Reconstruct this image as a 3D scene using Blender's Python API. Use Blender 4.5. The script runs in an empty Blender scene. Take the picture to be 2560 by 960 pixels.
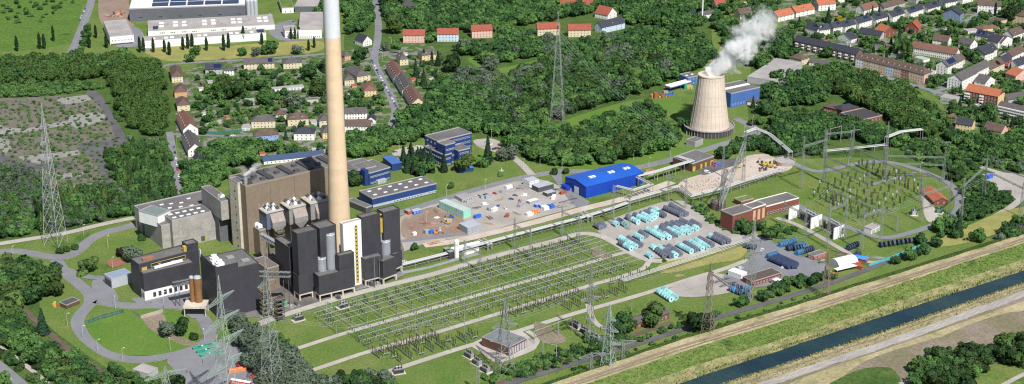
import bpy, math, random
import numpy as np
from mathutils import Vector, Matrix
R=math.radians; PI=math.pi
random.seed(7); rng=np.random.default_rng(7)
# ---------------------------------------------------------------- scene, camera, light
S=bpy.context.scene; COL=S.collection
CF=4200.0; CP=R(21); CH=500.0
cam=bpy.data.cameras.new('camera'); cam.sensor_width=36; cam.lens=CF/2560*36; cam.clip_start=5; cam.clip_end=9000
co=bpy.data.objects.new('camera',cam); co.location=(0,0,CH); co.rotation_euler=(R(90)-CP,0,0); COL.objects.link(co); S.camera=co
SUN_D=Vector((0.44,-0.90,0)).normalized(); SUN_E=R(50)
W=bpy.data.worlds.new('World'); S.world=W; W.use_nodes=True
nt=W.node_tree; bg=nt.nodes['Background']; sk=nt.nodes.new('ShaderNodeTexSky'); sk.sky_type='NISHITA'; sk.sun_disc=False
sk.sun_elevation=SUN_E; sk.sun_rotation=math.atan2(SUN_D.x,SUN_D.y); nt.links.new(sk.outputs[0],bg.inputs[0]); bg.inputs[1].default_value=0.07
sl=bpy.data.lights.new('sun','SUN'); sl.energy=5.0; sl.angle=R(.5); sl.color=(1,.975,.935)
so=bpy.data.objects.new('sun',sl); COL.objects.link(so)
sd=Vector((SUN_D.x*math.cos(SUN_E),SUN_D.y*math.cos(SUN_E),math.sin(SUN_E)))
so.rotation_euler=sd.to_track_quat('Z','Y').to_euler(); so.location=(0,900,700)
S.view_settings.view_transform='Standard'; S.view_settings.look='None'; S.view_settings.exposure=0.30; S.view_settings.gamma=1
S.render.engine='CYCLES'; S.cycles.max_bounces=6; S.cycles.diffuse_bounces=2; S.cycles.glossy_bounces=2; S.cycles.transmission_bounces=4
S.cycles.volume_bounces=10; S.cycles.transparent_max_bounces=8; S.cycles.use_denoising=True
S.cycles.filter_width=1.2
# ---------------------------------------------------------------- pixel (2560x960 photograph) <-> place
def g(px,py,h=0.0):
    x=(px-1280)/CF; y=-(py-480)/CF
    dx,dy,dz=x, math.cos(CP)+y*math.sin(CP), -math.sin(CP)+y*math.cos(CP)
    t=(CH-h)/-dz
    return Vector((dx*t,dy*t,h))
def proj(X,Y,Z):
    z=Y*math.cos(CP)-(Z-CH)*math.sin(CP); u=Y*math.sin(CP)+(Z-CH)*math.cos(CP)
    return 1280+CF*X/z, 480-CF*u/z
def hgt(bx,by,ty):
    p=g(bx,by); lo,hi=0.,500.
    for _ in range(40):
        m=(lo+hi)/2
        if proj(p.x,p.y,m)[1]>ty: lo=m
        else: hi=m
    return lo
# ---------------------------------------------------------------- materials
MATS={}
def mat(name,col,rough=.85,var=.18,sc=.25,col2=None,metal=0,lines=None,spec=.3,sc2=None,rnd=0,bump=0,k=.5,w=.12,patch=None):
    """procedural: base colour varied by two world-space noises; lines=(w,h,dark) draws panel or course joints"""
    if name in MATS: return MATS[name]
    m=bpy.data.materials.new(name); m.use_nodes=True; n=m.node_tree.nodes; l=m.node_tree.links
    b=n['Principled BSDF']; b.inputs['Roughness'].default_value=rough; b.inputs['Metallic'].default_value=metal
    b.inputs['Specular IOR Level'].default_value=spec
    geo=n.new('ShaderNodeNewGeometry')
    def noise(s,d=4,r=.6):
        t=n.new('ShaderNodeTexNoise'); t.inputs['Scale'].default_value=s; t.inputs['Detail'].default_value=d; t.inputs['Roughness'].default_value=r
        l.new(geo.outputs['Position'],t.inputs['Vector']); return t
    def mix(t,f,a,bb):
        x=n.new('ShaderNodeMix'); x.data_type='RGBA'; x.blend_type=t
        for i,v in ((0,f),(6,a),(7,bb)):
            if hasattr(v,'is_linked'): l.new(v,x.inputs[i])
            else: x.inputs[i].default_value=v if i==0 else (*v[:3],1)
        return x.outputs[2]
    def ramp(o,a,bb,ca,cb):
        r=n.new('ShaderNodeMapRange'); r.inputs[1].default_value=a; r.inputs[2].default_value=bb; r.inputs[3].default_value=ca; r.inputs[4].default_value=cb; l.new(o,r.inputs[0]); return r.outputs[0]
    c2=col2 or tuple(x*(1-var) for x in col)
    big=noise(sc,5)
    out=mix('MIX',ramp(big.outputs[0],k-w,k+w,0,1),col,c2)
    small=noise(sc2 or sc*9,3)
    for pc,ps,pk in (patch or ()):
        pn=noise(ps,6,.65); out=mix('MIX',ramp(pn.outputs[0],pk,pk+.10,0,.85),out,pc)
    f=ramp(small.outputs[0],.3,.7,1-var,1+var)
    cc=n.new('ShaderNodeCombineColor')
    for i in range(3): l.new(f,cc.inputs[i])
    out=mix('MULTIPLY',1.0,out,cc.outputs[0])
    if rnd:
        oi=n.new('ShaderNodeObjectInfo'); hs=n.new('ShaderNodeHueSaturation'); l.new(out,hs.inputs['Color'])
        l.new(ramp(oi.outputs['Random'],0,1,.5-.012*rnd,.5+.028*rnd),hs.inputs['Hue'])
        mm=n.new('ShaderNodeMath'); mm.operation='FRACT'; m2=n.new('ShaderNodeMath'); m2.operation='MULTIPLY'; m2.inputs[1].default_value=7.31
        l.new(oi.outputs['Random'],m2.inputs[0]); l.new(m2.outputs[0],mm.inputs[0]); l.new(ramp(mm.outputs[0],0,1,1-.35*rnd,1+.45*rnd),hs.inputs['Value']); out=hs.outputs[0]
    if lines:
        tc=n.new('ShaderNodeTexCoord'); sp=n.new('ShaderNodeSeparateXYZ'); l.new(tc.outputs['Object'],sp.inputs[0])
        ad=n.new('ShaderNodeMath'); ad.operation='ADD'; l.new(sp.outputs[0],ad.inputs[0]); l.new(sp.outputs[1],ad.inputs[1])
        cx=n.new('ShaderNodeCombineXYZ'); l.new(ad.outputs[0],cx.inputs[0]); l.new(sp.outputs[2],cx.inputs[1])
        if len(lines)>4 and lines[4]=='xy': l.new(sp.outputs[0],cx.inputs[0]); l.new(sp.outputs[1],cx.inputs[1])
        br=n.new('ShaderNodeTexBrick'); br.inputs['Scale'].default_value=1; br.inputs['Brick Width'].default_value=lines[0]; br.inputs['Row Height'].default_value=lines[1]
        br.offset=0 if len(lines)<4 else lines[3]; br.inputs['Mortar Size'].default_value=.03*min(lines[0],lines[1]) if lines[1]<2 else .07
        br.inputs['Color1'].default_value=(1,1,1,1); br.inputs['Color2'].default_value=(.9,.9,.9,1); br.inputs['Mortar'].default_value=(lines[2],)*3+(1,)
        l.new(cx.outputs[0],br.inputs['Vector']); out=mix('MULTIPLY',1.0,out,br.outputs[0])
    l.new(out,b.inputs['Base Color'])
    if bump:
        bp=n.new('ShaderNodeBump'); bp.inputs['Strength'].default_value=bump; bp.inputs['Distance'].default_value=.5; l.new(small.outputs[0],bp.inputs['Height']); l.new(bp.outputs[0],b.inputs['Normal'])
    MATS[name]=m; return m
def leafmat(name,col,col2,rnd=1.0,tr=.25):
    m=mat(name,col,.75,.3,.35,col2,rnd=rnd,spec=.15,sc2=1.3)
    n=m.node_tree.nodes; l=m.node_tree.links; b=n['Principled BSDF']; o=n['Material Output']
    t=n.new('ShaderNodeBsdfTranslucent'); ms=n.new('ShaderNodeMixShader'); ms.inputs[0].default_value=tr
    l.new(b.inputs['Base Color'].links[0].from_socket,t.inputs[0]); l.new(b.outputs[0],ms.inputs[1]); l.new(t.outputs[0],ms.inputs[2]); l.new(ms.outputs[0],o.inputs[0])
    return m
# ---------------------------------------------------------------- mesh builder
class MB:
    def __init__(s): s.v=[]; s.f=[]; s.m=[]; s.cur=0
    def add(s,vs,fs):
        o=len(s.v); s.v+= [tuple(v) for v in vs]; s.f+=[tuple(i+o for i in f) for f in fs]; s.m+=[s.cur]*len(fs); return s
    def box(s,x0,y0,z0,x1,y1,z1):
        return s.add([(x0,y0,z0),(x1,y0,z0),(x1,y1,z0),(x0,y1,z0),(x0,y0,z1),(x1,y0,z1),(x1,y1,z1),(x0,y1,z1)],[(0,3,2,1),(4,5,6,7),(0,1,5,4),(1,2,6,5),(2,3,7,6),(3,0,4,7)])
    def cbox(s,c,d): return s.box(c[0]-d[0]/2,c[1]-d[1]/2,c[2],c[0]+d[0]/2,c[1]+d[1]/2,c[2]+d[2])
    def prism(s,poly,z0,z1):
        n=len(poly); return s.add([(p[0],p[1],z0) for p in poly]+[(p[0],p[1],z1) for p in poly],[tuple(range(n-1,-1,-1)),tuple(range(n,2*n))]+[(i,(i+1)%n,(i+1)%n+n,i+n) for i in range(n)])
    def bar(s,a,b,r,n=4,r2=None,cap=True):
        a=Vector(a); b=Vector(b); d=b-a
        if d.length<1e-6: return s
        q=d.to_track_quat('Z','Y'); r2=r if r2 is None else r2; vs=[]
        for c,rr in ((a,r),(b,r2)):
            for i in range(n):
                t=2*PI*(i+.5)/n; vs.append(c+q@Vector((rr*math.cos(t),rr*math.sin(t),0)))
        fs=[(i,(i+1)%n,(i+1)%n+n,i+n) for i in range(n)]
        if cap: fs+=[tuple(range(n-1,-1,-1)),tuple(range(n,2*n))]
        return s.add(vs,fs)
    def path(s,pts,r,n=5):
        for a,b in zip(pts,pts[1:]): s.bar(a,b,r,n)
        return s
    def lathe(s,prof,n=24,c=(0,0,0),closed=False,cap=True):
        vs=[(c[0]+r*math.cos(2*PI*i/n),c[1]+r*math.sin(2*PI*i/n),c[2]+z) for r,z in prof for i in range(n)]
        fs=[(k*n+i,k*n+(i+1)%n,(k+1)*n+(i+1)%n,(k+1)*n+i) for k in range(len(prof)-1) for i in range(n)]
        if cap: fs+=[tuple(range(n-1,-1,-1)),tuple((len(prof)-1)*n+i for i in range(n))]
        return s.add(vs,fs)
    def quad(s,a,b,c,d): return s.add([a,b,c,d],[(0,1,2,3)])
    def mesh(s,name,*mats):
        me=bpy.data.meshes.new(name); me.from_pydata(s.v,[],s.f)
        for m in mats: me.materials.append(m)
        if len(mats)>1: me.polygons.foreach_set('material_index',s.m)
        me.update(); return me
    def obj(s,name,m,parent=None,loc=None,rz=0):
        mats=m if isinstance(m,(list,tuple)) else [m]
        return link(name,s.mesh(name,*mats),parent,loc,rz)
def link(name,me,parent=None,loc=None,rz=0,sc=None):
    o=bpy.data.objects.new(name,me); COL.objects.link(o); o.parent=parent
    if loc is not None: o.location=loc
    if rz: o.rotation_euler=(0,0,rz)
    if sc: o.scale=sc if isinstance(sc,(tuple,list)) else (sc,)*3
    return o
def tag(o,label,cat,group=None,kind=None):
    if label: o['label']=label
    if cat: o['category']=cat
    if group: o['group']=group
    if kind: o['kind']=kind
    return o
def thing(name,label,cat,loc=(0,0,0),rz=0,group=None,sc=None):
    return tag(link(name,None,None,loc,rz,sc),label,cat,group)
def copy_tree(o,parent=None,loc=None,rz=None,label=None,group=None):
    c=o.copy(); COL.objects.link(c); c.parent=parent
    if loc is not None: c.location=loc
    if rz is not None: c.rotation_euler=(0,0,rz)
    if label: c['label']=label
    if group: c['group']=group
    for ch in o.children: copy_tree(ch,c)
    return c
FOOT=[]   # world polygons trees keep out of
def foot(poly,marg=0): FOOT.append(([(p[0],p[1]) for p in poly],marg))
# ================================================================ the ground and everything painted or laid on it
GR=dict(
 lawn=mat('lawn_grass',(.088,.150,.032),.95,.28,.035,(.14,.175,.052),spec=.05,sc2=.6,w=.16,patch=[((.19,.19,.075),.05,.60),((.045,.10,.022),.022,.58)]),
 mown=mat('mown_grass',(.082,.165,.028),.95,.2,.03,(.12,.185,.04),spec=.05,sc2=.8,w=.2,patch=[((.17,.18,.06),.06,.62)]),
 rough=mat('rough_grass',(.045,.092,.022),.95,.35,.06,(.085,.125,.036),spec=.05,sc2=.5,w=.16),
 dry=mat('dry_grass',(.30,.27,.10),.95,.2,.05,(.18,.20,.06),spec=.05,sc2=.7,w=.2),
 straw=mat('straw',(.39,.335,.20),.95,.24,.04,(.27,.235,.125),spec=.05,sc2=.5,w=.14,patch=[((.13,.16,.055),.03,.56)]),
 asphalt=mat('asphalt',(.165,.168,.185),.9,.12,.05,(.21,.21,.22),sc2=1.2,w=.18,patch=[((.11,.11,.12),.09,.60),((.26,.25,.24),.13,.64)]),
 asphaltd=mat('dark_asphalt',(.085,.082,.088),.9,.14,.06,(.12,.115,.12),sc2=1.2),
 concrete=mat('concrete_slab',(.42,.385,.345),.9,.12,.07,(.33,.30,.265),sc2=1.0,w=.18),
 gravel=mat('gravel',(.37,.34,.31),.95,.18,.04,(.285,.26,.235),sc2=1.2,w=.16,patch=[((.44,.36,.29),.03,.60),((.20,.20,.19),.07,.62)]),
 rubble=mat('rubble',(.49,.425,.375),.95,.2,.06,(.42,.34,.27),sc2=.9,w=.14),
 soil=mat('soil',(.21,.15,.115),.95,.18,.05,(.27,.20,.155),sc2=.8,w=.16,patch=[((.33,.30,.27),.05,.58),((.12,.10,.09),.12,.64)]),
 waste=mat('waste_ground',(.15,.128,.11),.95,.25,.07,(.075,.11,.035),sc2=.5,w=.07,k=.53),
 heath=mat('heath',(.225,.18,.14),.95,.28,.03,(.16,.145,.085),sc2=.6,w=.1),
 ballast=mat('ballast',(.13,.095,.075),.95,.25,.1,sc2=1.4),
 reed=mat('reeds',(.30,.27,.13),.95,.3,.1,(.15,.17,.06),sc2=.8),
 oldpave=mat('old_paving',(.27,.26,.245),.95,.15,.1,(.21,.205,.19),sc2=.9,patch=[((.09,.12,.045),.09,.60)]),
 meadow=mat('meadow_grass',(.095,.155,.035),.95,.35,.03,(.15,.185,.055),spec=.05,sc2=.35,w=.2,patch=[((.24,.22,.10),.06,.60),((.04,.085,.02),.04,.58)]),
)
def sheet(name,pts,z,m,kind='structure'):
    """pts are world points; one flat polygon (triangulated)"""
    import mathutils.geometry as mg
    P=[Vector((p[0],p[1],0)) for p in pts]
    tris=mg.tessellate_polygon([P]); me=bpy.data.meshes.new(name)
    fs=[]
    for t in tris:
        a,b,c=[P[i] for i in t]
        fs.append(t if (b-a).cross(c-a).z>0 else t[::-1])
    me.from_pydata([(p.x,p.y,z) for p in P],[],fs); me.materials.append(m); me.update()
    o=link(name,me); o['kind']=kind; return o
ZL=[0.02]
def area(name,pix,m,smooth=True,keep=True):
    pts=[g(*p) for p in pix]
    if smooth:  # one Chaikin pass twice rounds the corners like a real kerb line
        for _ in range(2):
            q=[]
            for a,b in zip(pts,pts[1:]+pts[:1]): q+=[a*.8+b*.2,a*.2+b*.8]
            pts=q
    ZL[0]+=.004
    if keep: foot(pts)
    return sheet(name,pts,ZL[0],GR[m] if isinstance(m,str) else m)
def smoothline(P,it=2):
    for _ in range(it):
        q=[P[0]]
        for a,b in zip(P,P[1:]): q+=[a*.75+b*.25,a*.25+b*.75]
        q.append(P[-1]); P=q
    return P
def ribbon_pts(P,w):
    L=[];Rr=[]
    for i,p in enumerate(P):
        d=(P[min(i+1,len(P)-1)]-P[max(i-1,0)]); d.z=0; d.normalize(); n=Vector((-d.y,d.x,0))*w/2
        L.append(p+n); Rr.append(p-n)
    return L,Rr
def road(name,pix,w,m,keep=True,kerb=None,dash=False,z=None):
    P=smoothline([g(*p) for p in pix]); ZL[0]+=.004; zz=ZL[0] if z is None else z
    L,Q=ribbon_pts(P,w); b=MB()
    for i in range(len(P)-1): b.quad((Q[i].x,Q[i].y,zz),(Q[i+1].x,Q[i+1].y,zz),(L[i+1].x,L[i+1].y,zz),(L[i].x,L[i].y,zz))
    o=b.obj(name,GR[m]); o['kind']='structure'
    if keep: foot(L+Q[::-1])
    if kerb:
        k=MB()
        for E in (L,Q):
            for a,c in zip(E,E[1:]): k.bar((a.x,a.y,.03),(c.x,c.y,.03),.12)
        ko=k.obj('kerb',kerb); ko['kind']='structure'
    if dash:
        k=MB(); acc=0
        for a,c in zip(P,P[1:]):
            d=(c-a).length; t=0; u=(c-a).normalized()
            while t<d:
                if int((acc+t)/4)%3==0:
                    s=a+u*t; e=a+u*min(t+2,d); nn=Vector((-u.y,u.x,0))*.09
                    k.quad((s.x-nn.x,s.y-nn.y,zz+.004),(e.x-nn.x,e.y-nn.y,zz+.004),(e.x+nn.x,e.y+nn.y,zz+.004),(s.x+nn.x,s.y+nn.y,zz+.004))
                t+=2
            acc+=d
        ko=k.obj('road_marking',mat('road_paint',(.7,.7,.68),.7,.1)); ko['kind']='structure'
    return o
KERB=mat('kerb_stone',(.42,.41,.39),.9,.1)
b=MB(); b.quad((-3500,300,0),(3500,300,0),(3500,7000,0),(-3500,7000,0)); o=b.obj('ground',GR['lawn']); o['kind']='structure'
area('meadow',[(-250,-120),(215,-120),(205,40),(170,125),(-250,135)],mat('field_grass',(.070,.135,.028),.95,.3,.04,(.10,.165,.035),spec=.05,sc2=.3,w=.2,patch=[((.04,.08,.02),.05,.58),((.18,.18,.08),.03,.66)]),keep=False)
# rough ground under the woods and the waste land
area('rough_grass',[(-300,160),(300,140),(440,170),(440,480),(335,545),(180,580),(-300,640)],'rough',keep=False)
area('rough_grass',[(-300,640),(60,665),(140,680),(80,790),(300,945),(420,980),(-300,1100)],'rough',keep=False)
area('rough_grass',[(860,-60),(1760,-60),(1790,150),(1700,200),(1640,240),(1500,300),(1420,330),(1330,410),(1240,360),(1160,330),(1000,330),(860,390)],'rough',keep=False)
area('rough_grass',[(1890,80),(1990,90),(2070,185),(2320,230),(2460,400),(2700,420),(2700,600),(2420,600),(2400,470),(2200,390),(1930,400),(1860,300)],'rough',keep=False)
area('garden_ground',[(430,150),(840,130),(1090,100),(1100,200),(1070,290),(960,330),(860,350),(650,420),(450,480)],mat('garden_ground',(.062,.115,.028),.95,.4,.09,(.20,.185,.165),spec=.05,sc2=.4,w=.04,k=.535),keep=False)
area('garden_ground',[(1930,-80),(2750,-80),(2750,340),(2400,370),(2340,220),(2050,170),(1960,110)],mat('garden_ground'),keep=False) if False else area('garden_ground',[(1930,-80),(2750,-80),(2750,340),(2400,370),(2340,220),(2050,170),(1960,110)],MATS['garden_ground'],keep=False)
area('clearing',[(1165,150),(1230,190),(1290,180),(1350,165),(1352,148),(1300,160),(1215,178),(1180,140)],'mown')
area('clearing',[(1370,318),(1420,340),(1530,300),(1640,270),(1722,300),(1712,250),(1590,245),(1440,290)],'mown')
area('lawn',[(1180,395),(1230,345),(1290,400),(1420,425),(1600,415),(1760,375),(1850,340),(1800,350),(1700,345),(1500,410)],'mown',keep=False)
# brownfield on the left
area('waste_ground',[(-200,250),(100,243),(222,232),(262,262),(300,330),(262,390),(290,470),(170,500),(-200,480)],'waste',keep=False)
for q in ([(143,247),(222,236),(250,243),(205,256),(146,264)],[(168,290),(240,280),(266,287),(256,303),(192,322),(170,306)],[(0,318),(60,322),(168,302),(170,312),(66,331),(0,338)],
          [(0,345),(22,350),(28,372),(12,386),(0,370)],[(45,392),(196,376),(200,386),(110,402),(100,410),(60,402)],[(140,436),(208,430),(210,440),(150,448)],[(0,312),(8,316),(6,340),(0,336)],[(95,478),(250,455),(252,462),(140,480)]):
    area('concrete_patch',q,'oldpave',smooth=False)
area('old_lane',[(218,224),(250,232),(280,282),(318,346),(318,360),(296,372),(262,388),(262,410),(284,450),(286,468),(268,474),(250,436),(242,402),(200,376),(198,357),(292,350),(272,305),(248,262),(216,238)],'asphaltd')
area('old_lane',[(-150,340),(6,384),(40,403),(118,412),(200,404),(170,424),(92,424),(0,422),(-150,420)],'asphaltd')
# river bank is built further down; roads of the town
road('street',[(240,-60),(228,10),(205,70),(186,115),(170,150)],9,'asphalt',dash=True)
area('building_site',[(246,-30),(322,-30),(322,52),(342,66),(300,74),(246,62)],'soil')
area('factory_yard',[(300,72),(346,66),(364,92),(350,126),(420,128),(420,118),(370,112),(335,118),(282,118)],'asphalt')
area('factory_yard',[(686,60),(745,45),(715,96),(750,100),(806,92),(806,98),(700,104),(668,82)],'asphalt')
area('dry_lawn',[(350,128),(440,112),(560,118),(600,112),(810,98),(812,128),(700,140),(560,148),(440,155),(400,150)],'dry',keep=False)
road('street',[(395,172),(420,160),(560,152),(700,145),(840,132)],6,'asphalt')
road('street',[(424,330),(431,370),(440,430),(448,500)],6.5,'asphalt')
road('street',[(420,338),(450,334),(560,341),(640,338),(740,334),(860,322)],5,'asphalt')
road('street',[(938,-60),(940,20),(948,70),(940,125),(932,150),(962,210),(992,275),(985,300),(975,320)],8,'asphalt')
road('street',[(880,126),(940,130),(1000,137),(1060,134)],6,'asphalt')
road('street',[(1800,130),(1880,125),(1945,150),(1975,190),(1940,240)],5,'asphalt')
road('street',[(1990,98),(2100,112),(2200,110),(2300,88),(2420,55),(2470,10),(2500,-60)],6,'asphalt')
road('street',[(2040,158),(2140,172),(2290,215),(2360,236),(2440,252),(2560,275),(2700,310)],7,'asphalt')
road('street',[(2330,232),(2390,212),(2440,196),(2520,170),(2640,120)],6,'asphalt')
area('car_park',[(976,377),(1052,361),(1064,372),(986,394)],'concrete')
road('plant_road',[(960,410),(1020,388),(1080,372),(1110,368)],6,'asphalt')
area('car_park',[(1176,350),(1230,345),(1262,360),(1260,385),(1200,372)],'gravel')
# the plant's own roads and yards
area('yard',[(985,640),(960,590),(990,545),(1100,500),(1180,482),(1262,458),(1350,446),(1402,466),(1448,505),(1452,516),(1300,556),(1180,590),(1060,608)],'gravel')
area('yard',[(1002,600),(1002,545),(1080,515),(1120,520),(1165,552),(1172,586),(1080,600)],'soil')
road('plant_road',[(1840,296),(1905,328),(1860,345),(1800,362),(1740,381),(1660,404),(1591,420),(1500,430),(1440,427),(1385,430),(1322,440),(1260,455),(1180,477),(1095,502),(1000,532),(930,552)],8.5,'asphalt',kerb=KERB)
road('plant_road',[(1330,438),(1306,412),(1286,396),(1262,378),(1230,362)],7,'gravel')
area('apron',[(1370,428),(1408,420),(1404,444),(1408,466),(1462,498),(1478,506),(1452,522),(1430,512),(1400,470)],'asphalt')
road('plant_road',[(1000,604),(1060,597),(1110,590),(1170,585)],6,'asphalt')
road('concrete_track',[(1060,614),(1140,604),(1260,575),(1360,550),(1450,524),(1560,498),(1640,470),(1680,455)],9,'rubble')
area('demolition_site',[(1690,480),(1700,452),(1740,440),(1810,418),(1850,402),(1870,388),(1915,384),(1945,398),(1985,412),(1972,428),(1850,458),(1740,492)],'rubble')
area('yard',[(1740,432),(1790,402),(1850,395),(1860,408),(1800,425),(1760,440)],'asphaltd')
area('drum_yard',[(1478,570),(1548,540),(1650,506),(1700,500),(1745,515),(1790,560),(1860,585),(1885,600),(1835,612),(1650,648),(1612,645),(1540,610)],'gravel')
road('service_path',[(600,830),(680,797),(760,772),(860,742),(960,716),(1100,682),(1180,656),(1300,624),(1400,600),(1450,582),(1500,588),(1545,612),(1590,640),(1640,656),(1700,646),(1800,612),(1860,592)],7,'concrete')
road('service_path',[(700,885),(734,875),(855,835),(1000,794),(1140,754),(1280,714),(1420,674),(1533,639),(1575,628)],4.5,'concrete')
road('service_path',[(740,938),(780,927),(913,881),(1055,843),(1280,774),(1467,716),(1558,691),(1612,672),(1622,655)],4.5,'concrete')
road('service_path',[(820,980),(888,956),(1055,902),(1159,868),(1222,852),(1300,827),(1425,787),(1517,762),(1637,727),(1733,695),(1800,677),(1870,650)],5,'concrete')
area('hut_yard',[(1170,862),(1225,838),(1300,822),(1345,862),(1338,876),(1262,905),(1236,908),(1200,880)],'concrete')
road('service_path',[(1240,905),(1300,885),(1336,868),(1346,845),(1318,828)],4,'concrete')
road('service_path',[(1470,760),(1478,790),(1490,810),(1510,822),(1540,826)],4,'concrete')
area('drum_yard',[(1652,735),(1700,706),(1790,680),(1850,700),(1862,722),(1800,738),(1720,745)],'gravel')
area('bare_ground',[(1330,800),(1378,815),(1420,850),(1400,862),(1345,855)],'heath',keep=False)
area('bare_ground',[(1475,618),(1505,622),(1535,640),(1520,650),(1480,640)],'heath',keep=False)
area('dry_patch',[(1640,660),(1740,640),(1850,612),(1872,625),(1850,650),(1780,660),(1650,690)],'dry',keep=False)
area('drum_yard',[(1850,590),(1905,590),(1930,604),(2000,640),(2080,664),(2060,690),(1985,700),(1925,716),(1838,722),(1800,690),(1856,664),(1880,640),(1868,612)],'asphalt')
road('service_path',[(1835,560),(1862,566),(1890,590),(1912,602)],5,'gravel')
road('service_path',[(1940,545),(1990,560),(2050,592),(2110,628),(2170,660),(2230,650)],5,'gravel')
road('plant_road',[(1975,405),(2020,425),(2051,431),(2104,417),(2178,403),(2235,406),(2316,431),(2377,459),(2394,484),(2398,520),(2380,544),(2327,566),(2263,587),(2214,597),(2172,588),(2100,562),(2010,524),(1970,500)],6.5,'asphalt')
road('plant_road',[(2180,462),(2230,448),(2290,432)],4,'asphalt')
area('hut_yard',[(2300,480),(2332,478),(2338,540),(2380,548),(2340,560),(2312,552)],'concrete')
road('dirt_road',[(2440,415),(2500,432),(2552,452),(2566,480),(2540,512),(2476,548),(2422,572),(2372,596),(2330,612)],6,'gravel')
area('yard',[(2430,440),(2500,430),(2580,440),(2580,500),(2540,500),(2480,470)],'gravel')
area('dry_patch',[(2350,596),(2430,560),(2500,530),(2545,520),(2600,510),(2600,540),(2480,590),(2400,612),(2340,620)],'dry',keep=False)
# left of the plant
road('plant_road',[(-80,640),(0,628),(55,628),(125,643),(170,643),(198,626),(222,600),(262,580),(320,567),(350,558)],9,'asphalt',kerb=KERB)
road('plant_road',[(-80,622),(0,610),(75,598),(165,584),(250,562),(335,545)],7,'concrete')
road('plant_road',[(140,650),(165,685),(200,712),(228,738),(226,760),(200,785),(190,808),(212,845),(262,882),(310,898),(370,900),(440,884),(500,868),(528,845),(518,810),(496,782),(450,764),(380,766),(300,764),(240,752)],9,'asphalt',kerb=KERB)
road('plant_road',[(150,668),(205,692),(262,696)],7,'asphalt')
area('apron',[(228,700),(262,700),(285,722),(300,752),(270,762),(232,740)],'asphalt')
area('apron',[(320,745),(380,745),(460,712),(500,740),(520,790),(480,800),(450,770),(360,770)],'asphalt')
area('truck_yard',[(410,900),(480,872),(560,850),(640,880),(690,960),(700,1040),(470,1040),(440,930)],'asphalt')
area('play_area',[(262,652),(300,645),(318,660),(278,672)],mat('red_clay',(.28,.12,.08),.95,.15))
area('lawn',[(215,830),(225,795),(330,775),(400,770),(470,800),(500,860),(420,885),(340,892),(270,880)],'mown',keep=False)
area('bare_ground',[(350,790),(410,780),(425,830),(470,850),(500,862),(470,868),(410,845),(370,820)],'heath',keep=False)
road('railway',[(60,775),(100,812),(150,858),(210,905),(300,955),(360,985)],4.5,'ballast')
road('street',[(-60,880),(0,922),(60,975),(120,1030)],11,'asphalt',dash=True)
road('cycle_path',[(-40,845),(0,868),(60,910),(120,960),(150,990)],3.5,'gravel')
area('yard_front',[(640,800),(690,760),(760,745),(900,715),(1010,672),(1020,690),(760,765),(690,790)],'asphalt')
area('plant_ground',[(560,660),(900,560),(1010,600),(1010,680),(900,720),(690,790),(560,800)],mat('oil_stained_concrete',(.16,.145,.13),.9,.2,.08,(.10,.095,.09)))
# the track and path above the dyke
road('railway',[(1240,962),(1283,947),(1400,908),(1508,866),(1600,833),(1680,806)],4.5,'ballast')
road('dyke_road',[(1200,985),(1300,952),(1383,925),(1554,873),(1720,820),(1806,790),(2006,733),(2156,680),(2271,632),(2340,604)],5.5,'asphaltd')
# rails
for pix in ([(60,775),(100,812),(150,858),(210,905),(300,955),(360,985)],[(1240,962),(1283,947),(1400,908),(1508,866),(1600,833),(1680,806)]):
    P=smoothline([g(*p) for p in pix]); L,Q=ribbon_pts(P,1.5); b=MB()
    for E in (L,Q): b.path([(p.x,p.y,.22) for p in E],.09,4)
    o=b.obj('rail',mat('rusty_rail',(.22,.15,.11),.6,.2)); o['kind']='structure'
# the river in its dyked bed: strips that follow the photograph's lines, each at its own height
def ext(l,h):
    P=[g(x,y,h) for x,y in l]; a=P[0]+(P[0]-P[1]).normalized()*500; c=P[-1]+(P[-1]-P[-2]).normalized()*900
    return [a]+P+[c]
def off(l,d): return [(x,y+d) for x,y in l]
base=[(1375,960),(1706,848),(2071,738),(2560,585)]
LN=[(off(base,-9),.05),(base,3.6),([(1450,965),(1706,879),(2071,768),(2560,607)],3.6),([(1580,968),(1706,925),(2071,812),(2560,647)],1.6),
    ([(1660,972),(1706,956),(2126,817),(2560,676)],.7),([(1790,966),(1821,956),(2190,835),(2560,707)],.7),([(1870,966),(1901,956),(2240,842),(2560,727)],2.6),([(1920,966),(1950,956),(2280,846),(2560,742)],2.62)]
LX=[ext(l,h) for l,h in LN]
names=[('verge','rough'),('dyke_crest','straw'),('dyke_slope','meadow'),('river_berm','reed'),None,('river_bank','straw'),('gravel_track','gravel')]
def resamp(P,n):
    d=[0]
    for a,b_ in zip(P,P[1:]): d.append(d[-1]+(b_-a).length)
    out=[]
    for i in range(n):
        t=d[-1]*i/(n-1); j=0
        while j<len(P)-2 and d[j+1]<t: j+=1
        out.append(P[j].lerp(P[j+1],(t-d[j])/(d[j+1]-d[j])))
    return out
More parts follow.
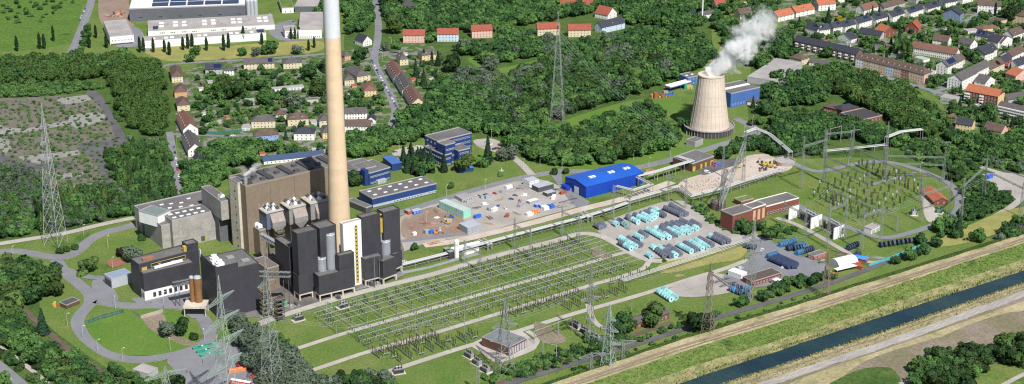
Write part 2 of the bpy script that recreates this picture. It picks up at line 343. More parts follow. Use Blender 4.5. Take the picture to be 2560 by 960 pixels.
for k,nm in enumerate(names):
    A_=resamp(LX[k],400); B_=resamp(LX[k+1],400); b=MB()
    for Q_,kk in ((A_,k),(B_,k+1)):
        rr_=np.random.default_rng(kk); j_=np.convolve(rr_.normal(size=404),[.2,.3,.3,.2],'same')
        for i,p_ in enumerate(Q_): p_.y+=j_[i]*(.9 if kk in(1,2,3,6,7) else .45)
    if nm is None:
        z=.72
        for i in range(399): b.quad(B_[i].to_tuple()[:2]+(z,),B_[i+1].to_tuple()[:2]+(z,),A_[i+1].to_tuple()[:2]+(z,),A_[i].to_tuple()[:2]+(z,))
        wm=mat('river_water',(.010,.026,.036),.1,.2,.02,(.02,.045,.045),spec=.5,bump=.35,sc2=.35,patch=[((.028,.05,.045),.02,.56)]); o=b.obj('river',wm)
    else:
        K=6; vs=[]
        for i in range(400):
            for j in range(K+1):
                p=A_[i].lerp(B_[i],j/K); z=p.z+(rng.normal()*.12 if 0<j<K else 0); vs.append((p.x,p.y,z))
        b.add(vs,[(i*(K+1)+j+1,(i+1)*(K+1)+j+1,(i+1)*(K+1)+j,i*(K+1)+j) for i in range(399) for j in range(K)]); o=b.obj(nm[0],GR[nm[1]])
    o['kind']='structure'
    foot([A_[0],A_[-1],B_[-1],B_[0]])
# wheel ruts along the dyke crest, reeds on the water's edge
for (i0,i1,t,w,m) in ((1,2,.55,2.6,'soil'),(1,2,.8,1.4,'heath'),(5,6,.5,1.2,'heath')):
    A_=resamp(LX[i0],120); B_=resamp(LX[i1],120); P=[a.lerp(c,t)+Vector((rng.normal()*.2,rng.normal()*.2,.25)) for a,c in zip(A_,B_)]
    L,Q=ribbon_pts(P,w); b=MB()
    for i in range(119): b.quad(Q[i],Q[i+1],L[i+1],L[i])
    o=b.obj('wheel_track',GR[m]); o['kind']='structure'
b=MB()
for (k0,k1,t0,t1) in ((3,4,.7,1.02),(5,6,-.02,.14)):
    A_=resamp(LX[k0],1400); B_=resamp(LX[k1],1400)
    for i in range(200,1150):
        for _ in range(3):
            t=random.uniform(t0,t1); p=A_[i].lerp(B_[i],t); hh=random.uniform(.5,1.5); w=random.uniform(.3,.9); a=random.uniform(0,PI)
            dx,dy=math.cos(a)*w,math.sin(a)*w
            b.quad((p.x-dx,p.y-dy,p.z),(p.x+dx,p.y+dy,p.z),(p.x+dx*.6,p.y+dy*.6,p.z+hh),(p.x-dx*.6,p.y-dy*.6,p.z+hh))
for (k0,k1,t0,t1,n_) in ((2,3,0,1,9),(3,4,0,.8,4),(0,1,.2,1,5),(5,6,.1,1,4)):
    A_=resamp(LX[k0],1400); B_=resamp(LX[k1],1400)
    for i in range(200,1150):
        for _ in range(n_):
            t=random.uniform(t0,t1); p=A_[i].lerp(B_[i],t); hh=random.uniform(.2,.7); w=random.uniform(.2,.7); a=random.uniform(0,PI); b.cur=random.choice([1,1,1,2]) if k0 in(2,0) else random.choice([0,0,1])
            dx,dy=math.cos(a)*w,math.sin(a)*w
            b.quad((p.x-dx,p.y-dy,p.z),(p.x+dx,p.y+dy,p.z),(p.x+dx*.6,p.y+dy*.6,p.z+hh),(p.x-dx*.6,p.y-dy*.6,p.z+hh))
tag(b.obj('reed',[GR['reed'],GR['rough'],GR['meadow']]),'dry reeds and rough grass tufts growing along the canal banks','reeds',kind='stuff')
# the field beyond the river
P=LX[-1]; far=[P[0]+Vector((400,-600,0)),P[-1]+Vector((900,-500,0))]
b=MB(); A_=resamp(P,80); C_=[Vector((a.x+650,a.y-950,2.6)) for a in A_]
for i in range(79): b.quad(tuple(C_[i]),tuple(C_[i+1]),tuple(A_[i+1]),tuple(A_[i]))
o=b.obj('field',GR['heath']); o['kind']='structure'
def hi_area(name,pix,m,z):
    pts=[g(x,y,z) for x,y in pix]
    for _ in range(2):
        q=[]
        for a,b_ in zip(pts,pts[1:]+pts[:1]): q+=[a*.8+b_*.2,a*.2+b_*.8]
        pts=q
    return sheet(name,pts,z,GR[m])
hi_area('dry_grass',[(1960,962),(2060,925),(2280,850),(2560,752),(2700,700),(2700,730),(2400,828),(2150,900),(2050,1000),(1960,1000)],'straw',2.64)
hi_area('bare_ground',[(2300,870),(2420,810),(2540,775),(2560,790),(2500,835),(2380,880)],'heath',2.65)
hi_area('grey_scrub',[(2200,880),(2350,820),(2480,790),(2420,860),(2300,905),(2180,960)],'gravel',2.645) if False else None
hi_area('meadow',[(2050,970),(2150,920),(2230,915),(2260,960),(2200,1010),(2050,1010)],'rough',2.66)
hi_area('lawn',[(2380,1000),(2430,930),(2520,900),(2700,840),(2700,1050)],'lawn',2.67)
for pix,w in (([(2250,960),(2330,935),(2420,905),(2500,862),(2600,815)],4),([(2440,1000),(2520,955),(2620,905)],3.5)):
    P=smoothline([g(x,y,2.7) for x,y in pix]); L,Q=ribbon_pts(P,w); b=MB()
    for i in range(len(P)-1): b.quad(tuple(Q[i]),tuple(Q[i+1]),tuple(L[i+1]),tuple(L[i]))
    o=b.obj('path',GR['gravel']); o['kind']='structure'
# ================================================================ buildings
GLASS=mat('window_glass',(.035,.045,.06),.12,.1,spec=.6); FRM=mat('window_frame',(.72,.72,.70),.5,.05)
WHITE=mat('white_render',(.74,.72,.68),.8,.06,.3,sc2=.6); CREAM=mat('cream_render',(.62,.54,.36),.85,.08,.3); YELLOW=mat('yellow_render',(.66,.50,.25),.85,.07)
PINK=mat('pink_render',(.66,.42,.34),.85,.07); PALEB=mat('pale_blue_render',(.50,.58,.68),.85,.07); BLUER=mat('blue_render',(.22,.33,.58),.85,.07)
ORANGEW=mat('orange_render',(.58,.32,.16),.85,.08); GREYW=mat('grey_render',(.40,.40,.40),.85,.08); TAN=mat('tan_render',(.62,.44,.28),.85,.08)
BRICK=mat('red_brick',(.215,.078,.055),.9,.15,.4,lines=(.5,.25,.75,.5)); REDW=mat('dark_red_render',(.33,.05,.04),.85,.1); STONE=mat('field_stone',(.33,.28,.22),.9,.2)
TILEB=mat('brown_tiles',(.125,.085,.068),.85,.2,.3,lines=(.4,.34,.8,0)); TILEG=mat('grey_tiles',(.11,.10,.098),.85,.2,.3,lines=(.4,.34,.8,0)); TILER=mat('red_tiles',(.31,.085,.055),.85,.16,.3,lines=(.4,.34,.8,0))
TILED=mat('dark_tiles',(.045,.048,.062),.6,.15,.3,lines=(.4,.34,.8,0)); TILERB=mat('red_brown_tiles',(.20,.10,.075),.85,.2,.3,lines=(.4,.34,.8,0)); TILEO=mat('orange_tiles',(.40,.135,.07),.85,.14,.3,lines=(.4,.34,.8,0))
FELT=mat('roof_felt',(.115,.108,.108),.9,.16,.05,(.15,.14,.135),sc2=.5); FELTL=mat('pale_roof_gravel',(.36,.33,.31),.9,.12,.06,(.28,.26,.25),sc2=.8); TRIM=mat('pale_trim',(.36,.35,.345),.6,.06)
SOLAR=mat('solar_panel',(.012,.02,.06),.2,.1,lines=(1.0,1.6,3.0,0,'xy'),spec=.6); SKYL=mat('skylight',(.78,.80,.80),.4,.08)
CONC=mat('weathered_concrete',(.38,.355,.33),.9,.14,.12,(.28,.262,.245),lines=(6,2.6,.86,0),sc2=.5,w=.2); CONCP=mat('pale_concrete',(.58,.52,.43),.9,.1,.1,(.48,.43,.36),lines=(30,3.2,.9,0),sc2=.5)
TANC=mat('tan_cladding',(.225,.175,.128),.6,.10,.04,lines=(14,60,.6,0),spec=.3); BLACKC=mat('black_cladding',(.052,.051,.063),.5,.12,.05,lines=(1.2,14,.86,0),spec=.35,sc2=.15); BLKTOP=mat('dark_trim',(.06,.058,.06),.6,.1)
BLUEC=mat('navy_cladding',(.022,.055,.19),.5,.14,.1,lines=(1.0,30,.88,0),spec=.4); BLUEB=mat('bright_blue_cladding',(.012,.06,.42),.45,.14,.1,lines=(1.0,30,.88,0)); BLUER_=mat('bright_blue_roof',(.02,.11,.50),.4,.14,.06,lines=(1.1,90,.85,0,'xy'))
GREYC=mat('grey_cladding',(.125,.13,.15),.5,.08,.05,lines=(7,5,.8,0)); WHITEC=mat('white_cladding',(.80,.80,.79),.5,.05,.1,lines=(3,30,.93,0)); LGREY=mat('light_grey_metal',(.42,.44,.48),.4,.08,.1,lines=(1,30,.9,0)); BLUEP=mat('mid_blue_cladding',(.07,.15,.40),.5,.08,lines=(1,30,.9,0))
YEL=mat('yellow_steel',(.50,.37,.09),.5,.15); GALV=mat('galvanised_steel',(.33,.34,.34),.5,.12,.2,metal=.2); DKST=mat('dark_steel',(.09,.09,.095),.55,.2); BROWNC=mat('brown_cladding',(.13,.075,.05),.7,.12,lines=(1,30,.85,0))
WMESH={}
def winmesh(w,h,fr=FRM,gl=GLASS):
    k=(round(w,1),round(h,1),fr.name,gl.name)
    if k not in WMESH:
        b=MB(); t=.14; b.cur=0
        b.box(-w/2,-.10,0,-w/2+t,0,h).box(w/2-t,-.10,0,w/2,0,h).box(-w/2+t,-.10,h-t,w/2-t,0,h).box(-w/2+t,-.16,0,w/2-t,0,t)
        b.cur=1; b.box(-w/2+t,-.05,t,w/2-t,0,h-t); WMESH[k]=b.mesh('window',fr,gl)
    return WMESH[k]
def windows(root,L,W,h,face,rows,cols,w=1.2,hh=1.5,z0=1.0,fh=None,m=1.2,fr=FRM,gl=GLASS,name='window',skip=None):
    fh=fh or h/max(rows,1); me=winmesh(w,hh,fr,gl); S_=L if face in('front','back') else W
    for r in range(rows):
        for c in range(cols):
            if skip and skip(r,c): continue
            t=m+(S_-2*m)*(c+.5)/cols; z=z0+r*fh
            if face=='front': link(name,me,root,(t,-.004,z))
            elif face=='left': link(name,me,root,(-.004,t,z),-PI/2)
            elif face=='right': link(name,me,root,(L+.004,t,z),PI/2)
            else: link(name,me,root,(t,W+.004,z),PI)
def flat_roof(root,L,W,h,rm,tm,par=.6,name='roof'):
    MB().box(.3,.3,h-.25,L-.3,W-.3,h+.02).obj(name,rm,root)
    b=MB(); t=.35
    b.box(-.06,-.06,h-.3,L+.06,t,h+par).box(-.06,W-t,h-.3,L+.06,W+.06,h+par).box(-.06,t,h-.3,t,W-t,h+par).box(L-t,t,h-.3,L+.06,W-t,h+par); b.obj('parapet',tm,root)
def wall_box(root,L,W,h,wm,z0=0,name='wall'):
    return MB().box(0,0,z0,L,W,h).obj(name,wm,root)
def pitched(root,L,W,h,kind,rise,rm,wm,o=.5,th=.22):
    """gx: ridge along x; gy: ridge along y; hip: ridge along the longer side"""
    b=MB(); wb=MB()
    if kind=='gx':
        wb.add([(0,0,h),(0,W,h),(0,W/2,h+rise)],[(0,2,1)]); MB().add([(L,0,h),(L,W,h),(L,W/2,h+rise)],[(0,1,2)]).obj('gable',wm,root)
        s=rise/(W/2)
        A=[(-o,-o,h-s*o),(L+o,-o,h-s*o),(L+o,W/2,h+rise),(-o,W/2,h+rise),(-o,W+o,h-s*o),(L+o,W+o,h-s*o)]
        A+= [(x,y,z+th) for x,y,z in A]
        b.add(A,[(6,7,8,9),(9,8,11,10),(0,1,7,6),(5,4,10,11),(0,6,9,3),(3,9,10,4),(1,2,8,7),(2,5,11,8),(1,0,3,2),(2,3,4,5)])
    elif kind=='gy':
        wb.add([(0,0,h),(L,0,h),(L/2,0,h+rise)],[(0,1,2)]); MB().add([(0,W,h),(L,W,h),(L/2,W,h+rise)],[(0,2,1)]).obj('gable',wm,root)
        s=rise/(L/2)
        A=[(-o,-o,h-s*o),(-o,W+o,h-s*o),(L/2,W+o,h+rise),(L/2,-o,h+rise),(L+o,-o,h-s*o),(L+o,W+o,h-s*o)]
        A+= [(x,y,z+th) for x,y,z in A]
        b.add(A,[(9,8,7,6),(10,11,8,9),(6,7,1,0),(11,10,4,5),(3,9,6,0),(4,10,9,3),(7,8,2,1),(8,11,5,2),(0,1,2,3),(3,2,5,4)])
    else:
        q=min(L,W)/2*.95
        if L>=W: r0,r1=(q,W/2),(L-q,W/2)
        else: r0,r1=(L/2,q),(L/2,W-q)
        A=[(-o,-o,h),(L+o,-o,h),(L+o,W+o,h),(-o,W+o,h),(r0[0],r0[1],h+rise),(r1[0],r1[1],h+rise)]
        b.add(A,[(0,3,2,1),(0,1,5,4),(2,3,4,5),(1,2,5),(3,0,4)] if L>=W else [(0,3,2,1),(0,1,4),(1,2,5,4),(2,3,5),(3,0,4,5)])
    if wb.v: wb.obj('gable',wm,root)
    return b.obj('roof',rm,root)
def place(B,C,A=None,by=None,depth=None,h=None):
    """near corner B, right neighbour C, left neighbour A, all at height h; by=(x,y) of B's foot. Returns origin, angle, L, W, h"""
    if h is None: h=hgt(by[0],by[1],B[1])
    b,c=g(*B,h),g(*C,h); u=c-b; L=u.length; u.normalize(); v=Vector((-u.y,u.x,0))
    W_=depth if depth is not None else max(3,(g(*A,h)-b).dot(v))
    return Vector((b.x,b.y,0)),math.atan2(u.y,u.x),L,W_,h
def rect_foot(o,a,L,W_,m=1.0):
    u=Vector((math.cos(a),math.sin(a),0)); v=Vector((-u.y,u.x,0)); foot([o,o+u*L,o+u*L+v*W_,o+v*W_],m)
def block(root,B,C,A=None,by=None,depth=None,h=None,z0=0,wm=None,rm=FELT,tm=TRIM,par=.6,nm='wing'):
    """an extra volume of a building; a child in the building's own frame"""
    o,a,L,W_,h=place(B,C,A,by,depth,h); e=link(nm,None,root)
    e.matrix_local=root.matrix_basis.inverted()@Matrix.Translation(o)@Matrix.Rotation(a,4,'Z')
    return e,o,a,L,W_,h
def building(kind,label,cat,B,C,A=None,by=None,depth=None,h=None,wm=WHITE,rm=FELT,tm=TRIM,roof='flat',rise=3,win=None,winl=None,winr=None,group=None,z0=0,par=.6,fr=FRM,chim=0,o_=.5,dorm=0,ww=1.2,wh=1.5,skyl=None,solar=None,fl=None,fm=1.2):
    o,a,L,W_,h=place(B,C,A,by,depth,h)
    r=thing(kind,label,cat,o,a,group); rect_foot(o,a,L,W_,1.5)
    wall_box(r,L,W_,h,wm,z0)
    if roof=='flat': flat_roof(r,L,W_,h,rm,tm,par)
    else: pitched(r,L,W_,h,roof,rise,rm,wm,o_)
    for face,w in (('front',win),('left',winl),('right',winr)):
        if w: windows(r,L,W_,h,face,w[0],w[1],ww,wh,z0+.9 if not fl else fl,None if len(w)<3 else w[2],fm,fr)
    for k in range(chim):
        t=(k+.5)/max(chim,1)
        x,y=(L*(.15+.7*t),W_*.5+.8) if roof!='gy' and L>=W_ or roof=='gx' else (L*.5+.8,W_*(.15+.7*t))
        b=MB().box(x-.4,y-.5,h+rise*.5,x+.4,y+.5,h+rise+1.0); b.box(x-.5,y-.6,h+rise+1.0,x+.5,y+.6,h+rise+1.15); b.obj('chimney',BRICK,r)
    for k in range(dorm):
        # dormers on the slope that faces the viewer
        if roof=='gy' or (roof=='hip' and W_>L):
            t=W_*(k+.7)/(dorm+.4); s=rise/(L/2); x=L*.17; z=h+s*x; d=MB().box(x-.2,t-.8,z-.3,x+2.2,t+.8,z+1.25).obj('dormer',GREYW,r)
            MB().box(x-.45,t-1,z+1.25,x+2.4,t+1,z+1.4).obj('dormer_roof',rm,d); link('window',winmesh(1.2,1.0),d,(x-.204,t,z+.1),-PI/2)
        else:
            t=L*(k+.7)/(dorm+.4); s=rise/(W_/2); y=W_*.17; z=h+s*y; d=MB().box(t-.8,y-.2,z-.3,t+.8,y+2.2,z+1.25).obj('dormer',GREYW,r)
            MB().box(t-1,y-.45,z+1.25,t+1,y+2.4,z+1.4).obj('dormer_roof',rm,d); link('window',winmesh(1.2,1.0),d,(t,y-.204,z+.1))
    if skyl:
        n,m_,sx,sy=skyl
        for i in range(n):
            for j in range(m_):
                x=L*(i+.5)/n; y=W_*(j+.5)/m_; b=MB(); b.cur=0; b.box(x-sx/2-.15,y-sy/2-.15,h,x+sx/2+.15,y+sy/2+.15,h+.35); b.cur=1; b.box(x-sx/2,y-sy/2,h+.35,x+sx/2,y+sy/2,h+.55); b.obj('skylight',[TRIM,SKYL],r)
    if solar and roof in('gx','hip'):
        s=rise/(W_/2); x0,x1=solar; y0,y1=W_*.08,W_*.42; e=.28 if roof=='gx' else .06
        b=MB(); A4=[(L*x0,y0,h+s*y0+e),(L*x1,y0,h+s*y0+e),(L*x1,y1,h+s*y1+e),(L*x0,y1,h+s*y1+e)]
        b.add(A4+[(x,y,z+.08) for x,y,z in A4],[(4,5,6,7),(0,1,5,4),(1,2,6,5),(2,3,7,6),(3,0,4,7),(3,2,1,0)]); b.obj('solar_panel',SOLAR,r)
    r['_d']=(L,W_,h); return r
def dims(r): return tuple(r['_d'])
# -------------------------------------------------- houses of the western streets: (label, B foot, C foot, depth, h, roof kind, rise, wall, roof, windows, chimneys, dormers, extra)
HS=[
('cream house with a brown hipped roof, first beside the plane grove',(430,207),(458,205),34,6,'hip',4.5,CREAM,TILEB,(2,3),2,0),
('orange-walled house with a brown pyramid roof beside the plane grove',(437,245),(467,243.6),20,6,'hip',4.5,ORANGEW,TILEB,(2,2),1,0),
('small cream hipped-roof house between the orange house and the long red-brown roof',(444,279),(475,276.5),21,6,'hip',4.5,CREAM,TILEB,(2,2),1,0),
('long white house under a red-brown roof with dormers beside the plane grove',(459,341),(496,337),41,6.5,'gy',5.5,WHITE,TILERB,(2,3),2,5),
('long white house under a dark grey roof with dormers at the street corner',(471,393),(508,389),40,6.5,'gy',5.5,WHITE,TILEG,(2,3),2,5),
('cream house with dark grey roof south of the street corner, half behind trees',(488,420),(510,418),15,5.5,'gy',4,CREAM,TILED,(2,2),1,0),
('dark-roofed house with solar panels and white terrace, north of the gardens',(514,187),(556,185),13,5.5,'gx',4,GREYW,TILED,(2,4),0,0,dict(solar=(.5,.95))),
('long cream house with a brown roof and a blue-white solar array at its end',(610,174),(686,171),12,6,'gx',4.2,CREAM,TILEG,(2,8),2,0,dict(solar=(.8,.95))),
('white and cream house with grey hipped roof just left of the tall chimney',(709,173),(755,170),14,6,'hip',4,CREAM,TILEG,(2,5),1,0),
('cream double house with grey hipped roof directly behind the blue house',(629,321),(688,319),12,6.5,'hip',4.2,CREAM,TILEG,(2,6),1,0),
('blue-walled double house with brown hipped roof',(636,358),(697,353),12,6.5,'hip',4.2,BLUER,TILEB,(2,6),1,0,dict(group=None)),
('cream villa with brown hipped roof and dormer beyond the parking lane',(720,316),(772,313),13,6.5,'hip',4.2,CREAM,TILEB,(2,4),1,2),
('white house with dark hipped roof above the dark blue bungalow',(735,351),(786,351),13,6.5,'hip',4.2,WHITE,TILED,(2,4),1,0),
('narrow cream house with grey roof partly behind the chimney',(799,319),(826,317),13,6.5,'hip',4,CREAM,TILEG,(2,2),0,0),
('narrow yellow house with grey roof partly behind the chimney',(807,348),(830,346),13,6,'hip',4,YELLOW,TILEG,(2,2),0,0),
('low white bungalow under a long dark blue roof behind the boiler house',(660,412),(812,396),11,3.5,'gx',2.6,WHITE,mat('blue_grey_roof',(.055,.085,.16),.5,.1,lines=(1,60,.85,0)),(1,14),0,0),
('white gabled house with dark roof beside the crossroads',(908,117),(930,112),15,5.5,'gy',5.5,WHITE,TILED,(2,3),1,0),
('small orange house with solar roof just right of the chimney',(862,153),(877,150),12,5.5,'hip',3.5,ORANGEW,TILEG,(2,2),0,0),
('cream house with grey hipped roof along the street of parked cars',(893,206),(926,201),32,6,'hip',4.5,CREAM,TILEG,(2,3),2,0),
('yellow brick house with red-brown roof on the street of parked cars',(911,242),(941,240),22,6,'hip',4,YELLOW,TILERB,(2,3),1,0),
('white terrace with grey roof, farther of two behind the chimney',(862,299),(918,297),11,6,'gx',3.6,WHITE,TILEG,(2,7),1,0),
('white terrace with brown roof, nearer of two behind the chimney',(862,331),(927,332),12,6.5,'gx',4,WHITE,TILEB,(2,8),1,0),
('small white house with dark roof beside the two terraces',(917,309),(939,309),10,3.5,'gy',3,WHITE,TILED,(1,2),0,0),
('cream villa with grey roof and dormer at the end of the long terrace',(1000,164),(1021,162),16,6.5,'hip',4.8,CREAM,TILEG,(2,2),1,1),
('yellow villa with grey hipped roof and dormer below the red-roofed blocks',(1055,153),(1097,148),13,6,'hip',4.8,YELLOW,TILEG,(2,4),1,2),
('pink apartment house with red roof, left of the row of three',(1008,107),(1062,107),12,8.5,'gx',4.8,PINK,TILER,(3,6),0,0),
('white apartment house with red roof, middle of the row of three',(1093,104),(1146,104),12,8.5,'gx',4.8,PALEB,TILER,(3,6),0,0),
('pink apartment house with red roof, right of the row of three',(1180,96),(1231,94),12,8.5,'gx',4.8,PINK,TILER,(3,6),0,0),
('red-roofed house half sunk in trees behind the central pylon',(1344,90),(1400,88),12,8,'gx',5,CREAM,TILER,(3,6),0,0),
('cream house with red roof in the trees beside the central pylon',(1421,93),(1477,92),12,8,'gx',5,CREAM,TILER,(3,6),0,0),
('white gabled house under a steep red roof above the blue-roofed house',(1519,50),(1542,42),18,5.5,'gy',7,WHITE,TILER,(2,2),0,0),
('pale blue house with dark blue gabled roof at the wood edge',(1505,84),(1562,71),12,7,'gx',5.5,PALEB,TILED,(2,4),0,1),
('white gabled house with red roof at the top among trees',(1400,24),(1438,27),14,6,'gx',5.5,WHITE,TILER,(2,4),0,0),
('dark red-roofed house tucked in the trees at the top',(1452,23),(1484,24),14,5,'gx',5.5,CREAM,TILER,(2,3),0,0),
('long grey-roofed house at the very top left of the crossroads',(1005,20),(1030,34),14,5,'gx',4.5,WHITE,TILEG,(2,3),0,0),
('white house with red roof at the top beside the thin mast',(1790,26),(1815,24),13,6,'gx',5,WHITE,TILER,(2,3),0,0),
('white house with flat-pitched roof beside the thin mast',(1757,48),(1788,43),12,5,'gx',2.5,WHITE,TILEG,(2,3),0,0),
('dark blue house with solar roof at the foot of the thin mast',(1722,53),(1752,53),12,5,'gx',4,mat('dark_blue_wall',(.03,.05,.13),.8,.1),TILED,(1,3),0,0,dict(solar=(.1,.6))),
('white house with orange roof, leftmost of the white row at the top',(1945,55),(1985,46),14,6,'gx',5,WHITE,TILEO,(2,4),1,0),
('white house with orange roof, second in the white row at the top',(1990,44),(2036,34),14,6,'gx',5,WHITE,TILEO,(2,4),1,1),
('tall white house with orange roof ending the white row at the top',(2046,28),(2089,24),14,7.5,'gx',5,WHITE,TILEO,(3,4),1,0),
('white house block cut by the top edge beyond the yellow tree',(2095,8),(2150,-4),14,7,'gx',5,WHITE,TILEG,(2,5),0,0),
('cream hipped-roof house at the left end of the long dark apartment row',(1973,156),(2003,164),13,6,'hip',4,CREAM,TILEB,(2,3),0,0),
('low white house with grey roof in front of the dark apartment row',(2022,163),(2090,172),10,3.5,'gx',2.5,WHITE,TILEG,(1,8),0,0),
('house with bright orange-red roof and brick gable in the middle gardens',(2206,96),(2240,90),15,5.5,'gy',6.5,BRICK,TILEO,(2,3),0,0),
('dark brown long house left of the orange-red roof',(2146,90),(2200,100),12,4,'gx',4.5,GREYW,TILED,(1,5),0,0),
('brick house with rust-red gabled roof right of the orange-red roof',(2262,80),(2295,84),16,5.5,'gy',6.5,BRICK,TILER,(2,3),0,0),
('white gabled cottage with dark roof above the dark apartment row',(2094,99),(2128,108),11,4.5,'gy',5,WHITE,TILED,(1,2),0,0),
('blue-grey house with dark roof and white gable beyond the poplars',(2357,47),(2399,53),15,7.5,'gy',5,mat('blue_grey_render',(.16,.22,.33),.85,.08),TILED,(2,4),0,0),
('big white three-storey block with brown roof near the top right corner',(2443,33),(2500,37),15,10,'gx',4,WHITE,TILEB,(3,7),1,0),
('brown block at the upper right edge behind a big dark tree',(2514,52),(2580,64),15,9,'gx',4,TAN,TILEB,(3,7),1,0),
('white gabled house with dark roof beside the solar villa',(2420,145),(2461,155),16,8,'gy',6,WHITE,TILED,(3,3),0,0),
('white house with dark roof and terraces beside the road to the edge',(2463,152),(2492,140),14,8,'gx',5,WHITE,TILED,(3,3),0,2),
('white house with brown gabled roof by the right edge, upper one',(2503,122),(2530,112),14,7,'gy',5,WHITE,TILEB,(2,3),1,0),
('white townhouse with dark roof in the right-hand street',(2440,206),(2474,189),13,11,'gx',4.5,WHITE,TILEG,(3,5),1,0),
('cream townhouse with brown roof next to the white townhouse',(2476,192),(2510,176),13,8,'gx',4.5,CREAM,TILEB,(2,4),1,0),
('white townhouse with brown roof at the right edge of the street',(2529,162),(2562,146),13,9,'gx',4.5,WHITE,TILEB,(3,4),1,1),
('small dark gabled house behind the orange-roofed apartments',(2436,240),(2462,246),12,4.5,'gy',4,WHITE,TILEG,(1,2),0,0),
('old stone barn with brown roof beside the yellow house',(2350,311),(2374,317),14,5,'gy',4,STONE,TILEB,None,0,0),
('house with dark brown roof and white terrace right of the yellow house',(2458,332),(2502,342),14,4.5,'gx',5,PINK,TILEB,(1,4),0,0),
('red-gabled house at the right edge beyond the hedges',(2538,205),(2575,196),13,6,'gy',5,PINK,TILEO,(2,3),0,0),
 ('white house with dark solar roof among the villas',(2436,102),(2478,110),13,7,'gx',4.5,WHITE,TILED,(2,4),1,2,dict(solar=(.1,.5))),
('flat brown-roofed villa with pale walls near the upper right road',(2456,84),(2498,79),13,5,'hip',1.8,CREAM,TILERB,(1,4),0,0),
('white gable house beside the upper right villas',(2494,122),(2518,113),13,7,'gy',5,WHITE,TILED,(2,3),1,0),
('white house with brown roof and dormers near the right edge',(2532,106),(2560,96),13,7.5,'gx',5,WHITE,TILEB,(2,4),1,2),
('small white house with grey roof behind the orange-roofed apartments',(2462,222),(2486,212),12,6,'gy',5,WHITE,TILEG,(2,3),1,0),
('cream house with brown roof between the poplars and the road',(2385,170),(2412,160),11,6,'gx',4.5,CREAM,TILEB,(2,3),1,1),
('long brown-roofed workshop behind the white stepped row',(2210,30),(2262,16),11,5,'gx',4,GREYW,TILEB,(1,6),0,0),
('white house with red-brown roof behind the white stepped row',(2160,38),(2195,28),12,6,'gx',5,WHITE,TILERB,(2,4),1,0),
('grey house with dark roof behind the white stepped row',(2290,10),(2325,0),12,6,'gx',5,GREYW,TILED,(2,4),1,0),
('white double house with brown roof in the middle gardens',(2330,112),(2368,118),12,6,'gx',5,WHITE,TILEB,(2,4),1,0),
('pale house with grey roof below the upper right road',(2395,118),(2425,126),12,6,'gx',5,WHITE,TILEG,(2,4),1,0),
('white house with dark roof by the right-hand street end',(2545,180),(2580,168),12,7,'gx',5,WHITE,TILED,(2,4),1,1),
('small white bungalow beside the car street of the plane grove',(478,360),(500,357),9,3.2,'gx',2,WHITE,TILEG,(1,3),0,0),
('brown-roofed long house in the western gardens, behind the double garages',(690,300),(716,298),10,5,'hip',3.5,CREAM,TILEB,(2,3),0,0),
('white flat-roofed house beside the dark-roofed solar house',(560,190),(585,189),11,5.5,'hip',2,WHITE,TILEG,(2,3),0,0),
('cream house with grey roof above the crossing, left of the stepped terrace',(862,215),(886,213),13,6,'hip',4,CREAM,TILEG,(2,3),1,0),
('cream house with brown roof in the top centre gardens',(1850,48),(1880,44),12,6,'gx',5,CREAM,TILEB,(2,3),1,0),
('white house with red roof beyond the steam',(1905,108),(1932,104),12,6,'gx',5,WHITE,TILER,(2,3),1,0),
('low white house with red roof at the top right of the wood',(1640,14),(1672,10),11,4,'gx',4,WHITE,TILERB,(1,4),0,0),
('grey-roofed workshop at the right edge behind the orange-roofed apartments',(2520,262),(2580,252),16,5,'gx',2.5,GREYW,TILEG,None,0,0),
]
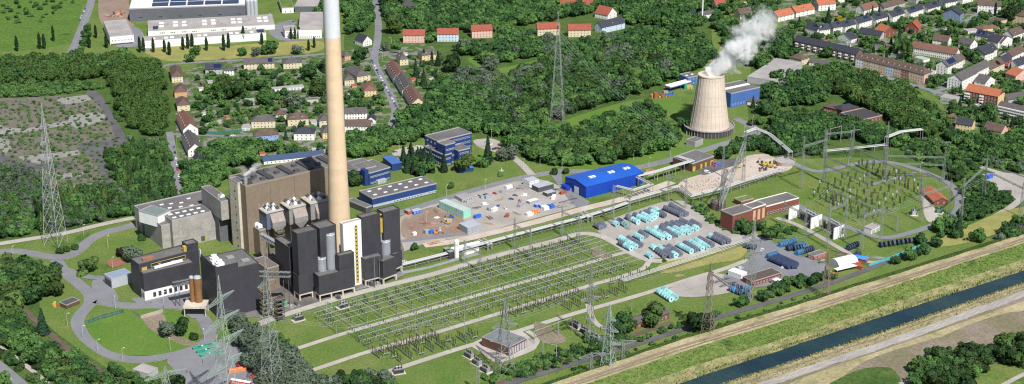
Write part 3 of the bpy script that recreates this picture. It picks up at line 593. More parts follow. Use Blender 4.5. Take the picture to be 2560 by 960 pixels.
for t in HS:
    lab,B_,C_,dp,h,rk,ri,wm,rm,wn,ch,do=t[:12]; kw=t[12] if len(t)>12 else {}
    kw={k:v for k,v in kw.items() if v is not None}
    kd='bungalow' if 'bungalow' in lab else 'terraced_house' if 'terrace ' in lab+' ' and 'white terrace with' in lab else 'apartment_house' if 'apartment house' in lab else 'townhouse' if 'townhouse' in lab else 'villa' if 'villa' in lab and 'solar villa' not in lab else 'barn' if 'barn' in lab else 'house'
    L_=(g(*C_)-g(*B_)).length
    sw=max(1,int(dp/4.5)) if wn else 0
    building(kd,lab,kd.replace('_',' '),B_,C_,depth=dp,h=0 or None,by=None) if False else None
    o,a,L,W_,_=place(B_,C_,depth=dp,h=0)
    # rebuild through pixel feet: use the ground line, then the height in metres
    def mk(o=o,a=a,L=L,W_=W_,h=h):
        r=thing(kd,lab,kd.replace('_',' '),o,a,kw.get('group')); rect_foot(o,a,L,W_,1.2)
        wall_box(r,L,W_,h,wm); pitched(r,L,W_,h,rk,ri,rm,wm)
        if wn:
            windows(r,L,W_,h,'front',wn[0],wn[1],1.2,1.4,.9)
            windows(r,L,W_,h,'left',wn[0],sw,1.2,1.4,.9); windows(r,L,W_,h,'right',wn[0],sw,1.2,1.4,.9)
        for k in range(ch):
            tt=(k+.5)/ch; x,y=(L*(.15+.7*tt),W_*.5+.8) if (rk=='gx' or (rk=='hip' and L>=W_)) else (L*.5+.8,W_*(.15+.7*tt))
            b=MB().box(x-.4,y-.5,h+ri*.5,x+.4,y+.5,h+ri+.9); b.box(x-.5,y-.6,h+ri+.9,x+.5,y+.6,h+ri+1.05); b.obj('chimney',BRICK,r)
        for k in range(do):
            if rk=='gy' or (rk=='hip' and W_>L):
                q=W_*(k+.7)/(do+.4); s=ri/(L/2); x=L*.17; z=h+s*x; d=MB().box(x-.2,q-.8,z-.3,x+2.2,q+.8,z+1.25).obj('dormer',GREYW,r)
                MB().box(x-.45,q-1,z+1.25,x+2.4,q+1,z+1.4).obj('dormer_roof',rm,d); link('window',winmesh(1.2,1.0),d,(x-.204,q,z+.1),-PI/2)
            else:
                q=L*(k+.7)/(do+.4); s=ri/(W_/2); y=W_*.17; z=h+s*y; d=MB().box(q-.8,y-.2,z-.3,q+.8,y+2.2,z+1.25).obj('dormer',GREYW,r)
                MB().box(q-1,y-.45,z+1.25,q+1,y+2.4,z+1.4).obj('dormer_roof',rm,d); link('window',winmesh(1.2,1.0),d,(q,y-.204,z+.1))
        sp=kw.get('solar')
        if sp:
            s=ri/(W_/2); x0,x1=sp; y0,y1=W_*.08,W_*.42; e=.28; b=MB(); A4=[(L*x0,y0,h+s*y0+e),(L*x1,y0,h+s*y0+e),(L*x1,y1,h+s*y1+e),(L*x0,y1,h+s*y1+e)]
            b.add(A4+[(x,y,z+.08) for x,y,z in A4],[(4,5,6,7),(0,1,5,4),(1,2,6,5),(2,3,7,6),(3,0,4,7),(3,2,1,0)]); b.obj('solar_panel',SOLAR,r)
        return r
    mk()
# white semi-detached row with dark roofs (all alike, stepped along the street)
ROW=[((2012,82),(2047,92)),((2049,90),(2081,86)),((2083,84),(2111,80)),((2113,81),(2146,73)),((2148,72),(2187,62)),((2190,63),(2229,54)),((2232,56),(2269,45)),((2276,46),(2317,34)),((2320,36),(2358,27)),((2363,21),(2400,15)),((2406,10),(2440,2))]
RN=['first','second','third','fourth','fifth','sixth','seventh','eighth','ninth','tenth','eleventh']
for k,(B_,C_) in enumerate(ROW):
    o,a,L,W_,_=place(B_,C_,depth=11,h=0); L*=.84; a+=R(3); h,ri=6.8,4.6
    r=thing('semi_detached_house','white house with dark roof, %s from the low end of the stepped row'%RN[k],'house',o,a); r['group']='white houses in the stepped row'; rect_foot(o,a,L,W_,1.2)
    wall_box(r,L,W_,h,WHITE); pitched(r,L,W_,h,'gx',ri,TILED,WHITE); windows(r,L,W_,h,'front',2,4,1.2,1.4,.9); windows(r,L,W_,h,'right',2,2,1.2,1.4,.9); windows(r,L,W_,h,'left',2,2,1.2,1.4,.9)
    s=ri/(W_/2); e=.28
    x0,x1=(.15,.5) if k%2 else (.5,.85); y0,y1=W_*.2,W_*.42; b=MB(); A4=[(L*x0,y0,h+s*y0+e),(L*x1,y0,h+s*y0+e),(L*x1,y1,h+s*y1+e),(L*x0,y1,h+s*y1+e)]
    b.add(A4+[(x,y,z+.08) for x,y,z in A4],[(4,5,6,7),(0,1,5,4),(1,2,6,5),(2,3,7,6),(3,0,4,7),(3,2,1,0)]); b.obj('solar_panel',SOLAR,r)
def bgl(kind,label,cat,B_,C_,depth,h,**k):
    """like building() but the corners are given on the ground"""
    o,a,L,W_,_=place(B_,C_,depth=depth,h=0); pb=proj(o.x,o.y,h); u=Vector((math.cos(a),math.sin(a),0)); e=o+u*L; pc=proj(e.x,e.y,h)
    return building(kind,label,cat,pb,pc,depth=depth,h=h,**k)
# long apartment blocks in the north-east
r=bgl('apartment_block','long dark apartment block with navy roof and balconies behind trees','apartments',(1984,121),(2139,157),13,9,wm=mat('dark_brick',(.16,.11,.10),.9,.15),rm=TILED,roof='gx',rise=4.5,win=(3,24),winl=(3,3))
L,W_,h=dims(r)
for i in range(10):
    for z in (2.6,5.6): MB().box(L*(i+.3)/10,-1.3,z,L*(i+.3)/10+3,0,z+1.1).obj('balcony',WHITE,r)
o,a,L,W_,_=place((2138,166),(2309,209),depth=14,h=0); r=thing('apartment_block','long apartment block in tan and white bands with brown hipped roof','apartments',o,a); rect_foot(o,a,L,W_,1)
for i in range(9): MB().box(L*i/9,(.02 if i%2 else 0),0,L*(i+1)/9,W_,9.5).obj('wall',[WHITE,TAN,CREAM,TAN,PALEB,PINK,mat('brown_render',(.28,.12,.07),.85,.1),TAN,PINK][i],r)
pitched(r,L,W_,9.5,'hip',5.5,TILEB,TAN); windows(r,L,W_,9.5,'front',3,27,1.3,1.5,1.0); windows(r,L,W_,9.5,'right',3,3,1.3,1.5,1.0)
for k in range(12):
    q=L*(k+.7)/12.6; y=W_*.17; s=5.5/(W_/2); z=9.5+s*y; d=MB().box(q-.9,y-.2,z-.3,q+.9,y+2.2,z+1.25).obj('dormer',WHITE,r); MB().box(q-1.1,y-.45,z+1.25,q+1.1,y+2.4,z+1.4).obj('dormer_roof',TILEB,d); link('window',winmesh(1.2,1.0),d,(q,y-.204,z+.1))
r=bgl('apartment_block','long white apartment block with red-brown roof behind the poplars','apartments',(2276,133),(2388,152),12,7,wm=WHITE,rm=TILERB,roof='gx',rise=5,win=(2,22),winr=(2,3),chim=4)
r=bgl('apartment_block','white house with blue solar roof beside the long apartment blocks','apartments',(2368,188),(2406,170),13,9,wm=WHITE,rm=TILEG,roof='gx',rise=5,win=(3,5),winl=(3,3),solar=(.15,.6))
r=bgl('apartment_block','white four-storey corner block with brown roof and dark balconies','apartments',(2402,228),(2440,208),15,11,wm=WHITE,rm=TILEG,roof='gx',rise=5,win=(4,5),winl=(4,4))
r=bgl('house','dark red house with navy roof in the right-hand street','house',(2505,175),(2527,163),12,7,wm=REDW,rm=TILED,roof='gx',rise=4.5,win=(2,3),winl=(2,3))
o,a,L,W_,_=place((2411,253),(2492,269),depth=16,h=0)
r=bgl('apartment_block','orange-roofed apartment block of red brick with white balconies and yellow gable','apartments',(2411,253),(2492,269),16,11,wm=BRICK,rm=TILEO,roof='gx',rise=5,win=(4,10))
L,W_,h=dims(r); MB().box(L,0,0,L+.3,W_,h).obj('end_wall',YELLOW,r); windows(r,L+.3,W_,h,'right',4,3)
for z in (2.4,5,7.6): MB().box(-.3,-1.6,z,5,-.003,z+1.2).obj('balcony',WHITE,r); MB().box(L*.45,-1.6,z,L*.45+4,-.003,z+1.2).obj('balcony',WHITE,r)
r=bgl('apartment_block','white apartment block with full-width balcony bands at the right edge','apartments',(2492,287),(2566,304),14,9,wm=WHITE,rm=TILEG,roof='gx',rise=3,win=(3,12))
L,W_,h=dims(r)
for z in (2.5,5.4,8.0): MB().box(0,-1.6,z,L,-.003,z+1.1).obj('balcony',WHITE,r)
r=bgl('house','yellow house with dark solar roof and carport above the substation','house',(2388,325),(2428,331),14,6.5,wm=YELLOW,rm=TILED,roof='gx',rise=4,win=(2,4),winl=(2,3)); L,W_,h=dims(r)
MB().box(-8,-2,0,-.3,6,3).obj('carport',TILED,r)
# brick lodge and its low annex
r=bgl('brick_lodge','brown brick lodge with brown hipped roof between the plane belt and the wood','lodge',(2057,278),(2104,289),13,5,wm=BRICK,rm=TILEB,roof='hip',rise=3,win=(1,8)); 
r=bgl('brick_lodge','brick corner pavilion with dark hipped roof joined to the lodge end','lodge',(2104,291),(2144,283),13,6,wm=BRICK,rm=TILED,roof='hip',rise=3,win=(1,5),winl=(1,3))
r=bgl('flat_roofed_hall','low hall with wide dark felt roof beyond the brick lodge','hall',(2149,312),(2205,299),26,4,wm=BRICK,rm=mat('black_felt',(.06,.055,.055),.9,.15),win=(1,6))
# the stepped terrace in three sections beside the street of parked cars
P0,P1,P2=g(966,178),g(1023,276),g(1056,267); n_=(P1-P0).normalized()
tr=[('red-brown roofed section of the long terrace, farthest one',0,.345,TILERB,0),('grey-roofed middle section of the long terrace',.35,.67,TILEG,-1.2),('red-brown roofed section of the long terrace, nearest one',.675,1.0,TILERB,-2.4)]
for lab,t0,t1,rm,dx in tr:
    a_=P0.lerp(P1,t1); far=P0.lerp(P1,t0); D=(far-a_).length; ang=math.atan2(n_.y,n_.x)+PI/2
    u=Vector((math.cos(ang),math.sin(ang),0)); o=a_+u*dx*-1; L=13
    r=thing('terraced_house',lab,'terrace',o,ang); rect_foot(o,ang,L,D,1); wall_box(r,L,D,6.5,PALEB if 'middle' not in lab else WHITE); pitched(r,L,D,6.5,'gy',5.5,rm,CREAM); windows(r,L,D,6.5,'left',2,12); windows(r,L,D,6.5,'front',2,2)
    s=5.5/(L/2)
    for k in range(6):
        q=D*(k+.5)/6; x=L*.14; z=6.5+s*x; d=MB().box(x-.2,q-1.3,z-.3,x+2.4,q+1.3,z+1.25).obj('dormer',GREYW,r); MB().box(x-.45,q-1.5,z+1.25,x+2.6,q+1.5,z+1.4).obj('dormer_roof',TILED,d); link('window',winmesh(1.8,1.0),d,(x-.204,q,z+.1),-PI/2)
# garages
def garage(lab,B_,C_,dp,h=3,wm=WHITE,rm=FELT,nd=1):
    r=bgl('garage',lab,'garage',B_,C_,dp,h,wm=wm,rm=rm,par=.2); L,W_,h=dims(r)
    for k in range(nd): MB().box(L*(k+.15)/nd,-.05,.05,L*(k+.85)/nd,0.02,2.3).obj('garage_door',LGREY,r)
garage('pale row of garages left of the chimney, upper row',(681,230),(760,223),6,3,WHITE,FELTL,9); garage('short garage with pale roof in the western gardens, upper of two',(612,263),(636,262),12,3,WHITE,FELTL,2)
garage('short brown-roofed garage in the western gardens, lower of two',(612,272),(636,270),9,3,CREAM,TILEB,2) if False else None
garage('low garage row with dark roof beside the chimney',(765,258),(796,256),7,3,CREAM,FELT,4); garage('white garage beside the cream villa',(779,315),(797,313),9,3,WHITE,FELTL,1)
garage('white double garage beside the blue-walled house',(604,327),(624,327),10,3.2,WHITE,FELTL,2); garage('grey garage at the crossroads corner',(860,185),(884,180),9,3,GREYW,FELT,1)
garage('brown shed garage among the middle gardens of the white row',(2170,118),(2196,124),8,3,GREYW,TILEG,2); garage('green-roofed garage row behind the tan apartment block',(2284,150),(2308,157),10,3,WHITE,mat('pale_green_roof',(.35,.42,.34),.8,.1),2)
garage('pale flat garage beside the poplars',(2240,145),(2262,140),8,3,WHITE,FELTL,2); garage('long flat garage row near the upper right road',(2420,85),(2460,80),9,3,WHITE,FELTL,4); garage('brown flat garage in the gardens of the right edge',(2470,52),(2500,60),12,3,TAN,TILEB,2)
garage('long pale-roofed carport beside the white solar house',(2300,196),(2340,184),9,3,WHITE,FELTL,3); garage('dark flat-roofed garage below the orange-roofed apartments',(2350,250),(2392,258),12,3,GREYW,FELTL,3)
# ---------------------------------------------------------------- factory at the top
r=building('office_block','white two-storey office block with pale flat roof beside the street','office',(274.1,91.5),(333.9,86.4),A=(241.1,55.4),by=(275.4,113.4),wm=WHITE,rm=FELTL,win=(1,7),winl=(1,8),fl=4)
L,W_,h=dims(r); MB().box(.5,-.05,.0,L-.5,.02,1.6).obj('undercroft_shade',DKST,r)  # flat dark strip stands in for the shade of an open undercroft
for x,y in ((.4,.35),(.5,.6),(.45,.8)): MB().box(L*x,W_*y,h,L*x+7,W_*y+1.5,h+1).obj('roof_vent',GALV,r)
r=building('warehouse','huge dark grey warehouse with solar roof beyond the factory','warehouse',(322.6,23),(613,13),A=(321,-62),by=(324.4,54),wm=GREYC,rm=WHITEC,par=1); L,W_,h=dims(r)
for i in range(5):
    for j in range(6): MB().box(L*.19+i*L*.153,W_*.05+j*W_*.12,h+.3,L*.19+(i+.92)*L*.153,W_*.05+(j+.8)*W_*.12,h+.6).obj('solar_panel',SOLAR,r)
for k in range(6): MB().box(L*(.08+.17*k),-.08,4,L*(.08+.17*k)+4,0.02,4.8).obj('window',GLASS,r)
r=building('factory_hall','long white factory hall with pale roof and skylights','factory',(369.5,77.3),(686.6,60.6),A=(343,53.6),by=(369.5,90.2),wm=WHITE,rm=FELTL,winl=(1,6),par=.4); L,W_,h=dims(r)
for i,x in enumerate((.09,.2,.27,.43,.5,.66,.71,.87,.92)):
    for y in (.3,.62): MB().box(L*x,W_*y,h,L*x+5,W_*y+7,h+.5).obj('skylight',SKYL,r)
for x in (.1,.18,.27,.35,.5,.58,.75,.82): windows_l=[link('window',winmesh(1.3,1.4),r,(L*x+d,-.004,h*.35)) for d in (0,1.8,3.6)]
for x in (.15,.3,.55,.8): MB().box(L*x,W_*.5,h,L*x+2.5,W_*.5+2.5,h+1.2).obj('roof_vent',GALV,r)
MB().box(L*.04,W_*.1,h+.1,L*.08,W_*.4,h+.5).obj('solar_panel',SOLAR,r)
r=building('factory_hall','low white factory front with pale roof facing the cypresses','factory',(357.9,101.8),(664.7,81.2),A=(348.9,92.8),by=(358,121),wm=WHITEC,rm=FELTL,par=.4); L,W_,h=dims(r)
for x in (.07,.17,.22,.44,.49,.7,.75,.87): MB().box(L*x,W_*.2,h,L*x+4,W_*.2+5,h+.5).obj('skylight',SKYL,r)
MB().box(L*.93,2,h+.1,L*.99,W_-3,h+.5).obj('solar_panel',SOLAR,r)
r=building('factory_hall','white square hall with pale roof left of the chimney top','factory',(745.9,74.8),(803.9,73.5),A=(734,32),by=(747,96.7),wm=WHITE,rm=FELTL,win=(1,10),fl=1); 
r=building('factory_annex','small white annex in front of the square hall','factory',(712,77.3),(744,75),A=(706,66),by=(712,95),wm=WHITE,rm=FELTL,win=(2,5))
r=building('office_block','small white office block with green roof at the top','office',(704.6,20.6),(734,19),A=(702,-5),by=(706,33.5),wm=WHITE,rm=GR['lawn'],win=(1,2))
r=building('factory_hall','grey hall with pale roof at the top left of the chimney','factory',(737,15.5),(793.6,15.5),A=(736,-22),by=(736.8,31),wm=GREYC,rm=FELTL)
for k in range(3):
    p=g(622+k*9,38); t=tag(MB().lathe([(2.6,0),(2.6,17),(1.6,18.2),(.3,18.4)],20).obj('storage_silo',LGREY,None,p),'tall grey storage silo at the end of the warehouse, %s from the warehouse wall'%['first','second','third'][k],'silo','silos beside the warehouse')
# blue halls beside the cooling tower
r=building('workshop_hall','blue workshop hall with dark flat roof behind the cooling tower','workshop',(1827.5,234.4),(1899.9,218.6),A=(1783,216),by=(1827.5,270),wm=BLUEP,rm=FELT,win=(1,10),fl=2); L,W_,h=dims(r); MB().box(L*.1,W_*.45,h+.02,L*.95,W_*.6,h+.5).obj('roof_light',SKYL,r)
r=building('warehouse','long grey flat warehouse behind the blue workshop hall','warehouse',(1868,192),(1935,203),A=None,depth=75,h=6,wm=GREYW,rm=FELTL); 
r=building('workshop_hall','small blue workshop with dark roof left of the cooling tower','workshop',(1720.6,195),(1748,189.4),A=(1694,186.8),h=8,wm=BLUEP,rm=FELT,win=(2,3),skyl=(2,1,3,2))
r=building('canopy_shed','white-roofed open canopy shed left of the cooling tower','shed',(1675.6,218),(1728,204),A=(1664,213),h=5,wm=BLUEP,rm=WHITEC,tm=WHITEC,z0=3.6); L,W_,h=dims(r)
for x in (.2,L/4,L/2,3*L/4,L-.4):
    for y in (.2,W_-.3): MB().box(x,y,0,x+.3,y+.3,3.6).obj('post',BLUEC,r)
r=building('brick_substation_hut','pale pump house with grey roof at the foot of the cooling tower','pump house',(1738,356),(1758,348),depth=10,h=5,wm=CONC,rm=FELT)
r=bgl('garden_shed','white house and glasshouse roofs right of the blue workshop hall','shed',(1868,262),(1905,268),9,4,wm=WHITE,rm=TILEG,roof='gx',rise=2)
# plant offices
r=building('workshop_hall','long navy hall with flat roof and ribbon windows beside the gravel yard','hall',(930.3,497.5),(1091,459.4),A=(894.4,478.8),by=(933,521),wm=BLUEC,rm=FELT); L,W_,h=dims(r)
MB().box(0.5,-.25,.6,L-.4,0,2.8).obj('ribbon_wall',LGREY,r)
for k in range(22):
    if 6<k<17 or k>18: link('window',winmesh(1.9,1.2),r,(L*(k+.5)/22,-.26,1.2))
for x in (.08,.24,.4,.56,.72,.88):
    for y in (.28,.72): MB().box(L*x,W_*y,h,L*x+3.2,W_*y+1.6,h+.5).obj('skylight',SKYL,r)
r=building('entrance_canopy','dark low annex at the chimney end of the long navy hall','annex',(915,520),(930,515),A=(880,496),h=5,wm=DKST,rm=FELT)
r=building('office_building','navy two-storey office with flat dark roofs right of the chimney','office',(875.6,430.6),(940.6,416),A=(841.9,409.7),by=(877,462),wm=BLUEC,rm=FELT,win=(2,12),ww=1.4); 
e,o,a,L,W_,h=block(r,(922.5,434),(976,418.75),A=(886,411.6),by=(924,464))
e2,o2,a2,L2,W2,h2=block(r,(911.6,426.6),(921,424),depth=6,by=(912.5,466)); wall_box(e2,L2,W2,h2,BLUEC,name='stair_tower')
wall_box(e,L,W_,h,BLUEC); flat_roof(e,L,W_,h,FELT,TRIM); windows(e,L,W_,h,'front',2,11,1.4,1.3,1); MB().box(L*.3,-3,0,L*.7,-.003,3.2).obj('porch',LGREY,e); rect_foot(o,a,L,W_)
e,o,a,L,W_,h=block(r,(980,411),(1003.8,407),A=(953,393.8),by=(981,428)); wall_box(e,L,W_,h,BLUEC); MB().box(-.4,-.4,h,L+.4,W_+.4,h+.5).obj('roof',BLUEP,e); rect_foot(o,a,L,W_)
rr=building('office_tower','navy stepped office tower with white window bands and flat grey roofs','office',(1093.8,353.8),(1178.8,332.8),A=(1067.8,338),by=(1095,402),wm=BLUEC,rm=FELT,win=(4,15),winl=(4,3),ww=1.5)
for (B_,C_,A_,by_,w,wl) in (((1110,389),(1129.4,384),(1059.4,367),(1110,418),(2,3),(2,9)),((1112.5,364),(1138,357),(1092,356),(1113,415),(3,5),None),((1146,378),(1175,371),(1124,366),(1146.4,414),(3,5),None)):
    e,o,a,L,W_,h=block(rr,B_,C_,A=A_,by=by_); wall_box(e,L,W_,h,BLUEC); flat_roof(e,L,W_,h,FELT,TRIM); windows(e,L,W_,h,'front',w[0],w[1],1.5,1.4,1); rect_foot(o,a,L,W_)
    if wl: windows(e,L,W_,h,'left',wl[0],wl[1],1.5,1.4,1)
e,o,a,L,W_,h=block(rr,(1150,418),(1184,413),A=(1130,409),h=5.5); wall_box(e,L,W_,3.5,BLUEC); pitched(e,L,W_,3.5,'hip',3,BLUEP,BLUEC)
# bright blue hall
r=building('industrial_hall','bright blue sheet-metal hall with low arched roof and skylight pairs','hall',(1465.3,467.5),(1609,431.5),A=(1414.7,441.6),by=(1465.3,496),wm=BLUEB,rm=BLUER_,roof='gx',rise=2.2,o_=.3); L,W_,h=dims(r)
for x in (.2,.53,.8):
    for d in (0,3.4): s=2.2/(W_/2); MB().box(L*x+d,W_*.36,h+s*W_*.36+.15,L*x+d+2.6,W_*.47,h+s*W_*.47+.5).obj('skylight',SKYL,r)
MB().box(-.1,W_*.35,0,0.02,W_*.35+6,6.2).obj('rolling_door',WHITEC,r); MB().box(-.1,W_*.7,0,0.02,W_*.7+2,2.4).obj('side_door',WHITEC,r); MB().box(-4,W_*.75,0,-.02,W_,4).obj('lean_to',BLUEB,r)
# brown service building and yellow doors
r=building('service_building','brown brick service building with yellow roller doors beside the demolition site','service building',(1730.6,410),(1785.3,391),A=(1684,393),by=(1733.75,430),wm=BROWNC,rm=FELT); L,W_,h=dims(r)
MB().box(-.0,-.12,0.1,0.1,-.1,.1).obj('plinth',CONC,r) if False else None
for x,w in ((.03,4.2),(.38,3),(.58,3),(.83,5)): MB().box(L*x,-.12,.1,L*x+w*.8,.02,4.4).obj('roller_door',YEL,r)
r=building('container_office','orange-roofed site hut beside the blue hall','hut',(1626,431),(1640,427),depth=7,h=3,wm=LGREY,rm=TILEO,par=.1)
# red brick transformer hall complex
rb=building('transformer_hall','tall red brick transformer hall with grey flat roof at the drum yard corner','hall',(1831.9,539.2),(1880.6,524.6),A=(1802.8,526),by=(1835.4,582),wm=BRICK,rm=FELT); L,W_,h=dims(rb)
MB().box(2,-.15,0,6.5,.02,6).obj('roller_door',LGREY,rb); MB().box(2.4,-.12,7.5,5.6,.02,10).obj('window',GLASS,rb)
for (B_,C_,A_,hh,rows) in (((1880.6,522.5),(1914.8,511.5),(1857,513),None,1),((1914.8,517),(1997.3,495.4),(1882.7,503),None,0)):
    e,o,a,L,W_,h=block(rb,B_,C_,A=A_,by=(B_[0]+2,560) if rows else (B_[0]+2,541)); wall_box(e,L,W_,h,BRICK); flat_roof(e,L,W_,h,FELT,WHITE); rect_foot(o,a,L,W_)
    if rows:
        for k in range(3): MB().box(1.2+k*L/3,-.12,2,L/3-1+k*L/3,.02,h-2).obj('window',mat('boarded_window',(.55,.36,.22),.8,.1),e)
    else: windows(e,L,W_,h,'front',1,10,1.8,2,1.2)
r=building('low_brick_annex','low pale-edged annex with green roof behind the red brick hall','annex',(1853,505),(1884,497),depth=9,h=4,wm=BRICK,rm=GR['lawn'])
r=building('transformer_kiosk','white flat-roofed kiosk with pale doors on the mown substation lawn','kiosk',(2178.8,574.2),(2201,564),A=(2159.2,568.4),by=(2178.8,586.5),wm=WHITE,rm=FELTL); L,W_,h=dims(r); MB().box(1,-.08,0.1,L*.45,.02,3).obj('door',TRIM,r); MB().box(L*.55,-.08,0.1,L-1,.02,3).obj('door',TRIM,r)
r=building('relay_house','relay house with bright orange-red tiled gable roof inside the loop road','relay house',(2334.8,504),(2371.7,502),depth=27,by=(2335,513.5),wm=BRICK,rm=TILEO,roof='gy',rise=3,win=(1,2),winl=(1,5)); L,W_,h=dims(r)
r=building('switch_house','dark brick switch house with big grey flat roof beside the switchyard','switch house',(1272.9,868.3),(1316.7,845.4),A=(1223.8,832.9),by=(1274.5,891),wm=mat('dark_brown_brick',(.15,.07,.055),.9,.15),rm=mat('grey_slate_roof',(.17,.18,.20),.7,.1,.2,lines=(4,60,.9,0,'xy')),par=.1); L,W_,h=dims(r)
for k in range(7): MB().box(L*(k+.15)/7,-.1,.6,L*(k+.85)/7,.02,h-1.5).obj('louvre_door',LGREY,r)
r=bgl('brick_store','long brick store with brown roof half hidden behind two round trees','store',(1590,823),(1673,796),depth=9,h=4.5,wm=BRICK,rm=TILEG,roof='gx',rise=2.2,win=(1,8),winl=(1,2))
r=building('brick_hut','small red brick hut with grey flat roof between the blue drum stacks','hut',(2034.7,641.3),(2065.9,631),A=(2014.8,635.5),by=(2035,651.5),wm=mat('bright_brick',(.36,.07,.05),.9,.12),rm=FELT,win=(1,4),winl=(1,3),par=.3)
r=building('vehicle_shed','long vehicle shed with wide dark brown roof above the hedge','shed',(1882,704),(1953.6,682),A=(1853,692.3),by=(1882.7,717.5),wm=BRICK,rm=mat('brown_felt',(.10,.075,.065),.9,.12),win=(1,9),par=.15)
r=building('white_store','white box store beside the dark brown vehicle shed','store',(1853,689),(1868,682),depth=12,h=3.6,wm=WHITE,rm=WHITEC,tm=WHITEC)
r=building('small_shed','grey shed with pale roof behind the vehicle shed end','shed',(1943,706),(1958,700),depth=6,h=3,wm=GREYW,rm=WHITEC)
r=building('grey_shed','pale grey sheet-metal shed left of the black coal building','shed',(278.3,697.5),(330,683),A=(259,685),by=(280,721.6),wm=LGREY,rm=mat('blue_grey_sheet',(.26,.31,.40),.4,.08,lines=(1,90,.9,0,'xy')),tm=LGREY,par=.1); L,W_,h=dims(r); MB().box(-.1,1,0,.02,W_-1,h-2).obj('bay_shade_panel',DKST,r)  # closed dark sheet painted in for the shaded inside of an open bay
r=building('timber_shed','small brown shed with black roof beside the railway','shed',(165.8,763),(199,749.6),A=(155.4,752.5),by=(166.7,773),wm=BROWNC,rm=DKST,par=.1)
r=building('gate_house','low flat-roofed gate house with grey roof beside the truck yard','gate house',(370,935),(395,920),A=(334,922),h=3.6,wm=GREYW,rm=FELTL,par=.3)
# white tent hall
p=g(2085,668); t=thing('storage_tent','white arched storage tent with open apron beside the red containers','tent',p,R(28)); b=MB(); n=12; Rr=6.5
b.add([(x,Rr*math.cos(PI*i/n),Rr*math.sin(PI*i/n)*1.0) for x in (0,18) for i in range(n+1)],[(i,i+1,i+n+2,i+n+1) for i in range(n)]+[tuple(range(n,-1,-1)),tuple(range(n+1,2*n+2))]); b.obj('canopy',WHITE,t); MB().box(-6,-7,2.6,14,-11,3).obj('awning',WHITE,t); MB().box(-5.5,-10.6,0,-5.3,-10.4,2.6).box(13.3,-10.6,0,13.5,-10.4,2.6).obj('awning_post',GALV,t); rect_foot(p-Vector((0,8,0)),R(28),18,16)
# ================================================================ the power station
def vents(root,x,y,w,l,h,n=4):
    b=MB()
    for k in range(n): b.box(x+k*w/n,y,h,x+(k+.7)*w/n,y+l,h+1.6)
    b.obj('roof_vent',DKST,root)
def seams(root,L,h,m,n,z0=0): 
    b=MB()
    for k in range(1,n): b.box(L*k/n-.12,-.06,z0,L*k/n+.12,-.003,h)
    b.obj('seam',m,root)
# low turbine hall and concrete block
tb=building('turbine_hall','long low concrete turbine hall with dark felt roof and small skylights','turbine hall',(402.8,566),(575,526),A=(334,516),by=(411,622),wm=CONC,rm=FELT,par=.8); L,W_,h=dims(tb)
MB().box(-.1,W_*.86,0,.02,W_*.93,8).obj('rolling_door',DKST,tb); MB().box(-.1,W_*.66,0,.02,W_*.73,8).obj('rolling_door',DKST,tb)
for x,y in ((.3,.8),(.42,.75),(.55,.7),(.34,.6),(.48,.55),(.62,.5),(.7,.8)): MB().box(L*x,W_*y,h,L*x+3,W_*y+1.6,h+.5).obj('skylight',SKYL,tb)
e=building('roof_house','pale box with grey-green roof standing on the turbine hall edge','roof house',(394,541),(426,527),A=(367,519),h=tb['_d'][2]+6,wm=WHITEC,rm=mat('grey_green_roof',(.17,.21,.20),.8,.1),z0=tb['_d'][2]-3) 
cb=building('concrete_hall','weathered raw concrete hall with nine roof lights and stained walls','concrete hall',(429.4,552.5),(527.8,530.6),A=(401,533.8),by=(432,622),wm=CONC,rm=FELT,par=.7); L,W_,h=dims(cb)
for i in range(5):
    for j in range(2): MB().box(L*(.08+i*.18),W_*(.22+j*.4),h,L*(.08+i*.18)+3.2,W_*(.22+j*.4)+1.8,h+.5).obj('skylight',SKYL,cb)
MB().box(L*.7,-.1,1,L*.8,.02,5).obj('rolling_door',DKST,cb); MB().box(L*.7,-.08,7,L*.78,.02,9).obj('louvre',GALV,cb); MB().box(L*.86,-.08,4.5,L*.97,.02,8.5).obj('louvre',GALV,cb); MB().box(L*.82,-.1,1,L*.85,.02,4).obj('door',YEL,cb)
MB().add([(L,0,0),(L+7,0,0),(L,0,h),(L,W_,0),(L+7,W_,0),(L,W_,h)],[(0,1,2),(3,5,4),(1,4,5,2),(0,3,4,1),(0,2,5,3)]).obj('buttress',CONC,cb)
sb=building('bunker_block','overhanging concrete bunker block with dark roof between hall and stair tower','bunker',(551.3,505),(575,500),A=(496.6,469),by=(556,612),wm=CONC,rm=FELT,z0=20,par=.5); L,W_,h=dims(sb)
MB().box(0,6,0,L,W_,20).obj('lower_wall',mat('recess_shade_concrete',(.12,.12,.13),.9,.15),sb); MB().box(3,8,h,7,12,h+1.5).box(9,4,h,12,9,h+1).obj('roof_unit',WHITEC,sb)  # set-back lower wall is coloured dark for the recess shade below the overhang
MB().bar((1,6,h-14),(1,6,h+2),.8,8).bar((1,6,h+2),(6,12,h+2),.8,8).obj('duct',GALV,sb)
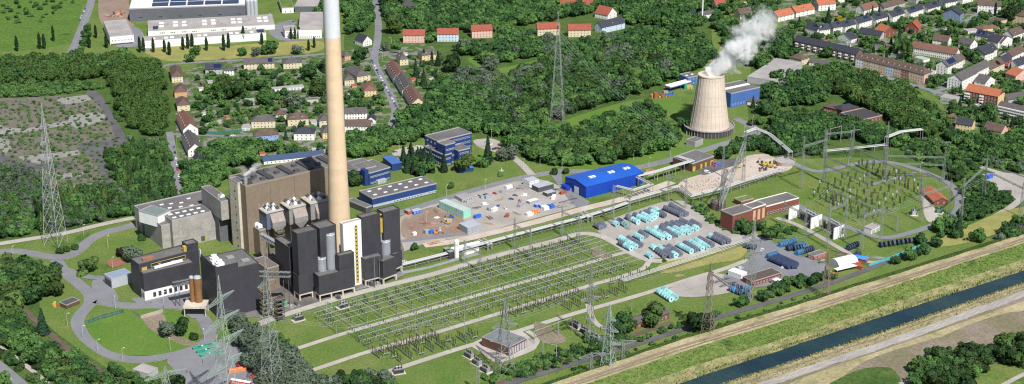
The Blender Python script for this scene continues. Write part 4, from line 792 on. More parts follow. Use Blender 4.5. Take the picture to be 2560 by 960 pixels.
# stair tower + boiler house
st=building('stair_tower','tall pale concrete stair tower with a vertical strip of windows','stair tower',(593.4,458),(613,453),A=(575,445.5),by=(602,627),wm=CONCP,rm=FELT,par=.5); L,W_,h=dims(st)
for k in range(16): MB().box(-.08,W_*.3,2+k*(h-4)/16,.02,W_*.3+1.5,3.6+k*(h-4)/16).obj('window',YEL if k%2 else GLASS,st)
bh=building('boiler_house','huge tan metal-clad boiler house with dark flat roof','boiler house',(613.4,468),(852,411),A=(577,441),by=(622,634),wm=TANC,rm=FELT,par=1.0,tm=mat('tan_trim',(.28,.23,.17),.6,.1)); L,W_,h=dims(bh)
seams(bh,L,h,mat('seam_brown',(.12,.095,.07),.7,.1),4)
for x in (.04,.26,.47,.68,.9): 
    vents(bh,L*x,W_*.12,5,W_*.75,h)
MB().lathe([(1.6,h),(1.6,h+7),(1.9,h+7),(1.9,h+7.6)],14,(L*.035,W_*.18,0)).obj('exhaust_stack',GALV,bh)
for x,y in ((.16,.5),(.38,.4),(.6,.6),(.8,.3),(.2,.2),(.33,.75),(.55,.2),(.75,.7)): MB().box(L*x,W_*y,h,L*x+4,W_*y+3,h+1.8).obj('roof_unit',DKST,bh)
ab=building('boiler_annex','brown lower annex with a row of coolers in front of the boiler house','annex',(648,577),(672,571),A=(612,549),by=(652,641),wm=TANC,rm=FELT,par=.5); L,W_,h=dims(ab)
for k in range(4): MB().box(1.5,W_*(.15+.2*k),h,5,W_*(.15+.2*k)+3,h+2.4).lathe([(1.2,h+2.4),(1.2,h+3.2)],10,(3.2,W_*(.15+.2*k)+1.5,0)).obj('cooler',WHITEC,ab)
# electrostatic precipitators
EG=mat('filter_grey',(.27,.26,.255),.7,.14,.1,lines=(4,2.5,.85,0)); EB=mat('filter_blue_grey',(.11,.14,.20),.7,.1); EP=mat('filter_dusty_pink',(.34,.29,.26),.8,.18,lines=(1.6,1.2,.85,0)); LG=mat('filter_roof',(.45,.43,.40),.8,.12)
for k,(B_,C_,A_) in enumerate((((666,534.7),(708,525),(641,518.7)),((722.5,522.5),(764,513),(692,500)),((776,511),(830,499),(744,487)))):
    o,a,L,W_,h=place(B_,C_,A_,(B_[0]+5,B_[1]+105)); t=thing('dust_filter','grey dust filter with pink-grey sloping hood, %s'%['nearest the conveyor','between its two neighbours','half in the chimney shadow'][k],'dust filter',o,a,'dust filters in front of the boiler house')
    MB().box(0,0,h-13,L,W_,h).obj('casing',[EB,EG,EG][k],t); MB().box(-.4,-.4,h,L+.4,W_+.4,h+.5).obj('roof',LG,t)
    b=MB(); x0,x1=L*.2,L*.98
    b.add([(x0,0,h-1),(x1,0,h-1),(x1,-4,h-7),(x0,-4,h-7),(x0,0,h-7),(x1,0,h-7)],[(0,3,2,1),(0,4,3),(1,2,5)]); b.obj('hood',EP,t)
    b=MB(); b.add([(x0,-4,h-7),(x1,-4,h-7),(x1,-4,h-11),(x0,-4,h-11),((x0+x1)/2-1,-3,h-16),((x0+x1)/2+1,-3,h-16),(x0,0,h-7),(x1,0,h-7),(x1,0,h-12),(x0,0,h-12)],[(0,3,2,1),(3,4,5,2),(0,6,9,3),(1,2,8,7),(9,8,5,4),(3,9,4),(2,5,8)]); b.obj('hopper',EG,t)
    for i in range(3):
        for j in range(4): b=MB(); x,y,z=L*(.2+.25*i),W_*(.15+.2*j),h+.5; b.box(x,y,z,x+2.4,y+2.2,z+1.6).bar((x+1.2,y+1.1,z+1.6),(x+1.2,y+1.1,z+2.6),.7,8); b.obj('transformer_unit',[GALV,WHITEC,DKST][(i+j)%3],t)
    b=MB()
    for s in (0,L): b.path([(s,0,h+1.6),(s,W_,h+1.6)],.07)
    for s in np.linspace(0,W_,8): b.bar((0,s,h+.5),(0,s,h+1.6),.07).bar((L,s,h+.5),(L,s,h+1.6),.07)
    b.path([(0,0,h+1.6),(L,0,h+1.6)],.07); b.obj('railing',YEL,t)
    for x in (1,L-1):
        for y in (1,W_-1): MB().bar((x,y,0),(x,y,h-13),.5).obj('leg',DKST,t)
    rect_foot(o,a,L,W_)
# chimney
cp=g(852.5,640)
h1=hgt(852.5,640,92)
t=thing('smokestack','very tall tapering smokestack, cream below and pale grey at the top','smokestack',cp)
hs_=[hgt(852.5,640,q) for q in (556,340,92,0)]
prof=lambda z:float(np.interp(z,[0,hs_[0],hs_[1],hs_[2],hs_[3],320],[9.2,8.15,6.5,5.85,5.7,5.4]))
CR=mat('cream_concrete',(.68,.52,.35),.8,.05,.02,(.65,.49,.325),lines=(60,4.8,.96,0),sc2=.3); CG=mat('pale_grey_paint',(.60,.62,.66),.6,.05,.03)
MB().lathe([(prof(z),z) for z in np.linspace(0,h1,12)],48).obj('shaft',CR,t)
MB().lathe([(prof(h1)+.01,h1),(prof(h1+60),h1+60),(prof(h1+95),h1+95)],48).obj('upper_shaft',CG,t)
MB().lathe([(prof(2)+1.5,0),(prof(2)+1.5,3)],32).obj('plinth',CONC,t)
# black-clad flue-gas towers
def clad(root,L,W_,h,z0,legs=True,nm='cladding'):
    MB().box(0,0,z0,L,W_,h).obj(nm,BLACKC,root); MB().box(.3,.3,h-.2,L-.3,W_-.3,h+.05).obj('roof',FELT,root)
    b=MB(); b.box(-.1,-.1,h,L+.1,.3,h+.8).box(-.1,W_-.3,h,L+.1,W_+.1,h+.8).box(-.1,.3,h,.3,W_-.3,h+.8).box(L-.3,.3,h,L+.1,W_-.3,h+.8); b.obj('parapet',BLKTOP,root)
    if legs:
        MB().box(0,0,z0-1,L,W_,z0-.01).obj('floor_beam',CONCP,root); n=max(2,int(L/9)+1)
        for k in range(n):
            for y in (0,W_-1): MB().box((L-1)*k/(n-1),y,0,(L-1)*k/(n-1)+1,y+1,z0-1).obj('column',CONCP,root)
def flue(lab,parts):
    r=None
    for i,(B_,C_,A_,by_,z0,legs) in enumerate(parts):
        if r is None:
            o,a,L,W_,h=place(B_,C_,A_,by_); r=thing('flue_gas_tower',lab,'flue gas tower',o,a); clad(r,L,W_,h,z0,legs); rect_foot(o,a,L,W_)
        else:
            e,o,a,L,W_,h=block(r,B_,C_,A=A_,by=by_); clad(e,L,W_,h,z0,legs); rect_foot(o,a,L,W_)
            if legs=='skirt': pass
    return r
f1=flue('black-clad flue gas tower pair with yellow duct, left of the white stair tower',[((742.9,587),(791.6,575),(729.4,577),(750,752),8,False),((799,574),(840,563.5),(779,560),(803,738),8,False),((722,621),(742,616),(696.6,594),(728,735),6,False),
   ((746,693),(781,684.5),(729,683),(749.5,753),5,True),((796.4,693.5),(885.4,673),(778,684),(799.5,754),5,True),((847,642),(885,633),(838,636),(850,741),6,False)])
f2=flue('black-clad flue gas tower pair behind the white stair tower and the single silo',[((903.6,546.5),(950,534.5),(891.7,539.5),(908,706),6,False),((957.9,533.6),(999.4,523),(942,524.5),(962,693),6,False),((911,651),(957,640),(899,644),(912.5,717),5,True),((957,656),(990.7,643),(938,643),(959.8,713),5,True),((985,638),(1005,628),(965,628),(988,692),6,True)])
for lab,(x,y),(x2,y2) in (('yellow crossover duct on the left black tower pair',(791,584),(1,1)),('yellow crossover duct on the right black tower pair',(951,548),(1,1))):
    hh=47; p=g(x,y-6,hh); t=thing('crossover_duct',lab,'duct',(p.x,p.y,0)); MB().box(-1.5,-1,hh-12,1.5,1,hh-1).obj('cage',YEL,t); MB().bar((-7,6,hh+1.5),(0,0,hh+1.5),1.0,8).bar((0,0,hh+1.5),(6,3,hh+2.5),.5,8).obj('duct',YEL,t); MB().bar((0,0,6),(0,0,hh-12),.7,8).obj('pipe',GALV,t)
# white stair tower
ws=building('stair_tower','slim white stair tower with a yellow and black striped window column','stair tower',(857,562),(902.4,550.5),A=(848,557.5),by=(861.5,722),wm=WHITE,rm=FELTL,par=.4,tm=WHITE); L,W_,h=dims(ws)
n=15
for k in range(n): MB().box(L*.62,-.12,2+k*(h-5)/n,L*.62+2.6,.02,3.9+k*(h-5)/n).obj('window',YEL if True else GLASS,ws); MB().box(L*.62+.4,-.13,3.95+k*(h-5)/n,L*.62+2.2,.02,4.9+k*(h-5)/n).obj('dark_pane',GLASS,ws)
# silos on the plinths
def silo(lab,px,yt,yb,wpx,hb,grp,m=None):
    m=m or mat('silo_grey',(.30,.315,.345),.45,.1,.15,lines=(50,4.5,.9,0)); p=g(px,yb,hb); r_=wpx/2/ (CF/ (p.y*math.cos(CP)+(CH-hb)*math.sin(CP)))
    lo=hb; hi=hb+60
    for _ in range(30):
        mm=(lo+hi)/2
        if proj(p.x,p.y,mm)[1]>yt: lo=mm
        else: hi=mm
    H=lo-hb; t=thing('storage_silo',lab,'silo',(p.x,p.y+r_,hb),0,grp)
    MB().lathe([(r_,0),(r_,H)],24).obj('shell',m,t); MB().lathe([(r_+.1,H),(r_*.9,H+.6),(.4,H+1.0)],24).obj('cap',LGREY,t); b=MB()
    for a in np.linspace(0,2*PI,12,endpoint=False): b.bar((r_*math.cos(a),r_*math.sin(a),H),(r_*math.cos(a),r_*math.sin(a),H+1.5),.08)
    b.path([(r_*math.cos(a),r_*math.sin(a),H+1.5) for a in np.linspace(0,2*PI,13)],.08); b.obj('railing',GALV,t)
    b=MB(); b.bar((-r_-.3,-.4,0),(-r_-.3,-.4,H+1),.1).bar((-r_-.3,.4,0),(-r_-.3,.4,H+1),.1); b.obj('ladder',YEL,t); return t
hb=16
silo('short grey silo on the black plinth, left of the tall one',803.5,650,689,24,hb,None); silo('tall grey silo against the left black towers',827,590,684,25,hb,None); silo('single grey silo on the plinth of the right black towers',964,607,645,24,hb,None)
silo('small twin silo beside the white stair tower, left one',853,618,634,9,25,None); silo('small twin silo beside the white stair tower, right one',864,615,632,9,25,None)
# coal building with white coolers
kb=building('coal_bunker_building','big black-clad coal building with slanted parapet and white roof coolers','bunker building',(539,682),(646.9,658.5),A=(484.4,648.8),by=(545,798),wm=BLACKC,rm=FELT,par=.6,tm=BLKTOP); L,W_,h=dims(kb)
b=MB(); b.box(-.15,-.15,h+.6,.5,W_,h+4).box(-.15,-.16,h+.6,L*.52,.5,h+4); b.obj('raised_parapet',BLACKC,kb)
for k in range(4):
    x,y=3+(k%2)*1.5,W_*(.12+.17*k); b=MB(); b.box(x,y,h,x+5.5,y+5,h+2.2).lathe([(2.2,h+2.2),(1.9,h+3.8),(2.1,h+4)],16,(x+2.7,y+2.5,0)); b.obj('roof_cooler',WHITEC,kb)
MB().box(L*.5,W_*.6,h,L*.66,W_*.75,h+.8).box(L*.72,W_*.25,h,L*.9,W_*.4,h+.8).obj('roof_hatch',GALV,kb)
b=MB(); b.path([(9,W_*.05,h+1.3),(9,W_*.8,h+1.3)],.1)
for s in np.linspace(W_*.05,W_*.8,10): b.bar((9,s,h),(9,s,h+1.3),.08)
b.obj('railing',YEL,kb)
MB().box(-.3,W_*.93,h+2,.3,W_*.93+2.5,h+7).obj('sign_board',mat('sign_blue_white',(.55,.60,.72),.5,.1),kb)
# lower black L-shaped building with white base
lb=building('ash_handling_building','black-clad building with white arcaded base and open roof gallery','works building',(357.8,686),(484,656.6),A=(343,676),by=(361,752.5),wm=BLACKC,rm=FELT,par=.5,tm=BLKTOP); L,W_,h=dims(lb)
MB().box(-.12,-.12,0,L,.0,7.2).obj('base_wall',WHITE,lb); MB().box(-.12,.01,0,0,W_+14,7.2).obj('base_side_wall',WHITE,lb)
for k in range(8): MB().box(L*(.16+.105*k),-.2,1.6,L*(.16+.105*k)+2.2,-.1,5.2).obj('window',GLASS,lb)
for k in range(4): MB().box(-.2,2+4*k,1.6,-.11,4+4*k,5.2).obj('window',GLASS,lb)
e,o,a,L2,W2,h2=block(lb,(346.9,663),(494,624.5),A=(327.5,647),by=(352,745)); clad(e,L2,W2,h2,0,False); rect_foot(o,a,L2,W2)
MB().box(14,-2.2,h+.6,16,-1,h+3).box(24,-2.4,h+.6,27,-1,h+2.2).obj('gallery_machine',GALV,e); MB().box(L2*.12,W2*.3,h2,L2*.3,W2*.5,h2+1.8).obj('skip',mat('rusty_sheet',(.33,.15,.09),.8,.3),e); MB().box(L2*.8,W2*.2,h2,L2*.86,W2*.5,h2+1.2).obj('roof_unit',WHITEC,e)
MB().box(2,-.15,h2-6,6,.02,h2-2.5).obj('yellow_panel',YEL,e); MB().box(10,-4,h+.6,32,-3.2,h+2.6).obj('gallery_duct',WHITEC,e); MB().path([(9,-.6,h+1.2),(36,-.6,h+1.2),(36,-.6,h+3.6),(9,-.6,h+3.6),(9,-.6,h+1.2)],.22,4).obj('gallery_frame',YEL,e)
hh_=h2+5; e,o,a,L2,W2,h2=block(lb,(467,614),(495,607),A=(452,606),h=hh_); clad(e,L2,W2,h2,0,False); MB().box(-2.5,0,h2-9,-.3,3,h2-.5).obj('stair_cage',YEL,e)
# brown silos on a platform
for k,(x,w) in enumerate(((481,11),(496,18))):
    p=g(x,787); t=thing('ash_silo','rust-brown ash silo on the steel platform, %s one'%['slimmer','wider'][k],'silo',(p.x,p.y+5,8)); r_=w/2/3.3
    MB().lathe([(r_,0),(r_,18)],20).obj('shell',mat('rust_brown_paint',(.27,.135,.055),.7,.2,.2,lines=(40,3,.85,0)),t); MB().lathe([(r_,18),(r_*.8,19.2),(.3,19.6)],20).obj('cap',LGREY,t)
p=g(489,790); t=thing('silo_platform','steel platform on legs that carries the two brown silos','platform',(p.x,p.y+1,0)); MB().box(-8,-3,6.4,8,9,7.9).obj('deck',CONCP,t)
for x in (-7.5,7): 
    for y in (-2.5,8): MB().box(x,y,0,x+.6,y+.6,6.4).obj('leg',CONCP,t)
def truss_box(mb,a,b,w,h,n,r=.14):
    """box lattice girder from a to b (bottom centre line)"""
    a=Vector(a); b=Vector(b); d=(b-a).normalized(); s=Vector((-d.y,d.x,0)).normalized()*w/2; up=Vector((0,0,h)) if abs(d.z)<.8 else Vector((d.x,d.y,0)).normalized()*h
    cs=[-s,s,s+up,-s+up]
    for c in cs: mb.bar(a+c,b+c,r)
    for i in range(n):
        p=a.lerp(b,i/n); q=a.lerp(b,(i+1)/n)
        for k in range(4):
            c,e=cs[k],cs[(k+1)%4]
            mb.bar(p+c,q+e,r*.7) if i%2 else mb.bar(p+e,q+c,r*.7)
            mb.bar(p+c,p+e,r*.6)
    return mb
def conveyor(lab,a,b,w=3,h=3,n=10,deck=True,m=None,group=None):
    a=Vector(a); b=Vector(b); t=thing('conveyor_bridge',lab,'conveyor bridge',(a.x,a.y,0)); o=Vector((a.x,a.y,0)); MBt=truss_box(MB(),a-o,b-o,w,h,n,.2); MBt.obj('truss',m or DKST,t)
    if deck:
        d=(b-a).normalized(); s=Vector((-d.y,d.x,0)).normalized()*(w/2-.2); k=MB(); p,q=a-o,b-o
        for z in (.2,h-.4): k.add([p-s+Vector((0,0,z)),q-s+Vector((0,0,z)),q+s+Vector((0,0,z)),p+s+Vector((0,0,z)),p-s+Vector((0,0,z+.3)),q-s+Vector((0,0,z+.3)),q+s+Vector((0,0,z+.3)),p+s+Vector((0,0,z+.3))],[(0,3,2,1),(4,5,6,7),(0,1,5,4),(1,2,6,5),(2,3,7,6),(3,0,4,7)])
        k.obj('deck',GALV,t)
    for f in (.15,.85):
        p=a.lerp(b,f)-o; MB().bar((p.x-w/2,p.y,0),(p.x-w/2,p.y,p.z),.3).bar((p.x+w/2,p.y,0),(p.x+w/2,p.y,p.z),.3).bar((p.x-w/2,p.y,p.z*.5),(p.x+w/2,p.y,p.z*.5),.15).obj('trestle',m or DKST,t)
    return t
conveyor('short trussed conveyor bridge from the brown silos into the black building',g(432,716,16),g(492,704,16),3,3,10)
conveyor('long conveyor bridge between the coal building and the black towers',g(648,690,24),g(726,692,22),3.5,3.5,14)
conveyor('sloping conveyor bridge beside the dust filters',g(653,592,22),g(706,622,18),3,3,12,m=GALV)
r=building('transfer_house','low transfer house with brown flat roof between coal building and boiler annex','transfer house',(668,672),(697,664),A=(634,647),h=18,wm=TANC,rm=mat('brown_roof',(.16,.13,.11),.8,.1),par=.3)
# process steelwork between the coal building and the towers
for k,(x,y,h,nm) in enumerate(((665,790,20,'open steel stair tower with yellow landings against the coal building'),(700,800,17,'second open steel stair tower with yellow landings beside the pipes'),(704,668,30,'yellow-railed stair tower at the corner of the left black towers'))):
    p=g(x,y); t=thing('steel_stair_tower',nm,'stair tower',p,R(35)); b=MB()
    for sx in (-2.5,2.5):
        for sy in (-2.5,2.5): b.bar((sx,sy,0),(sx,sy,h),.2)
    b.obj('frame',DKST,t)
    for z in np.arange(3,h,3.2): MB().box(-2.9,-2.9,z,2.9,2.9,z+.2).obj('landing',DKST,t); MB().path([(-2.9,-2.9,z+1.1),(2.9,-2.9,z+1.1),(2.9,2.9,z+1.1),(-2.9,2.9,z+1.1),(-2.9,-2.9,z+1.1)],.09).obj('railing',YEL,t)
for k,(x,y,c,sz) in enumerate(((676,768,GALV,4),(690,770,DKST,5),(715,764,mat('machine_green',(.10,.28,.20),.6,.1),4),(728,770,GALV,3),(700,752,YEL,3),(662,752,WHITEC,4),(741,764,DKST,4),(846,748,DKST,4),(930,716,DKST,5),(944,712,GALV,3))):
    p=g(x,y); t=thing('process_machine','%s pump and pipe unit on the plant floor, %s'%(['grey','dark','green','small grey','yellow','white','dark','dark','dark','grey'][k],['by the stair tower','beside the green one','under the conveyor bridge','right of the green one','behind the green one','nearest the coal building','under the left tower','beneath the long plinth','beneath the right plinth','beside the right plinth leg'][k]),'machine',p,R(20*k))
    MB().box(-sz/2,-sz/2,0,sz/2,sz/2,.5).obj('base',CONC,t); MB().lathe([(sz*.3,.5),(sz*.3,sz*.8),(sz*.15,sz*.95)],12).box(-sz*.45,-sz*.2,.5,-sz*.1,sz*.2,sz*.6).obj('casing',c,t); MB().path([(0,0,sz*.7),(sz*.6,0,sz*.7),(sz*.6,0,.4)],.25,8).obj('pipe',GALV,t)
# cooling tower
tp=g(1772,327); H=hgt(1772,327,186)
t=thing('cooling_tower','tapering pale concrete cooling tower with ribbed shell, steaming','cooling tower',tp)
CT=mat('cooling_tower_concrete',(.60,.51,.42),.9,.05,.05,(.55,.465,.38),sc2=.5,lines=(90,1.9,.93,0)); n=28; prof=[]
for k in range(15):
    f=k/14; prof.append((18.3-(18.3-11.6)*(f*1.28-.28*f*f),5+f*(H-5)))
MB().lathe(prof,84).obj('shell',CT,t); MB().lathe([(11.9,H-.6),(12.1,H-.6),(12.1,H+.3),(11.0,H+.3),(10.8,H-6)],84,cap=False).obj('rim',CONCP,t)
b=MB()
for i in range(n):
    a=2*PI*i/n
    for (r0,z0),(r1,z1) in zip(prof,prof[1:]): b.bar(((r0+.1)*math.cos(a),(r0+.1)*math.sin(a),z0),((r1+.1)*math.cos(a),(r1+.1)*math.sin(a),z1),.15,4,cap=False)
b.obj('rib',CT,t)
MB().lathe([(22.6,.2),(22.6,6)],64,cap=False).obj('louvre_ring',mat('louvre_dark',(.06,.058,.065),.7,.1),t); MB().lathe([(18,4.6),(22.4,5.6),(22.4,6.6),(23.4,6.6),(23.4,5.8),(22.7,5.8)],64,cap=False).obj('basin_edge',mat('grey_concrete',(.27,.25,.24),.9,.1),t)
for i in range(44): a=2*PI*i/44; MB().box(22.7,-.15,0,23.1,.15,6).obj('louvre_post',CONC,t,rz=a)
foot([(tp.x+25*math.cos(a),tp.y+25*math.sin(a)) for a in np.linspace(0,6.28,16)])
p=g(1726,334); s=thing('cooling_tower_stair','yellow-brown stair and pipe rising onto the cooling tower basin','stair',p); MB().bar((0,0,0),(3,6,16),.9,6).bar((3,6,16),(4,8,14),.7,6).obj('stringer',YEL,s); MB().box(-4,-2,0,2,0,3).obj('landing',GALV,s)
# steam
def plume(name,label,p0,p1,r0,r1,dens,seed,nscale,parentless=True):
    a,b=Vector(p0),Vector(p1); L=(b-a).length; mb=MB(); prof=[(r0*.6,-.8),(r0*1.25,L*.03)]+[((r0+(r1-r0)*f)*1.5,L*f) for f in (.15,.3,.5,.7,.9)]+[(r1*1.2,L*1.05),(r1*.4,L*1.12)]
    mb.lathe(prof,24); m=bpy.data.materials.new(name+'_vapour'); m.use_nodes=True; n=m.node_tree.nodes; l=m.node_tree.links; n.remove(n['Principled BSDF']); out=n['Material Output']
    v=n.new('ShaderNodeVolumePrincipled'); v.inputs['Color'].default_value=(1,1,1,1); v.inputs['Anisotropy'].default_value=.0; l.new(v.outputs[0],out.inputs['Volume'])
    tc=n.new('ShaderNodeTexCoord'); sp=n.new('ShaderNodeSeparateXYZ'); 
    # turbulence displaces the lookup
    n1=n.new('ShaderNodeTexNoise'); n1.inputs['Scale'].default_value=nscale; n1.inputs['Detail'].default_value=5; n1.inputs['Roughness'].default_value=.62; l.new(tc.outputs['Object'],n1.inputs['Vector'])
    vm=n.new('ShaderNodeVectorMath'); vm.operation='SUBTRACT'; vm.inputs[1].default_value=(.5,.5,.5); l.new(n1.outputs['Color'],vm.inputs[0])
    vs=n.new('ShaderNodeVectorMath'); vs.operation='SCALE'; vs.inputs['Scale'].default_value=r1*1.9; l.new(vm.outputs[0],vs.inputs[0])
    va=n.new('ShaderNodeVectorMath'); va.operation='ADD'; l.new(vs.outputs[0],va.inputs[0]); l.new(tc.outputs['Object'],va.inputs[1]); l.new(va.outputs[0],sp.inputs[0])
    def M(op,a_,b_=None,c=False):
        x=n.new('ShaderNodeMath'); x.operation=op; x.use_clamp=c
        for i,q in enumerate((a_,b_)):
            if q is None: continue
            if hasattr(q,'is_linked'): l.new(q,x.inputs[i])
            else: x.inputs[i].default_value=q
        return x.outputs[0]
    rho=M('SQRT',M('ADD',M('MULTIPLY',sp.outputs[0],sp.outputs[0]),M('MULTIPLY',sp.outputs[1],sp.outputs[1])))
    sp0=n.new('ShaderNodeSeparateXYZ'); l.new(tc.outputs['Object'],sp0.inputs[0]); f=M('DIVIDE',sp0.outputs[2],L,True)
    rr=M('ADD',M('MULTIPLY',f,r1-r0),r0); q=M('SUBTRACT',1.0,M('DIVIDE',rho,rr)); 
    n2=n.new('ShaderNodeTexNoise'); n2.inputs['Scale'].default_value=nscale*2.6; n2.inputs['Detail'].default_value=6; l.new(va.outputs[0],n2.inputs['Vector']); er=M('MULTIPLY',M('SUBTRACT',n2.outputs[0],.42),M('ADD',M('MULTIPLY',f,4.0),.6)); q=M('SUBTRACT',q,er)
    d=M('MULTIPLY',M('MULTIPLY',q,1.6,True),M('POWER',M('SUBTRACT',1.0,f,True),1.25)); 
    l.new(M('MULTIPLY',d,dens),v.inputs['Density'])
    o=mb.obj(name,m,None); q_=(b-a).to_track_quat('Z','Y'); o.rotation_mode='QUATERNION'; o.rotation_quaternion=q_; o.location=a; return tag(o,label,'steam')
top=Vector((tp.x,tp.y,H)); 
plume('steam_plume','white steam cloud billowing up from the cooling tower and drifting off',top-Vector((0,0,1)),g(1900,62,H+62) if False else top+Vector((54,-2,60)),10.6,19,1.1,3,.05)
Lb=dims(bh); a_=bh.rotation_euler.z; u=Vector((math.cos(a_),math.sin(a_),0)); v=Vector((-u.y,u.x,0)); st0=bh.location+u*Lb[0]*.035+v*Lb[1]*.18+Vector((0,0,Lb[2]+7.6))
plume('steam_puff','small white steam puff from the boiler house roof pipe',st0,st0+Vector((12,3,9)),1.6,3.6,1.6,5,.25)
# ================================================================ lattice pylons, switchgear, pipes
def lattice(mb,H,wb,wt,n,r,z0=0,cx=0,cy=0,ex=1.0):
    lv=[z0+H*(1-(1-i/n)**ex) for i in range(n+1)]; wd=[wb+(wt-wb)*((z-z0)/H) for z in lv]
    C4=[(-1,-1),(1,-1),(1,1),(-1,1)]
    for i in range(n):
        for k in range(4):
            s,t=C4[k],C4[(k+1)%4]; w0,w1=wd[i]/2,wd[i+1]/2
            p=(cx+s[0]*w0,cy+s[1]*w0,lv[i]); q=(cx+s[0]*w1,cy+s[1]*w1,lv[i+1]); p2=(cx+t[0]*w0,cy+t[1]*w0,lv[i]); q2=(cx+t[0]*w1,cy+t[1]*w1,lv[i+1])
            mb.bar(p,q,r,4,cap=False).bar(p,q2,r*.6,3,cap=False).bar(p2,q,r*.6,3,cap=False).bar(q,q2,r*.5,3,cap=False)
    return mb
def arm(mb,z,l,w,h,r,side,n=5):
    """tapered lattice arm along x"""
    P=[(side*w/2,-w/2,z),(side*w/2,w/2,z),(side*w/2,w/2,z+h),(side*w/2,-w/2,z+h)]; T=[(side*l,-.25,z+h*.15),(side*l,.25,z+h*.15),(side*l,.25,z+h*.3),(side*l,-.25,z+h*.3)]
    P=[Vector(p) for p in P]; T=[Vector(p) for p in T]
    for k in range(4): mb.bar(P[k],T[k],r,4,cap=False)
    for i in range(n):
        for k in range(4):
            a=P[k].lerp(T[k],i/n); b=P[(k+1)%4].lerp(T[(k+1)%4],(i+1)/n); mb.bar(a,b,r*.6,3,cap=False); mb.bar(a,P[(k+1)%4].lerp(T[(k+1)%4],i/n),r*.5,3,cap=False)
    return mb
def lettering(txt,size,parent,loc,m):
    fc=bpy.data.curves.new('lettering','FONT'); fc.body=txt; fc.size=size; fc.extrude=.02; fo=bpy.data.objects.new('lettering',fc); COL.objects.link(fo)
    me=bpy.data.meshes.new_from_object(fo); bpy.data.objects.remove(fo); me.materials.clear(); me.materials.append(m); o=link('lettering',me,parent,loc); o.rotation_euler=(PI/2,0,0); return o
PG=mat('pylon_green_grey',(.24,.265,.245),.6,.12); PGL=mat('pylon_pale_green',(.27,.33,.30),.6,.1); PBR=mat('pylon_rust_grey',(.20,.165,.14),.8,.15); INS=mat('insulator_brown',(.045,.03,.028),.3,.2); INSG=mat('insulator_grey',(.30,.32,.33),.4,.1)
def pylon(lab,base,top,wb,arms,rz,m=PG,n=9,r=.2,h=None,group=None,name='lattice_pylon',wt=1.4,loc=None):
    p=g(*base); H=h or hgt(base[0],base[1],top[1]); t=thing(name,lab,'pylon',p,rz,group)
    lattice(MB(),H*.9,wb,wt,n,r,ex=1.25).obj('body',m,t); lattice(MB(),H*.1,wt,.2,2,r*.7,z0=H*.9).obj('peak',m,t)
    for zf,l in arms:
        z=H*zf; w=wb+(wt-wb)*zf/.9
        for s in (-1,1):
            c=arm(MB(),z,l,w,2.2,r*.75,s,max(3,int(l/2))).obj('crossarm',m,t); MB().bar((s*(l-.2),0,z-2.2),(s*(l-.2),0,z+.3),.16,6).obj('insulator',INS,c)
    foot([(p.x+4*math.cos(a),p.y+4*math.sin(a)) for a in np.linspace(0,6.28,8)]); return t
pylon('tall pale lattice pylon on the grass island at the road junction',(140,610),(112,258),13,[(.62,7),(.72,6),(.83,5)],R(70),mat('pylon_grey',(.30,.32,.31),.6,.1),12,.24)
pylon('tall slender lattice pylon rising out of the central wood',(1393,308),(1396,30),12,[(.88,3)],R(80),PG,12,.2)
pylon('pale green many-armed pylon in front of the coal building',(572,1075),(548,688),13,[(.42,19),(.56,22),(.70,19),(.84,15)],R(66),PGL,12,.19)
pylon('slim pylon with long drooping arm beside the coal building, in the willows',(682,985),(668,640),11,[(.42,9),(.8,8)],R(55),PG,12,.17)
pylon('squat broad-footed pylon behind the brick switch house',(1262,932),(1250,745),11,[(.45,10),(.62,9)],R(20),PG,7,.22)
pylon('pale pylon on the dyke path with three drooping arms',(1521,922),(1521,760),8,[(.42,9),(.6,7),(.76,5)],R(-35),PGL,8,.22)
pylon('rust-brown pylon on the straw dyke crest near the walker',(1769,838),(1776,655),7.5,[(.7,6),(.82,5)],R(60),PBR,9,.2)
pylon('brown pylon at the dyke beside the hedge',(2063,744),(2063,628),6,[(.7,4)],R(60),PBR,8,.18)
pylon('grey pylon beside the long vehicle shed',(1876,750),(1878,543),5.5,[(.55,8),(.7,7)],R(35),PG,10,.18)
pylon('slim grey pylon in front of the transformer pit',(1475,857),(1473,660),4.5,[(.3,3),(.55,8),(.68,6)],R(30),PG,10,.18)
pylon('pale pylon cut by the lower edge left of the gate house',(420,1010),(418,915),7,[(.75,14)],R(35),PGL,6,.2)
pylon('tall grey mast above the substation, the tallest there',(2210,448),(2207,304),3.4,[],0,PG,11,.2,name='lattice_mast',wt=1)
# gantries: two lattice legs and one girder, one thing
def gantry(lab,b1,b2,t1,wb=2.2,m=PG,zf=(.78,),group='steel gantries',r=.105,over=0,peak=True):
    p,q=g(*b1),g(*b2); H=hgt(b1[0],b1[1],t1); d=q-p; L=d.length; a=math.atan2(d.y,d.x); t=thing('gantry',lab,'gantry',p,a,group)
    for x in (0,L): lattice(MB(),H,wb,.7 if peak else wb*.8,8,r,cx=x).obj('leg',m,t)
    for z in zf: truss_box(MB(),(-over,0,H*z),(L+over,0,H*z),1.1,1.1,max(5,int(L/2.2)),r*.8).obj('girder',m,t)
    for k in range(3):
        x=L*(k+1)/4; c=MB().bar((x,-.3,H*zf[0]),(x,-1.6,H*zf[0]-.5),.16,5).bar((x,.3,H*zf[0]),(x,1.6,H*zf[0]-.5),.16,5).obj('insulator',INS,t)
    return t
gantry('gantry beside the white gas tanks at the pipe bridge',(1161.6,659),(1200,681),600); gantry('second gantry along the pipe bridge, behind the switchyard',(1286.5,624),(1325.6,649),546); gantry('third gantry along the pipe bridge, at the bend of the path',(1405,591),(1447.5,611),514); gantry('tall gantry straddling the drum yard corner and pipe bridge',(1531.9,561),(1572.5,575),462)
